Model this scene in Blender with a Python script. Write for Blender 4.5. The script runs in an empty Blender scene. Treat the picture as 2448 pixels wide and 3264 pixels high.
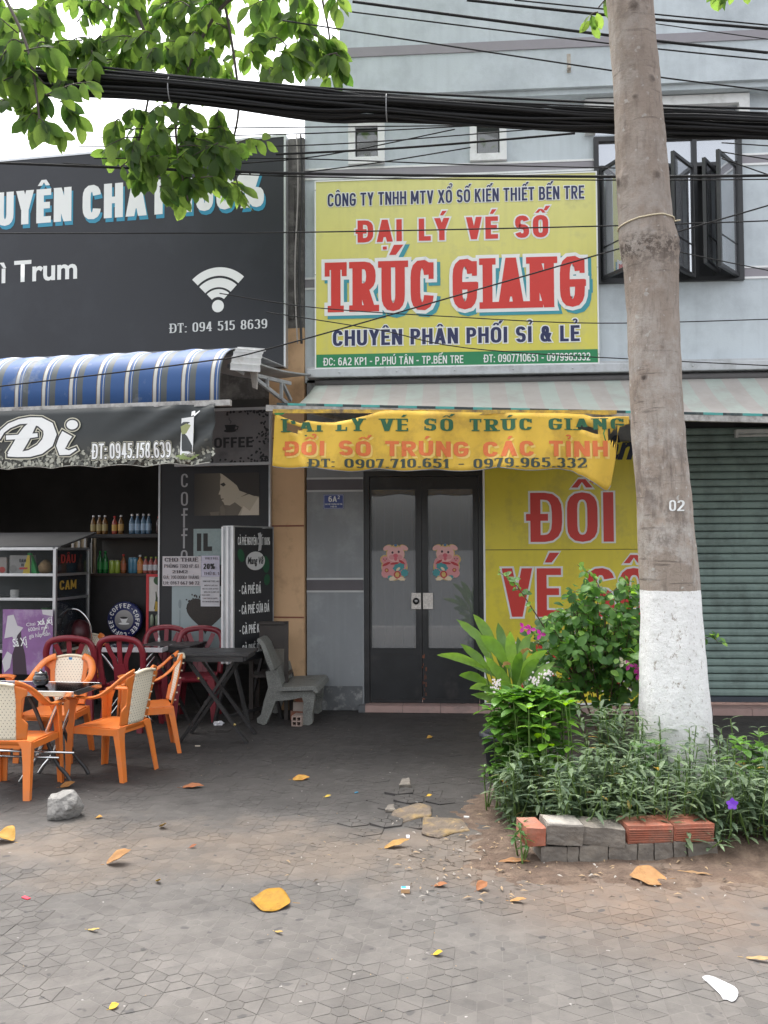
import bpy, bmesh, math, random, unicodedata
from mathutils import Vector, Matrix, Euler
R = math.radians
rnd = random.Random(7)
sc = bpy.context.scene
C = sc.collection
# ---------------------------------------------------------------- camera
W, H = 2448.0, 3264.0
FPX = 2822.0
CAMZ = 1.75
YAW, PITCH, ROLL = R(4.1), R(2.3), R(-0.25)
camd = bpy.data.cameras.new('camera')
camd.sensor_fit = 'HORIZONTAL'
camd.sensor_width = 36.0
camd.lens = 36.0 * FPX / W
camd.clip_start = 0.05
camd.clip_end = 3000
cam = bpy.data.objects.new('camera', camd)
C.objects.link(cam)
sc.camera = cam
CM = Matrix.Rotation(YAW, 3, 'Z') @ Matrix.Rotation(R(90) + PITCH, 3, 'X') @ Matrix.Rotation(ROLL, 3, 'Z')
cam.matrix_world = Matrix.Translation((0, 0, CAMZ)) @ CM.to_4x4()
# ---------------------------------------------------------------- light
SUN_EL, SUN_AZ = 70.0, -35.0      # degrees; azimuth from +Y (street wall normal) towards +X
w = bpy.data.worlds.new('World')
sc.world = w
w.use_nodes = True
nt = w.node_tree
bg = nt.nodes['Background']
sky = nt.nodes.new('ShaderNodeTexSky')
sky.sky_type = 'NISHITA'
sky.sun_disc = False
sky.sun_elevation = R(SUN_EL)
sky.sun_rotation = R(SUN_AZ)
sky.air_density = 1.0
sky.dust_density = 6.0
sky.ozone_density = 1.0
hsv = nt.nodes.new('ShaderNodeHueSaturation')
hsv.inputs['Saturation'].default_value = 0.22
nt.links.new(sky.outputs[0], hsv.inputs['Color'])
nt.links.new(hsv.outputs[0], bg.inputs[0])
bg.inputs[1].default_value = 0.15
sund = bpy.data.lights.new('sun', 'SUN')
sund.energy = 0.7
sund.angle = R(25)
sund.color = (1.0, 0.96, 0.9)
sun = bpy.data.objects.new('sun', sund)
C.objects.link(sun)
sd = Vector((math.sin(R(SUN_AZ)) * math.cos(R(SUN_EL)), math.cos(R(SUN_AZ)) * math.cos(R(SUN_EL)), math.sin(R(SUN_EL))))
sun.rotation_euler = (-sd).to_track_quat('-Z', 'Y').to_euler()
vs = sc.view_settings
vs.view_transform = 'Standard'
vs.look = 'None'
vs.gamma = 1.0
vs.use_curve_mapping = False
vs.exposure = 1.9
sc.cycles.max_bounces = 8
sc.cycles.transparent_max_bounces = 12
sc.cycles.use_denoising = True
# ---------------------------------------------------------------- pixels to places
CP = Vector((0, 0, CAMZ))
def ray(px, py):
    return CM @ Vector(((px - W / 2) / FPX, -(py - H / 2) / FPX, -1.0))
def onY(px, py, Y):
    d = ray(px, py)
    return CP + d * (Y / d.y)
def onZ(px, py, z=0.0):
    d = ray(px, py)
    return CP + d * ((z - CAMZ) / d.z)
def onP(px, py, p, n):
    d = ray(px, py)
    return CP + d * ((p - CP).dot(n) / d.dot(n))
FW = onZ(1350, 2266).y          # the lottery shop's wall plane
# left shop wall: turned a little away from the camera
LROT = R(6.0)
L0 = Vector((onY(905, 1500, FW).x, FW - 0.03, 0))
LU = Vector((math.cos(LROT), -math.sin(LROT), 0))   # along the wall to the right
LN = Vector((-math.sin(LROT), -math.cos(LROT), 0))  # out of the wall to the street
def onL(px, py, off=0.0):
    return onP(px, py, L0 + LN * off, LN)
def Lp(u, off, z):
    return L0 + LU * u + LN * off + Vector((0, 0, z))
def Lc(px, py, off=0.0):
    """pixel -> (u, z) on the left wall plane"""
    p = onL(px, py, off)
    return (p - L0).dot(LU), p.z
# ---------------------------------------------------------------- objects
def tag(o, label, cat, group=None):
    o['label'] = label
    o['category'] = cat
    if group:
        o['group'] = group
    return o
def thing(name, label, cat, loc=(0, 0, 0), rz=0, group=None):
    o = bpy.data.objects.new(name, None)
    C.objects.link(o)
    o.location = loc
    o.rotation_euler = (0, 0, rz)
    o.empty_display_size = 0.1
    return tag(o, label, cat, group)
def kind(o, k):
    o['kind'] = k
    return o
def copy_tree(o, parent=None):
    c = o.copy()
    C.objects.link(c)
    if parent is not None:
        c.parent = parent
    for ch in list(o.children):
        copy_tree(ch, c)
    return c
class MB:
    def __init__(s):
        s.v, s.f, s.mi, s.sm = [], [], [], []
        s.m = 0
        s.smooth = False
        s.T = None
    def add(s, vs, fs):
        b = len(s.v)
        if s.T is not None:
            vs = [s.T @ Vector(p) for p in vs]
        s.v += [tuple(p) for p in vs]
        for f in fs:
            s.f.append([i + b for i in f])
            s.mi.append(s.m)
            s.sm.append(s.smooth)
        return s
    def box(s, x0, x1, y0, y1, z0, z1, bev=0.0):
        if bev > 0:
            return s.bevbox(x0, x1, y0, y1, z0, z1, bev)
        vs = [(x, y, z) for x in (x0, x1) for y in (y0, y1) for z in (z0, z1)]
        return s.add(vs, [(0, 1, 3, 2), (4, 6, 7, 5), (0, 4, 5, 1), (2, 3, 7, 6), (0, 2, 6, 4), (1, 5, 7, 3)])
    def bevbox(s, x0, x1, y0, y1, z0, z1, b):
        bm = bmesh.new()
        bmesh.ops.create_cube(bm, size=1.0)
        for v in bm.verts:
            v.co = Vector(((x0 + x1) / 2 + v.co.x * (x1 - x0), (y0 + y1) / 2 + v.co.y * (y1 - y0), (z0 + z1) / 2 + v.co.z * (z1 - z0)))
        bmesh.ops.bevel(bm, geom=list(bm.edges), offset=b, segments=1, affect='EDGES')
        bm.verts.index_update()
        s.add([v.co.copy() for v in bm.verts], [[v.index for v in f.verts] for f in bm.faces])
        bm.free()
        return s
    def hexa(s, b, t):
        """eight-cornered block: four bottom points, four top points, same order"""
        return s.add(list(b) + list(t), [(3, 2, 1, 0), (4, 5, 6, 7), (0, 1, 5, 4), (1, 2, 6, 5), (2, 3, 7, 6), (3, 0, 4, 7)])
    def beam(s, a, b, wx, wy, up=(0, 0, 1)):
        a, b = Vector(a), Vector(b)
        d = (b - a).normalized()
        u = Vector(up)
        if abs(d.dot(u)) > 0.98:
            u = Vector((0, 1, 0))
        x = d.cross(u).normalized()
        y = x.cross(d).normalized()
        q = [x * (i * wx / 2) + y * (j * wy / 2) for i, j in ((-1, -1), (1, -1), (1, 1), (-1, 1))]
        return s.hexa([a + k for k in q], [b + k for k in q])
    def tube(s, pts, r, n=8, caps=True):
        pts = [Vector(p) for p in pts]
        rs = r if isinstance(r, (list, tuple)) else [r] * len(pts)
        vs, fs = [], []
        up = None
        for i, p in enumerate(pts):
            d = (pts[min(i + 1, len(pts) - 1)] - pts[max(i - 1, 0)])
            if d.length < 1e-9:
                d = Vector((0, 0, 1))
            d.normalize()
            if up is None:
                up = Vector((0, 0, 1)) if abs(d.z) < 0.9 else Vector((1, 0, 0))
            x = d.cross(up)
            if x.length < 1e-6:
                x = d.orthogonal()
            x.normalize()
            up = x.cross(d).normalized()
            for k in range(n):
                a = 2 * math.pi * k / n
                vs.append(p + (x * math.cos(a) + up * math.sin(a)) * rs[i])
        for i in range(len(pts) - 1):
            for k in range(n):
                k2 = (k + 1) % n
                fs.append((i * n + k, i * n + k2, (i + 1) * n + k2, (i + 1) * n + k))
        if caps:
            fs.append(list(range(n))[::-1])
            fs.append([(len(pts) - 1) * n + k for k in range(n)])
        old = s.smooth
        s.smooth = True
        s.add(vs, fs)
        s.smooth = old
        return s
    def lathe(s, prof, n=20, c=(0, 0, 0), cap=True):
        c = Vector(c)
        vs, fs = [], []
        for r, z in prof:
            for k in range(n):
                a = 2 * math.pi * k / n
                vs.append(c + Vector((r * math.cos(a), r * math.sin(a), z)))
        for i in range(len(prof) - 1):
            for k in range(n):
                k2 = (k + 1) % n
                fs.append((i * n + k, i * n + k2, (i + 1) * n + k2, (i + 1) * n + k))
        if cap:
            fs.append(list(range(n))[::-1])
            fs.append([(len(prof) - 1) * n + k for k in range(n)])
        old = s.smooth
        s.smooth = True
        s.add(vs, fs)
        s.smooth = old
        return s
    def sweep(s, pts, prof, up=(0, 0, 1), scales=None, closed=False, caps=True):
        """profile of (across, up) points carried along pts with a fixed up hint (one per point or one)"""
        pts = [Vector(p) for p in pts]
        n = len(prof)
        vs, fs = [], []
        for i, p in enumerate(pts):
            if closed:
                d = pts[(i + 1) % len(pts)] - pts[i - 1]
            else:
                d = pts[min(i + 1, len(pts) - 1)] - pts[max(i - 1, 0)]
            d.normalize()
            u = Vector(up[i]) if isinstance(up, list) else Vector(up)
            x = d.cross(u)
            if x.length < 1e-6:
                x = d.orthogonal()
            x.normalize()
            y = x.cross(d).normalized()
            k = scales[i] if scales else (1, 1)
            for a, b in prof:
                vs.append(p + x * a * k[0] + y * b * k[1])
        m = len(pts)
        for i in range(m if closed else m - 1):
            j = (i + 1) % m
            for k in range(n):
                k2 = (k + 1) % n
                fs.append((i * n + k, i * n + k2, j * n + k2, j * n + k))
        if caps and not closed:
            fs.append(list(range(n))[::-1])
            fs.append([(m - 1) * n + k for k in range(n)])
        return s.add(vs, fs)
    def grid(s, fn, nu, nv, thick=None):
        """sheet: fn(u,v) in 0..1"""
        vs = [fn(i / nu, j / nv) for j in range(nv + 1) for i in range(nu + 1)]
        fs = [(j * (nu + 1) + i, j * (nu + 1) + i + 1, (j + 1) * (nu + 1) + i + 1, (j + 1) * (nu + 1) + i) for j in range(nv) for i in range(nu)]
        return s.add(vs, fs)
    def prism(s, poly, z0, z1, f=None):
        """polygon (2D) pushed from z0 to z1; f maps (x,y,z) to a point"""
        f = f or (lambda x, y, z: (x, y, z))
        n = len(poly)
        vs = [f(x, y, z0) for x, y in poly] + [f(x, y, z1) for x, y in poly]
        fs = [list(range(n))[::-1], list(range(n, 2 * n))] + [(i, (i + 1) % n, (i + 1) % n + n, i + n) for i in range(n)]
        return s.add(vs, fs)
    def build(s, name, mats, parent=None, smooth=None):
        me = bpy.data.meshes.new(name)
        me.from_pydata(s.v, [], s.f)
        if not isinstance(mats, (list, tuple)):
            mats = [mats]
        for m in mats:
            me.materials.append(m)
        me.polygons.foreach_set('material_index', s.mi)
        me.polygons.foreach_set('use_smooth', [True] * len(s.f) if smooth else s.sm)
        bm = bmesh.new()
        bm.from_mesh(me)
        bmesh.ops.recalc_face_normals(bm, faces=bm.faces)
        bm.to_mesh(me)
        bm.free()
        me.update()
        o = bpy.data.objects.new(name, me)
        C.objects.link(o)
        if parent is not None:
            o.parent = parent
        return o
def part(name, me_or_mb, mats, parent, smooth=None):
    return me_or_mb.build(name, mats, parent, smooth)
def put(o, loc, rot=(0, 0, 0), scale=None):
    o.location = loc
    o.rotation_euler = rot
    if scale:
        o.scale = scale
    return o
# ---------------------------------------------------------------- materials
MATS = {}
def nodes(m):
    m.use_nodes = True
    t = m.node_tree
    return t, t.nodes['Principled BSDF']
def mat(name, col, rough=0.6, var=0.12, scale=6.0, dirt=None, dirt_amt=0.0, dirt_scale=3.0, bump=0.0, bump_scale=40.0, metal=0.0, spec=None, coat=0.0, stretch=(1, 1, 1), rvar=0.0, transl=0.0, coords='Object', streak=0.0):
    """plain surface with tone variation, dirt patches, streaks and fine relief"""
    if name in MATS:
        return MATS[name]
    m = bpy.data.materials.new(name)
    t, b = nodes(m)
    L = t.links.new
    tc = t.nodes.new('ShaderNodeTexCoord')
    mp = t.nodes.new('ShaderNodeMapping')
    mp.inputs['Scale'].default_value = stretch
    L(tc.outputs[coords], mp.inputs[0])
    n1 = t.nodes.new('ShaderNodeTexNoise')
    n1.inputs['Scale'].default_value = scale
    n1.inputs['Detail'].default_value = 6
    n1.inputs['Roughness'].default_value = 0.62
    L(mp.outputs[0], n1.inputs['Vector'])
    mr = t.nodes.new('ShaderNodeMapRange')
    mr.inputs['From Min'].default_value = 0.25
    mr.inputs['From Max'].default_value = 0.75
    mr.inputs['To Min'].default_value = 1 - var
    mr.inputs['To Max'].default_value = 1 + var
    L(n1.outputs[0], mr.inputs[0])
    mul = t.nodes.new('ShaderNodeVectorMath')
    mul.operation = 'SCALE'
    mul.inputs[0].default_value = col[:3]
    L(mr.outputs[0], mul.inputs['Scale'])
    out = mul.outputs[0]
    def over(out, fac, c):
        mx = t.nodes.new('ShaderNodeMix')
        mx.data_type = 'RGBA'
        L(fac, mx.inputs[0])
        L(out, mx.inputs[6])
        mx.inputs[7].default_value = (*c, 1)
        return mx.outputs[2]
    if dirt is not None and dirt_amt > 0:
        n2 = t.nodes.new('ShaderNodeTexNoise')
        n2.inputs['Scale'].default_value = dirt_scale
        n2.inputs['Detail'].default_value = 9
        n2.inputs['Roughness'].default_value = 0.7
        L(mp.outputs[0], n2.inputs['Vector'])
        r2 = t.nodes.new('ShaderNodeMapRange')
        r2.inputs['From Min'].default_value = 0.62 - dirt_amt * 0.3
        r2.inputs['From Max'].default_value = 0.80 - dirt_amt * 0.15
        L(n2.outputs[0], r2.inputs[0])
        out = over(out, r2.outputs[0], dirt)
    if streak > 0:
        mp3 = t.nodes.new('ShaderNodeMapping')
        mp3.inputs['Scale'].default_value = (5, 5, 0.35)
        L(tc.outputs[coords], mp3.inputs[0])
        n3 = t.nodes.new('ShaderNodeTexNoise')
        n3.inputs['Scale'].default_value = 2.5
        n3.inputs['Detail'].default_value = 5
        L(mp3.outputs[0], n3.inputs['Vector'])
        r3 = t.nodes.new('ShaderNodeMapRange')
        r3.inputs['From Min'].default_value = 0.5
        r3.inputs['From Max'].default_value = 0.8
        r3.inputs['To Max'].default_value = streak
        L(n3.outputs[0], r3.inputs[0])
        out = over(out, r3.outputs[0], dirt or (0.1, 0.1, 0.1))
    L(out, b.inputs['Base Color'])
    b.inputs['Roughness'].default_value = rough
    if rvar:
        r4 = t.nodes.new('ShaderNodeMapRange')
        r4.inputs['To Min'].default_value = max(0.03, rough - rvar)
        r4.inputs['To Max'].default_value = min(1, rough + rvar)
        L(n1.outputs[0], r4.inputs[0])
        L(r4.outputs[0], b.inputs['Roughness'])
    b.inputs['Metallic'].default_value = metal
    if spec is not None:
        b.inputs['Specular IOR Level'].default_value = spec
    if coat:
        b.inputs['Coat Weight'].default_value = coat
        b.inputs['Coat Roughness'].default_value = 0.15
    if bump:
        n5 = t.nodes.new('ShaderNodeTexNoise')
        n5.inputs['Scale'].default_value = bump_scale
        n5.inputs['Detail'].default_value = 5
        L(mp.outputs[0], n5.inputs['Vector'])
        bp = t.nodes.new('ShaderNodeBump')
        bp.inputs['Strength'].default_value = bump
        bp.inputs['Distance'].default_value = 0.02
        L(n5.outputs[0], bp.inputs['Height'])
        L(bp.outputs[0], b.inputs['Normal'])
    if transl:
        tr = t.nodes.new('ShaderNodeBsdfTranslucent')
        L(out, tr.inputs[0])
        ms = t.nodes.new('ShaderNodeMixShader')
        ms.inputs[0].default_value = transl
        L(b.outputs[0], ms.inputs[1])
        L(tr.outputs[0], ms.inputs[2])
        L(ms.outputs[0], t.nodes['Material Output'].inputs[0])
    MATS[name] = m
    return m
def glassmat(name, tint=(0.02, 0.022, 0.024), alpha=0.45, rough=0.02, spec=0.9):
    if name in MATS:
        return MATS[name]
    m = bpy.data.materials.new(name)
    t, b = nodes(m)
    b.inputs['Base Color'].default_value = (*tint, 1)
    b.inputs['Roughness'].default_value = rough
    b.inputs['Specular IOR Level'].default_value = spec
    b.inputs['Alpha'].default_value = alpha
    MATS[name] = m
    return m
def leafmat(name, c1, c2, transl=0.4, rough=0.42, yellow=0.0, val=1.9):
    """leaf green that varies from leaf to leaf (by island) and along the blade"""
    if name in MATS:
        return MATS[name]
    m = bpy.data.materials.new(name)
    t, b = nodes(m)
    L = t.links.new
    g = t.nodes.new('ShaderNodeNewGeometry')
    oi = t.nodes.new('ShaderNodeObjectInfo')
    ad = t.nodes.new('ShaderNodeMath')
    ad.operation = 'ADD'
    L(g.outputs['Random Per Island'], ad.inputs[0])
    L(oi.outputs['Random'], ad.inputs[1])
    fr = t.nodes.new('ShaderNodeMath')
    fr.operation = 'FRACT'
    L(ad.outputs[0], fr.inputs[0])
    cr = t.nodes.new('ShaderNodeValToRGB')
    e = cr.color_ramp.elements
    e[0].color = (*c1, 1)
    e[1].color = (*c2, 1)
    e[1].position = 0.92
    if yellow > 0:
        x = cr.color_ramp.elements.new(1 - yellow)
        x.color = (*c2, 1)
        x2 = cr.color_ramp.elements.new(min(1, 1 - yellow + 0.01))
        x2.color = (0.42, 0.25, 0.04, 1)
        e[-1].color = (0.42, 0.25, 0.04, 1)
    L(fr.outputs[0], cr.inputs[0])
    tc = t.nodes.new('ShaderNodeTexCoord')
    nz = t.nodes.new('ShaderNodeTexNoise')
    nz.inputs['Scale'].default_value = 25
    nz.inputs['Detail'].default_value = 4
    L(tc.outputs['Object'], nz.inputs['Vector'])
    mr = t.nodes.new('ShaderNodeMapRange')
    mr.inputs['To Min'].default_value = 0.7
    mr.inputs['To Max'].default_value = 1.3
    L(nz.outputs[0], mr.inputs[0])
    sc_ = t.nodes.new('ShaderNodeVectorMath')
    sc_.operation = 'SCALE'
    L(cr.outputs[0], sc_.inputs[0])
    L(mr.outputs[0], sc_.inputs['Scale'])
    L(sc_.outputs[0], b.inputs['Base Color'])
    b.inputs['Roughness'].default_value = rough
    tr = t.nodes.new('ShaderNodeBsdfTranslucent')
    hs = t.nodes.new('ShaderNodeHueSaturation')
    hs.inputs['Hue'].default_value = 0.485
    hs.inputs['Saturation'].default_value = 1.15
    hs.inputs['Value'].default_value = val
    L(sc_.outputs[0], hs.inputs['Color'])
    L(hs.outputs[0], tr.inputs[0])
    ms = t.nodes.new('ShaderNodeMixShader')
    ms.inputs[0].default_value = transl
    L(b.outputs[0], ms.inputs[1])
    L(tr.outputs[0], ms.inputs[2])
    L(ms.outputs[0], t.nodes['Material Output'].inputs[0])
    MATS[name] = m
    return m
# ---------------------------------------------------------------- lettering
def A(cx, cy, rx, ry, a0, a1):
    return ('a', cx, cy, rx, ry, a0, a1)
def Dg(x0, y0, x1, y1):
    return ('D', x0, y0, x1, y1)
_bars = [[(0, 0), (0, 1)], [(0, 1), (1, 1)], [(0, .52), (.85, .52)], [(0, 0), (1, 0)]]
_Dd = [[(0, 0), (0, 1)], [(0, 1), A(.4, .62, .6, .38, 90, 0), A(.4, .38, .6, .38, 0, -90), (0, 0)]]
_Pp = [[(0, 0), (0, 1)], [(0, 1), A(.5, .745, .5, .255, 90, -90), (0, .49)]]
_Oo = [['o', A(.5, .7, .5, .3, 0, 180), A(.5, .3, .5, .3, 180, 360)]]
_Uu = [[(0, 1), (0, .3), A(.5, .3, .5, .3, 180, 360), (1, 1)]]
GL = {
 'A': (.66, [Dg(0, 0, .5, 1), Dg(.5, 1, 1, 0), [(.2, .27), (.8, .27)]]),
 'B': (.6, [[(0, 0), (0, 1)], [(0, 1), A(.5, .76, .42, .24, 90, -90), (0, .52)], [(0, .52), A(.55, .26, .45, .26, 90, -90), (0, 0)]]),
 'C': (.6, [[A(.5, .68, .5, .32, 8, 180), A(.5, .32, .5, .32, 180, 352)]]),
 'D': (.62, _Dd), '\u0110': (.66, _Dd + [[(-.2, .5), (.35, .5)]]),
 'E': (.52, _bars), 'F': (.5, _bars[:3]),
 'G': (.63, [[A(.5, .68, .5, .32, 8, 180), A(.5, .32, .5, .32, 180, 360), (1, .46), (.55, .46)]]),
 'H': (.62, [[(0, 0), (0, 1)], [(1, 0), (1, 1)], [(0, .52), (1, .52)]]),
 'I': (.24, [[(.5, 0), (.5, 1)]]),
 'K': (.62, [[(0, 0), (0, 1)], Dg(.08, .38, .95, 1), Dg(.38, .6, 1, 0)]),
 'L': (.5, [[(0, 1), (0, 0)], [(0, 0), (1, 0)]]),
 'M': (.78, [[(0, 0), (0, 1)], [(1, 0), (1, 1)], Dg(0, 1, .5, .12), Dg(.5, .12, 1, 1)]),
 'N': (.62, [[(0, 0), (0, 1)], [(1, 0), (1, 1)], Dg(0, 1, 1, 0)]),
 'O': (.63, _Oo), 'P': (.58, _Pp), 'R': (.61, _Pp + [Dg(.45, .48, 1, 0)]),
 'S': (.58, [[A(.5, .745, .5, .255, 15, 270), A(.5, .255, .5, .255, 90, -165)]]),
 'T': (.58, [[(.5, 0), (.5, 1)], [(0, 1), (1, 1)]]),
 'U': (.61, _Uu), 'V': (.64, [Dg(0, 1, .5, 0), Dg(.5, 0, 1, 1)]),
 'X': (.64, [Dg(0, 0, 1, 1), Dg(0, 1, 1, 0)]),
 'Y': (.62, [Dg(0, 1, .5, .42), Dg(1, 1, .5, .42), [(.5, 0), (.5, .5)]]),
 '0': (.56, _Oo), '1': (.36, [[(.7, 0), (.7, 1)], Dg(.7, 1, .0, .74)]),
 '2': (.54, [[A(.5, .72, .5, .28, 170, -30), (.0, .04)], [(0, 0), (1, 0)]]),
 '3': (.54, [[A(.46, .75, .48, .25, 160, -90), ], [A(.46, .26, .54, .26, 90, -160)]]),
 '4': (.58, [[(.74, 0), (.74, 1)], Dg(.7, 1, .0, .28), [(0, .27), (1, .27)]]),
 '5': (.54, [[(.92, 1), (.1, 1), (.06, .53)], [(.06, .55), A(.45, .31, .55, .31, 100, -160)]]),
 '6': (.56, [['o', A(.5, .3, .5, .3, 0, 360)], [A(.52, .6, .52, .4, 40, 180), (0, .3)]]),
 '7': (.5, [[(0, 1), (1, 1)], Dg(1, 1, .35, 0)]),
 '8': (.56, [['o', A(.5, .745, .44, .255, 0, 360)], ['o', A(.5, .25, .5, .25, 0, 360)]]),
 '9': (.56, [['o', A(.5, .7, .5, .3, 0, 360)], [A(.48, .4, .52, .4, 220, 360), (1, .7)]]),
 '.': (.22, [('B', .5, 0)]), ':': (.22, [('B', .5, 0), ('B', .5, .55)]), ',': (.2, [('B', .5, -.05)]),
 '-': (.34, [[(0, .42), (1, .42)]]),
 '&': (.66, [['o', A(.42, .77, .26, .23, 0, 360)], [A(.38, .27, .38, .27, 120, 330), (1, .58)], Dg(.22, .68, 1, 0)]),
 '%': (.86, [['o', A(.17, .77, .17, .23, 0, 360)], ['o', A(.83, .23, .17, .23, 0, 360)], Dg(.2, 0, .8, 1)]),
 '/': (.4, [Dg(0, 0, 1, 1)]), '(': (.26, [[A(1, .5, 1, .6, 120, 240)]]), ')': (.26, [[A(0, .5, 1, .6, 60, -60)]]),
}
SERIF = {'T': [('b', .5), ('v', 0, .72, 1), ('v', 1, .72, 1)], 'R': [('b', 0), ('t', 0), ('b', 1)], 'U': [('t', 0), ('t', 1)], 'C': [('v', 1, .62, .95)],
 'G': [('v', 1, .66, .95), ('h', .85, .46)], 'I': [('b', .5), ('t', .5)], 'A': [('b', 0), ('b', 1)], 'N': [('b', 0), ('t', 0), ('t', 1)], 'L': [('t', 0), ('b', 0), ('v', 1, 0, .3)],
 'Y': [('b', .5), ('t', 0), ('t', 1)], 'V': [('t', 0), ('t', 1)], 'E': [('t', 0), ('b', 0), ('v', 1, 0, .26), ('v', 1, .74, 1)], 'S': [('v', 1, .62, .95), ('v', 0, .05, .36)],
 'D': [('b', 0), ('t', 0)], '\u0110': [('b', 0), ('t', 0)], '1': [('b', .7)], '4': [('b', .74)], '7': [('v', 0, .74, 1)], '2': [('v', 1, 0, .26)], 'H': [('b', 0), ('t', 0), ('b', 1), ('t', 1)],
 'P': [('b', 0), ('t', 0)], 'M': [('b', 0), ('t', 0), ('b', 1), ('t', 1)], 'K': [('b', 0), ('t', 0), ('b', 1), ('t', 1)]}
def _path(tok, seg):
    pts, closed = [], False
    for k in tok:
        if k == 'o':
            closed = True
        elif k[0] == 'a':
            _, cx, cy, rx, ry, a0, a1 = k
            n = max(4, int(abs(a1 - a0) / seg))
            for i in range(n + 1):
                a = R(a0 + (a1 - a0) * i / n)
                c, s_ = math.cos(a), math.sin(a)
                e = 0.82
                pts.append((cx + rx * math.copysign(abs(c) ** e, c), cy + ry * math.copysign(abs(s_) ** e, s_)))
        else:
            pts.append(k)
    o = []
    for p in pts:
        if not o or (abs(p[0] - o[-1][0]) + abs(p[1] - o[-1][1])) > 1e-4:
            o.append(p)
    if closed and abs(o[0][0] - o[-1][0]) + abs(o[0][1] - o[-1][1]) < 1e-3:
        o.pop()
    return o, closed
def _ribbon(pts, closed, tv, th, ext):
    """quads of a pen stroke; pen is tv wide across and th tall"""
    q = [Vector((x / tv, y / th)) for x, y in pts]
    n = len(q)
    if not closed and ext:
        q[0] = q[0] + (q[0] - q[1]).normalized() * ext
        q[-1] = q[-1] + (q[-1] - q[-2]).normalized() * ext
    Lf, Rt = [], []
    for i in range(n):
        a = q[i - 1] if (i > 0 or closed) else None
        b = q[(i + 1) % n] if (i < n - 1 or closed) else None
        d1 = (q[i] - a).normalized() if a is not None else None
        d2 = (b - q[i]).normalized() if b is not None else None
        d1 = d1 or d2
        d2 = d2 or d1
        n1, n2 = Vector((-d1.y, d1.x)), Vector((-d2.y, d2.x))
        mm = n1 + n2
        if mm.length < 1e-6:
            mm = n1
        mm.normalize()
        k = 0.5 / max(0.5, mm.dot(n1))
        Lf.append(q[i] + mm * k)
        Rt.append(q[i] - mm * k)
    un = lambda v: (v.x * tv, v.y * th)
    out = []
    for i in range(n if closed else n - 1):
        j = (i + 1) % n
        out.append([un(Lf[i]), un(Rt[i]), un(Rt[j]), un(Lf[j])])
    return out
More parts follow.
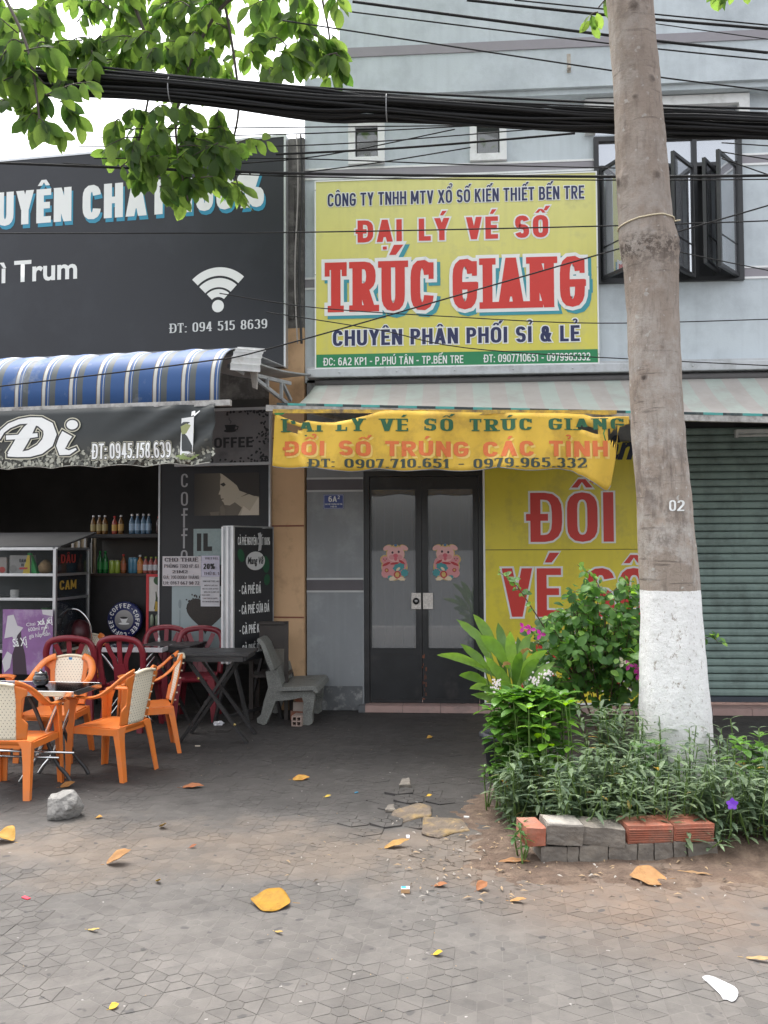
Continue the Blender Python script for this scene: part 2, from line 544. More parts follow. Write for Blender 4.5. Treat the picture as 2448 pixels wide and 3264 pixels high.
def glyph(ch, tv, th, e, slab, wide, seg=22):
    """list of strokes (each a list of quads), advance width; cap height 1"""
    base = unicodedata.normalize('NFD', ch)
    b0, marks = base[0], base[1:]
    if b0 == ' ':
        return [], 0.3 * wide
    wd, toks = GL[b0]
    wd = wd * wide
    iw, ih = wd - tv, 1 - th
    X = lambda x: tv / 2 + x * iw
    Y = lambda y: th / 2 + y * ih
    S = []
    for t in toks:
        if isinstance(t, tuple) and t[0] == 'D':
            _, x0, y0, x1, y1 = t
            hw = tv * 0.54
            xa, xb = X(x0), X(x1)
            ya = y0 if y0 in (0, 1) else Y(y0)
            yb = y1 if y1 in (0, 1) else Y(y1)
            if yb < ya:
                xa, ya, xb, yb = xb, yb, xa, ya
            sl = (xb - xa) / max(1e-3, yb - ya)
            ya2, yb2 = ya - e, yb + e
            h2 = hw + e * math.sqrt(1 + sl * sl)
            xA, xB = xa - sl * e, xb + sl * e
            S.append([[(xA + (xB - xA) * i / 4 - h2, ya2 + (yb2 - ya2) * i / 4), (xA + (xB - xA) * i / 4 + h2, ya2 + (yb2 - ya2) * i / 4), (xA + (xB - xA) * (i + 1) / 4 + h2, ya2 + (yb2 - ya2) * (i + 1) / 4), (xA + (xB - xA) * (i + 1) / 4 - h2, ya2 + (yb2 - ya2) * (i + 1) / 4)] for i in range(4)])
        elif isinstance(t, tuple) and t[0] == 'B':
            _, x, y = t
            cx, cy = wd / 2, y + th * .55
            r1, r2 = tv * .55 + e, th * .55 + e
            S.append([[(cx - r1, cy - r2), (cx + r1, cy - r2), (cx + r1, cy + r2), (cx - r1, cy + r2)]])
        else:
            pts, cl = _path(t, seg)
            pts = [(X(x), Y(y)) for x, y in pts]
            if not cl:
                for a, bb in ((0, 1), (-1, -2)):   # straight ends run to the edge of the box
                    d = Vector((pts[a][0] - pts[bb][0], pts[a][1] - pts[bb][1]))
                    if len(pts) == 2 or (abs(d.x) < 1e-4 or abs(d.y) < 1e-4):
                        d.normalize()
                        pts[a] = (pts[a][0] + d.x * tv * .5 * (abs(d.x) > .9), pts[a][1] + d.y * th * .5 * (abs(d.y) > .9))
            fine = [pts[0]]
            for i in range(1, len(pts) + (1 if cl else 0)):
                p0, p1 = pts[i - 1], pts[i % len(pts)]
                dl = math.hypot(p1[0] - p0[0], p1[1] - p0[1])
                k = max(1, int(dl / 0.34))
                for j in range(1, k + 1):
                    fine.append((p0[0] + (p1[0] - p0[0]) * j / k, p0[1] + (p1[1] - p0[1]) * j / k))
            if cl:
                fine.pop()
            S.append(_ribbon(fine, cl, tv + 2 * e, th + 2 * e, e / (tv + 2 * e)))
    rect = lambda x0, x1, y0, y1: S.append([[(x0 - e, y0 - e), (x1 + e, y0 - e), (x1 + e, y1 + e), (x0 - e, y1 + e)]])
    if slab:
        st, sl = slab
        for k in SERIF.get(b0, []):
            if k[0] == 'b':
                rect(X(k[1]) - tv / 2 - sl, X(k[1]) + tv / 2 + sl, 0, st)
            elif k[0] == 't':
                rect(X(k[1]) - tv / 2 - sl, X(k[1]) + tv / 2 + sl, 1 - st, 1)
            elif k[0] == 'h':
                rect(X(k[1]) - sl * 1.6, X(k[1]) + tv / 2 + sl, Y(k[2]) - st * .5, Y(k[2]) + st * .5)
            else:
                xx = X(k[1]) + (tv / 2 - st * .8 if k[1] > .5 else -tv / 2)
                rect(xx, xx + st * .8, k[2], k[3])
    cx = wd / 2
    top = 1.1
    mt = min(th, .16)
    quad = lambda *p: S.append([list(p)])
    circ = any(ord(m_) == 0x302 for m_ in marks)
    for m_ in marks:
        o = ord(m_)
        yy = top + (0.02 if not circ else 0.1)
        xo = cx + (0.2 * wide if circ and o != 0x302 else 0)
        if o == 0x301:
            quad((xo - .08 - e, yy - e), (xo + .06 + e * .6, yy - e), (xo + .22 + e, yy + .2 + e), (xo + .02 - e * .6, yy + .2 + e))
        elif o == 0x300:
            quad((xo - .06 - e * .6, yy - e), (xo + .08 + e, yy - e), (xo - .02 + e * .6, yy + .2 + e), (xo - .22 - e, yy + .2 + e))
        elif o == 0x302:
            h = .17
            quad((cx - .22 * wide - e * 1.3, top - e), (cx - .22 * wide + mt * .9 + e, top - e), (cx + mt * .3, top + h + e), (cx - mt * .5, top + h + e))
            quad((cx + .22 * wide - mt * .9 - e, top - e), (cx + .22 * wide + e * 1.3, top - e), (cx + mt * .5, top + h + e), (cx - mt * .3, top + h + e))
        elif o == 0x309:
            pts, _ = _path([A(xo, yy + .16, .09, .09, 170, -60), (xo, yy)], seg)
            S.append(_ribbon(pts, False, mt * .6 + 2 * e, mt * .6 + 2 * e, 0))
        elif o == 0x303:
            quad((cx - .2, top), (cx - .1, top + .12), (cx - .1, top + .2), (cx - .2, top + .1))
            quad((cx - .1, top + .12), (cx + .1, top + .04), (cx + .1, top + .12), (cx - .1, top + .2))
            quad((cx + .1, top + .04), (cx + .2, top + .16), (cx + .2, top + .22), (cx + .1, top + .12))
        elif o == 0x323:
            q = mt * .55 + e
            quad((cx - q, -.3 - q * .6), (cx + q, -.3 - q * .6), (cx + q, -.3 + q), (cx - q, -.3 + q))
        elif o == 0x31b:
            xr = wd
            quad((xr - .02 - e, .82 - e), (xr + .1 + e, .9), (xr + .12 + e, 1.08 + e), (xr + .0 - e, 1.02 + e))
    return S, wd
def text_strokes(s, tv=.17, th=.15, e=0.0, slab=None, wide=1.0, gap=.09, seg=22, space=.3):
    x = 0
    out = []
    for ch in s:
        if ch == ' ':
            x += space * wide
            continue
        st, wd = glyph(ch, tv, th, e, slab, wide, seg)
        for k in st:
            out.append([[(p[0] + x, p[1]) for p in q] for q in k])
        x += wd + gap
    return out, x - gap
def lettering(mb, s, x0, x1, z0, z1, f, depth=0.0, e=0.0, shift=(0, 0), shear=0.0, natural=None, **kw):
    """write s so that it fills x0..x1 and cap height z0..z1; f(x, z, depth) gives the point"""
    st, wd = text_strokes(s, e=e, **kw)
    sx, sz = (x1 - x0) / wd, (z1 - z0)
    n = 0
    for k in st:
        dd = depth + (n % 9) * 0.00012
        n += 1
        vs, fs = [], []
        for qi, q in enumerate(k):
            b = len(vs)
            for p in q:
                vs.append(f(x0 + (p[0] + shear * p[1]) * sx + shift[0], z0 + p[1] * sz + shift[1], dd + (qi % 4) * 0.00013))
            fs.append((b, b + 1, b + 2, b + 3))
        mb.add(vs, fs)
    return mb
def letters(parent, s, x0, x1, z0, z1, f, layers, keep=None, name='letter', shear=0.0, **kw):
    """one object per character; layers = (material, dilation, shift, depth), from the back to the front"""
    tot = text_strokes(s, **kw)[1]
    sx, sz = (x1 - x0) / tot, (z1 - z0)
    gap, wide, space = kw.get('gap', .09), kw.get('wide', 1.0), kw.get('space', .3)
    x = 0
    for ci, ch in enumerate(s):
        if ch == ' ':
            x += space * wide
            continue
        mb = MB()
        for li, (m_, e, sh, dp) in enumerate(layers):
            st, wd = glyph(ch, kw.get('tv', .17), kw.get('th', .15), e, kw.get('slab'), wide, kw.get('seg', 22))
            mb.m = li
            for n, k in enumerate(st):
                for qi, q in enumerate(k):
                    d = dp + (n % 7) * .00012 + (qi % 4) * .00014 + (ci % 2) * .00007
                    pts = [(x0 + (p[0] + x + shear * p[1]) * sx + sh[0], z0 + p[1] * sz + sh[1]) for p in q]
                    if keep and not keep(sum(p[0] for p in pts) / 4, sum(p[1] for p in pts) / 4):
                        continue
                    mb.add([f(p[0], p[1], d) for p in pts], [(0, 1, 2, 3)])
        x += wd + gap
        if mb.f:
            mb.build(name, [l[0] for l in layers], parent)
def ftext(name, body, size, mat_, parent, M, width=None, offset=0.0, shear=0.0, align='LEFT'):
    """small running text in the built-in face, as a mesh; M places it"""
    c = bpy.data.curves.new('text', 'FONT')
    c.body = body
    c.size = size
    c.offset = offset
    c.shear = shear
    c.align_x = align
    c.resolution_u = 3
    o = bpy.data.objects.new('text', c)
    C.objects.link(o)
    bpy.context.view_layer.update()
    dg = bpy.context.evaluated_depsgraph_get()
    me = bpy.data.meshes.new_from_object(o.evaluated_get(dg))
    bpy.data.objects.remove(o)
    xs = [v.co.x for v in me.vertices] or [0, 1]
    k = 1.0
    if width:
        k = width / max(1e-6, max(xs) - min(xs))
    x_0 = min(xs) if align == 'LEFT' else 0
    for v in me.vertices:
        v.co = M @ Vector(((v.co.x - x_0) * k, v.co.y, 0))
    me.materials.clear()
    me.materials.append(mat_)
    r = bpy.data.objects.new(name, me)
    C.objects.link(r)
    r.parent = parent
    return r
def wall_cells(mb, x0, x1, z0, z1, holes, f, depth):
    """front face of a wall with rectangular openings and their reveals; f(x, z, d): d into the wall"""
    xs = sorted({x0, x1} | {h[0] for h in holes} | {h[1] for h in holes})
    zs = sorted({z0, z1} | {h[2] for h in holes} | {h[3] for h in holes})
    for i in range(len(xs) - 1):
        for j in range(len(zs) - 1):
            cx, cz = (xs[i] + xs[i + 1]) / 2, (zs[j] + zs[j + 1]) / 2
            if any(h[0] < cx < h[1] and h[2] < cz < h[3] for h in holes):
                continue
            for d in (0, depth):
                mb.add([f(xs[i], zs[j], d), f(xs[i + 1], zs[j], d), f(xs[i + 1], zs[j + 1], d), f(xs[i], zs[j + 1], d)], [(0, 1, 2, 3)])
    loops = [(x0, x1, z0, z1)] + list(holes)
    for a, b, c, d in loops:
        q = [(a, c), (b, c), (b, d), (a, d)]
        for k in range(4):
            p, r = q[k], q[(k + 1) % 4]
            mb.add([f(*p, 0), f(*r, 0), f(*r, depth), f(*p, depth)], [(0, 1, 2, 3)])
# ================================================================ ground
def pavermat(name, tone):
    if name in MATS:
        return MATS[name]
    m = bpy.data.materials.new(name)
    t, b = nodes(m)
    L = t.links.new
    g = t.nodes.new('ShaderNodeNewGeometry')
    oi = t.nodes.new('ShaderNodeObjectInfo')
    def noise(scale, detail=8, rough=.65, vec=None):
        n = t.nodes.new('ShaderNodeTexNoise')
        n.inputs['Scale'].default_value = scale
        n.inputs['Detail'].default_value = detail
        n.inputs['Roughness'].default_value = rough
        L(vec or g.outputs['Position'], n.inputs['Vector'])
        return n.outputs[0]
    def rng(x, a, b_, c, d):
        r = t.nodes.new('ShaderNodeMapRange')
        for i, v in enumerate((a, b_, c, d)):
            r.inputs[i + 1].default_value = v
        L(x, r.inputs[0])
        return r.outputs[0]
    def mix(fac, a, c):
        mx = t.nodes.new('ShaderNodeMix')
        mx.data_type = 'RGBA'
        L(fac, mx.inputs[0])
        if isinstance(a, tuple):
            mx.inputs[6].default_value = (*a, 1)
        else:
            L(a, mx.inputs[6])
        mx.inputs[7].default_value = (*c, 1)
        return mx.outputs[2]
    def math2(op, a, c):
        n = t.nodes.new('ShaderNodeMath')
        n.operation = op
        n.use_clamp = True
        for i, v in enumerate((a, c)):
            if isinstance(v, (int, float)):
                n.inputs[i].default_value = v
            else:
                L(v, n.inputs[i])
        return n.outputs[0]
    sx = t.nodes.new('ShaderNodeSeparateXYZ')
    L(g.outputs['Position'], sx.inputs[0])
    # trodden grime plus painted-in awning shade on the cafe floor near the shops, dusty towards the street, brown earth round the planter
    base = mix(rng(noise(1.3), .3, .7, 0, 1), tuple(c * tone for c in (.245, .222, .203)), tuple(c * tone for c in (.172, .157, .144)))
    base = mix(rng(noise(9, 6), .45, .75, 0, .55), base, tuple(c * tone for c in (.10, .095, .09)))
    base = mix(rng(noise(.55, 8, .7), .42, .62, 0, .5), base, tuple(c * tone for c in (.115, .105, .098)))
    base = mix(rng(noise(3.1, 9, .72), .56, .74, 0, .6), base, tuple(c * tone for c in (.075, .072, .07)))
    grime_shade = math2('MULTIPLY', rng(math2('ADD', sx.outputs[1], 0), 5.0, 7.2, 0, .78), rng(noise(1.1, 7), .25, .6, .72, 1))
    # front limit of the grime and painted shade wanders
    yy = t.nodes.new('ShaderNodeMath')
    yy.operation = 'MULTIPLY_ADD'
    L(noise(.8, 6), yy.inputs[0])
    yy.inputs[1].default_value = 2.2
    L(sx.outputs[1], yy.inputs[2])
    grime_shade = rng(yy.outputs[0], 6.2, 7.2, 0, .9)
    base = mix(grime_shade, base, (.031, .028, .0265))
    base = mix(math2('MULTIPLY', grime_shade, rng(noise(2.2, 8, .7), .55, .72, 0, .5)), base, (.075, .07, .066))
    # brown earthy belt
    belt = math2('MULTIPLY', rng(yy.outputs[0], 5.75, 6.2, 0, 1), rng(yy.outputs[0], 6.3, 6.7, 1, 0))
    base = mix(math2('MULTIPLY', belt, .4), base, (.20, .145, .10))
    dx = t.nodes.new('ShaderNodeVectorMath')
    dx.operation = 'DISTANCE'
    L(g.outputs['Position'], dx.inputs[0])
    pc = onZ(2060, 2800)
    dx.inputs[1].default_value = pc
    nearp = math2('MULTIPLY', rng(dx.outputs['Value'], .4, 1.15, .9, 0), rng(noise(2.6, 8, .7), .3, .65, .25, 1))
    base = mix(nearp, base, (.17, .115, .08))
    # spilled drops and chewing-gum spots
    sp = rng(noise(16, 2, .3), .70, .725, 0, .8)
    base = mix(sp, base, (.045, .043, .042))
    lt = rng(noise(27, 2, .4), .745, .77, 0, .5)
    base = mix(lt, base, (.42, .40, .38))
    ad = math2('ADD', g.outputs['Random Per Island'], 0)
    tone_n = t.nodes.new('ShaderNodeMath')
    tone_n.operation = 'ADD'
    L(oi.outputs['Random'], tone_n.inputs[0])
    L(ad, tone_n.inputs[1])
    fr = t.nodes.new('ShaderNodeMath')
    fr.operation = 'FRACT'
    L(tone_n.outputs[0], fr.inputs[0])
    k = rng(fr.outputs[0], 0, 1, .86, 1.12)
    s_ = t.nodes.new('ShaderNodeVectorMath')
    s_.operation = 'SCALE'
    L(base, s_.inputs[0])
    L(k, s_.inputs['Scale'])
    L(s_.outputs[0], b.inputs['Base Color'])
    L(rng(noise(4), .3, .7, .6, .9), b.inputs['Roughness'])
    bp = t.nodes.new('ShaderNodeBump')
    bp.inputs['Strength'].default_value = .35
    bp.inputs['Distance'].default_value = .006
    L(noise(70, 6, .7), bp.inputs['Height'])
    L(bp.outputs[0], b.inputs['Normal'])
    MATS[name] = m
    return m
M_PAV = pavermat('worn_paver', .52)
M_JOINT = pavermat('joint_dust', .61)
M_ASPH = mat('asphalt', (.055, .054, .053), .85, .2, 3, bump=.3)
M_KERB = mat('kerb_concrete', (.3, .29, .28), .85, .2, 4, bump=.2)
road = MB()
road.add([(-400, -500, -.15), (400, -500, -.15), (400, 300, -.15), (-400, 300, -.15)], [(0, 1, 2, 3)])
kind(road.build('road', M_ASPH), 'structure')
mb = MB()
mb.box(-60, 60, -.4, 30, -.146, -.0014)
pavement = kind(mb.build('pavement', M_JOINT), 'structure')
mb = MB()
for i in range(-16, 16):
    mb.box(i * 1.0 + .004, i * 1.0 + .996, -.55, -.404, -.2, .002, .012)
kind(mb.build('kerb', M_KERB), 'structure')
# hexagonal pavers, each stamped with a small hexagon and six spokes
PA = 0.118
def paver_mesh(mb, cx, cy, z, rot=0.0, tilt=(0, 0), skirt=.006):
    g = .0022
    out = [Vector((math.cos(R(30 + 60 * k)), math.sin(R(30 + 60 * k)))) * PA for k in range(6)]
    inn = [p * .33 for p in out]
    pieces = [inn]
    for k in range(6):
        pieces.append([inn[k], out[k], out[(k + 1) % 6], inn[(k + 1) % 6]])
    for pc in pieces:
        c = sum(pc, Vector((0, 0))) / len(pc)
        low = [p - (p - c).normalized() * g * 1.0 for p in pc]
        top = [p - (p - c).normalized() * g * 2.4 for p in pc]
        n = len(pc)
        vs = []
        for ring, h in ((low, -skirt), (low, -.0007), (top, 0.0)):
            for p in ring:
                q = Matrix.Rotation(rot, 2) @ p
                vs.append((cx + q.x, cy + q.y, z + h + q.x * tilt[0] + q.y * tilt[1]))
        fs = [tuple(range(2 * n, 3 * n))]
        for r_ in range(2):
            for i in range(n):
                fs.append((r_ * n + i, r_ * n + (i + 1) % n, (r_ + 1) * n + (i + 1) % n, (r_ + 1) * n + i))
        mb.add(vs, fs)
    return mb
px_, py_ = PA * math.sqrt(3), PA * 1.5
PROT = R(-3)
cells = []
for j in range(-30, 60):
    for i in range(-40, 41):
        x = i * px_ + (px_ / 2 if j % 2 else 0)
        y = 5.5 + (j - 15) * py_
        v = Matrix.Rotation(PROT, 2) @ Vector((x, y - 5.5))
        x, y = v.x, v.y + 5.5
        if 1.6 < y < FW - .16 and abs(x) < 6.2:
            cells.append((x, y))
def inplanter(x, y):
    a, b_ = onZ(1640, 2760), onZ(2600, 2500)
    return a.x + .1 < x and a.y + .06 < y < a.y + 1.25
cells = [c for c in cells if not inplanter(*c)]
CMI = CM.transposed()
def topx(p):
    q = CMI @ (Vector(p) - CP)
    if q.z > -.1:
        return None
    return W / 2 + q.x / -q.z * FPX, H / 2 - q.y / -q.z * FPX
vis, rest = [], []
for c in cells:
    s_ = topx((c[0], c[1], 0))
    (vis if s_ and -60 < s_[0] < W + 60 and s_[1] < H + 80 else rest).append(c)
vis.sort(key=lambda c: c[1])
near, rest = vis[:300], vis[300:] + rest
# pavers heaved and tilted round the broken patch before the planter
ha, hb, hc_ = onZ(1300, 2665), onZ(1440, 2600), onZ(1330, 2520)
def heave(x, y):
    k = max(math.exp(-((x - h_.x) ** 2 + (y - h_.y) ** 2) / r_ ** 2) for h_, r_ in ((onZ(1240, 2640), .34), (onZ(1440, 2710), .30), (onZ(1300, 2540), .3)))
    return k
hole = lambda x, y: ((x - ha.x) / .17) ** 2 + ((y - ha.y) / .16) ** 2 < 1 or ((x - hb.x) / .33) ** 2 + ((y - hb.y) / .2) ** 2 < 1
vis = [c for c in vis if not hole(*c)]
loose = [c for c in vis if heave(*c) > .45]
vis = [c for c in vis if heave(*c) <= .45]
near, rest = vis[:300 - len(loose)], vis[300 - len(loose):] + [c for c in rest if c not in vis and c not in loose and c not in near and not hole(*c)]
rest = [c for c in rest if c not in near]
rest = list(dict.fromkeys(rest))
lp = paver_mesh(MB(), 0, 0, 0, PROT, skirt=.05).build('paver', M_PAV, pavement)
for k, (x, y) in enumerate(loose):
    o = lp if k == 0 else lp.copy()
    if k:
        C.objects.link(o)
    q = heave(x, y)
    o.location = (x + rnd.gauss(0, .006), y + rnd.gauss(0, .006), q * rnd.uniform(.0, .016))
    o.rotation_euler = (rnd.gauss(0, .05) * q, rnd.gauss(0, .05) * q, rnd.gauss(0, .03))
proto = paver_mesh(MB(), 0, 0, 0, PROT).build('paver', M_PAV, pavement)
for k, (x, y) in enumerate(near):
    o = proto if k == 0 else proto.copy()
    if k:
        C.objects.link(o)
    o.location = (x, y, rnd.uniform(-.0012, .0012))
    o.rotation_euler = (rnd.gauss(0, .004), rnd.gauss(0, .004), 0)
mb = MB()
for x, y in rest:
    paver_mesh(mb, x, y, rnd.uniform(-.0015, .0015), PROT, (rnd.gauss(0, .006), rnd.gauss(0, .006)))
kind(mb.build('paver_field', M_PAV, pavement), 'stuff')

# ================================================================ lottery shop building
M_BLUE = mat('pale_blue_plaster', (.545, .60, .635), .8, .08, 1.4, dirt=(.38, .42, .45), dirt_amt=.5, dirt_scale=1.2, bump=.08, bump_scale=60, streak=.35)
M_STRIPE = mat('mauve_grey_band', (.30, .285, .31), .8, .08, 3, bump=.05)
M_WHITE = mat('white_paint', (.78, .79, .79), .6, .06, 4, dirt=(.5, .5, .48), dirt_amt=.3)
M_GREYW = mat('grey_shop_wall', (.245, .257, .268), .7, .10, 2.2, dirt=(.34, .36, .37), dirt_amt=.35, dirt_scale=2.2, bump=.08, streak=.3)
M_BAND = mat('dark_mauve_band', (.115, .105, .115), .7, .1, 4)
M_PLINTH = mat('plinth', (.12, .125, .13), .8, .25, 5, dirt=(.4, .4, .39), dirt_amt=.35, dirt_scale=9, bump=.15)
M_BLACKM = mat('black_painted_steel', (.018, .019, .021), .38, .3, 5, dirt=(.05, .045, .045), dirt_amt=.25, rvar=.1)
M_ALU = mat('aluminium', (.55, .56, .57), .38, .1, 8, metal=.85, dirt=(.3, .3, .3), dirt_amt=.2)
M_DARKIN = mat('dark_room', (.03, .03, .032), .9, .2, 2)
M_GLASS = glassmat('door_glass', (.25, .26, .27), .72, .02, 1.0)
M_GLASS.node_tree.nodes['Principled BSDF'].inputs['Metallic'].default_value = .28
M_WGLASS = glassmat('window_glass', (.55, .57, .6), .8, .02, 1.0)
M_WGLASS.node_tree.nodes['Principled BSDF'].inputs['Metallic'].default_value = .75
X = lambda px, py=1700, Y=None: onY(px, py, FW if Y is None else Y).x
Z = lambda px, py, Y=None: onY(px, py, FW if Y is None else Y).z
fA = lambda x, z, d: (x, FW + d, z)
bA = thing('lottery_building', 'pale blue two storey shop building with small white framed windows', 'building', (X(1700), FW, 0))
INV = Matrix.Translation(bA.location).inverted()
def A_(mb):
    mb.T = INV
    return mb
xl, xr = X(972, 1000), X(3000, 1000)
zled0, zled1 = Z(1700, 1208), Z(1700, 1172)
ztop = Z(1700, 290, FW) + .25
def rect(px0, px1, py0, py1, pxm=None):
    pm = (px0 + px1) / 2
    pz = (py0 + py1) / 2
    return X(px0, pz), X(px1, pz), Z(pm, py1), Z(pm, py0)
win1 = rect(1133, 1205, 407, 505)
win2 = rect(1519, 1592, 396, 494)
winW = rect(1895, 2350, 345, 424)
winB = rect(1897, 2362, 436, 898)
mb = A_(MB())
wall_cells(mb, xl, xr, zled0, ztop, [win1, win2, winW, winB], fA, .18)
mb.build('wall', M_BLUE, bA)
# painted bands on the upper wall
zb1, zb2 = Z(1700, 545), Z(1700, 520)
zb3, zb4 = Z(1700, 900), Z(1700, 873)
for z0, z1 in ((zb1, zb2), (zb3, zb4)):
    for xa, xb in ((xl + .002, winB[0] - .002), (winB[1] + .002, xr - .002)):
        mb = A_(MB())
        mb.box(xa, xb, FW - .006, FW - .001, z0, z1)
        o = mb.build('band', M_STRIPE, bA)
        mb = A_(MB())
        mb.box(xa, xb, FW - .012, FW - .001, z1, z1 + .022)
        mb.box(xa, xb, FW - .012, FW - .001, z0 - .022, z0)
        mb.build('band_edge', M_WHITE, bA)
# small white framed windows
M_PANE = glassmat('old_pane', (.05, .06, .055), .8, .03, 1.0)
def frame(mb, r, t_, y0, y1):
    x0, x1, z0, z1 = r
    mb.box(x0 - t_, x1 + t_, y0, y1, z1, z1 + t_)
    mb.box(x0 - t_, x1 + t_, y0, y1, z0 - t_, z0)
    mb.box(x0 - t_, x0, y0, y1, z0, z1)
    mb.box(x1, x1 + t_, y0, y1, z0, z1)
for r in (win1, win2):
    mb = A_(MB())
    frame(mb, r, .075, FW - .05, FW - .001)
    wo = mb.build('window', M_WHITE, bA)
    mb = A_(MB())
    frame(mb, (r[0] + .012, r[1] - .012, r[2] + .012, r[3] - .012), .012, FW + .02, FW + .05)
    mb.build('sash', M_BLACKM, wo)
    mb = A_(MB())
    xm = (r[0] + r[1]) / 2
    mb.box(r[0] + .012, r[1] - .012, FW + .03, FW + .036, r[2] + .012, r[3] - .012)
    mb.build('pane', M_PANE, wo)
# long window with white surround
mb = A_(MB())
x0, x1, z0, z1 = winW
mb.box(x0 - .11, x1 + .11, FW - .07, FW - .001, z1, z1 + .10)
mb.box(x0 - .11, x0, FW - .07, FW - .001, z0, z1)
mb.box(x1, x1 + .11, FW - .07, FW - .001, z0, z1)
wo = mb.build('window', M_WHITE, bA)
mb = A_(MB())
mb.box(x0, x1, FW + .05, FW + .056, z0, z1)
mb.build('pane', M_WGLASS, wo)
# black window with casements standing open
x0, x1, z0, z1 = winB
zt = Z(2100, 530)
mb = A_(MB())
frame(mb, (x0 + .04, x1 - .04, z0 + .04, z1 - .04), .05, FW - .04, FW + .05)
mb.box(x0 + .04, x1 - .04, FW - .02, FW + .03, zt - .02, zt + .02)
xs_ = [x0 + .04, X(2215, 700), x1 - .04]
mb.box(xs_[1] - .025, xs_[1] + .025, FW - .03, FW + .04, z0 + .04, z1 - .04)
wo = mb.build('window', M_BLACKM, bA)
mb = A_(MB())
mb.box(x0 + .04, x1 - .04, FW + .0, FW + .005, zt + .02, z1 - .04)
mb.build('transom_pane', M_WGLASS, wo)
def casement(hx, wd, ang, zA, zB):
    """opened outward from hinge hx"""
    c, s_ = math.cos(ang), math.sin(ang)
    T = INV @ Matrix.Translation((hx, FW - .045, 0)) @ Matrix.Rotation(ang, 4, 'Z')
    mb = MB()
    mb.T = T
    q = wd
    a, b_ = (0, q) if q > 0 else (q, 0)
    frame(mb, (a + .035, b_ - .035, zA + .035, zB - .035), .035, -.018, .018)
    mb.box(a + .035, b_ - .035, -.008, .008, zA + (zB - zA) * .28, zA + (zB - zA) * .28 + .012)
    o = mb.build('casement', M_BLACKM, wo)
    mb = MB()
    mb.T = T
    mb.box(a + .033, b_ - .033, -.003, .003, zA + .033, zB - .033)
    mb.build('pane', M_WGLASS, o)
zA, zB = z0 + .02, zt - .03
casement(x0 + .06, .5, R(-62), zA, zB)
casement(xs_[1] - .03, -.5, R(52), zA, zB)
casement(xs_[1] - .2, -.42, R(56), zA + .05, zB - .06)
casement(x1 - .06, -.5, R(52), zA, zB)
casement(x1 - .26, -.42, R(56), zA + .05, zB - .06)
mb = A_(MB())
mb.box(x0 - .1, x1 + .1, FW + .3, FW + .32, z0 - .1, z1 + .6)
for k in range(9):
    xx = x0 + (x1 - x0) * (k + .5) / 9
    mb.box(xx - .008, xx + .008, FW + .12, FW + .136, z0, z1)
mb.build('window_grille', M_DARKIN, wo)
# balcony slab and parapet above
YB = FW - .2
bx0, bx1 = X(1072, 250, YB), X(3100, 250, YB)
zf0, zf1, zf2 = Z(1700, 282, YB), Z(1700, 158, YB), Z(1700, 128, YB)
mb = A_(MB())
mb.box(bx0, bx1, YB, FW + .4, zf0, zf1)
mb.box(bx0 + .03, bx1, YB + .04, FW + .35, zf0 - .06, zf0)
mb.build('balcony_slab', M_BLUE, bA)
mb = A_(MB())
mb.box(bx0 - .012, bx1, YB - .012, FW + .4, zf1, zf2)
mb.build('balcony_band', M_STRIPE, bA)
mb = A_(MB())
mb.box(bx0 + .03, bx1, YB + .03, FW + .38, zf2, zf2 + 1.6)
mb.build('parapet', M_BLUE, bA)
# drain spout on the slab
mb = A_(MB())
xx = X(1813, 200, YB)
mb.tube([(xx, YB - .05, Z(1813, 222, YB)), (xx, YB + .02, Z(1813, 222, YB))], .02, 8)
mb.box(xx - .02, xx + .02, YB - .004, YB - .001, Z(1813, 232, YB), Z(1813, 172, YB))
mb.build('drain_spout', mat('rusty_spout', (.42, .38, .33), .8, .3, 20), bA)
# ledge under the sign
M_LEDGE = mat('dirty_ledge', (.50, .52, .54), .7, .1, 3, dirt=(.28, .28, .28), dirt_amt=.5, dirt_scale=4, streak=.3)
mb = A_(MB())
mb.box(X(985, 1180), xr, FW - .16, FW - .001, zled0 + .03, zled1, .006)
mb.box(X(985, 1180), xr, FW - .13, FW - .001, zled1 + .001, zled1 + .03)
for k in range(9):
    xx = xl + .4 + k * .62
    mb.tube([(xx, FW - .165, zled0 + .08), (xx, FW - .158, zled0 + .08)], .012, 6)
mb.build('ledge', M_LEDGE, bA)
# ground floor
zc = zled0 + .03
xd0, xd1 = X(1160, 1900), X(1545, 1900)
xs0 = X(2150, 1900)
zdt = Z(1350, 1500)
ZSH = Z(2350, 1338)
z_st = Z(1350, 2243)
mb = A_(MB())
wall_cells(mb, xl + .02, xr, 0, zc, [(xd0, xd1, .002, zdt), (xs0, xr - .3, .002, ZSH)], fA, .2)
mb.build('shop_wall', M_GREYW, bA)
for pa, pb in ((1562, 1528), (1882, 1848)):
    mb = A_(MB())
    za, zb_ = Z(1060, pa), Z(1060, pb)
    mb.box(xl + .018, xd0 - .004, FW - .006, FW - .001, za, zb_)
    mb.build('band', M_BAND, bA)
    mb = A_(MB())
    mb.box(xl + .018, xd0 - .004, FW - .012, FW - .001, zb_, zb_ + .02)
    mb.box(xl + .018, xd0 - .004, FW - .012, FW - .001, za - .02, za)
    mb.build('band_edge', mat('grey_white_edge', (.52, .53, .53), .7, .1, 5), bA)
mb = A_(MB())
mb.box(xl + .016, xd0 - .02, FW - .02, FW - .001, 0, Z(1060, 2186), .004)
mb.build('plinth', M_PLINTH, bA)
mb = A_(MB())
mb.box(xl, xr, FW + .8, FW + .85, 0, zc)
mb.build('room_back_wall', M_DARKIN, bA)
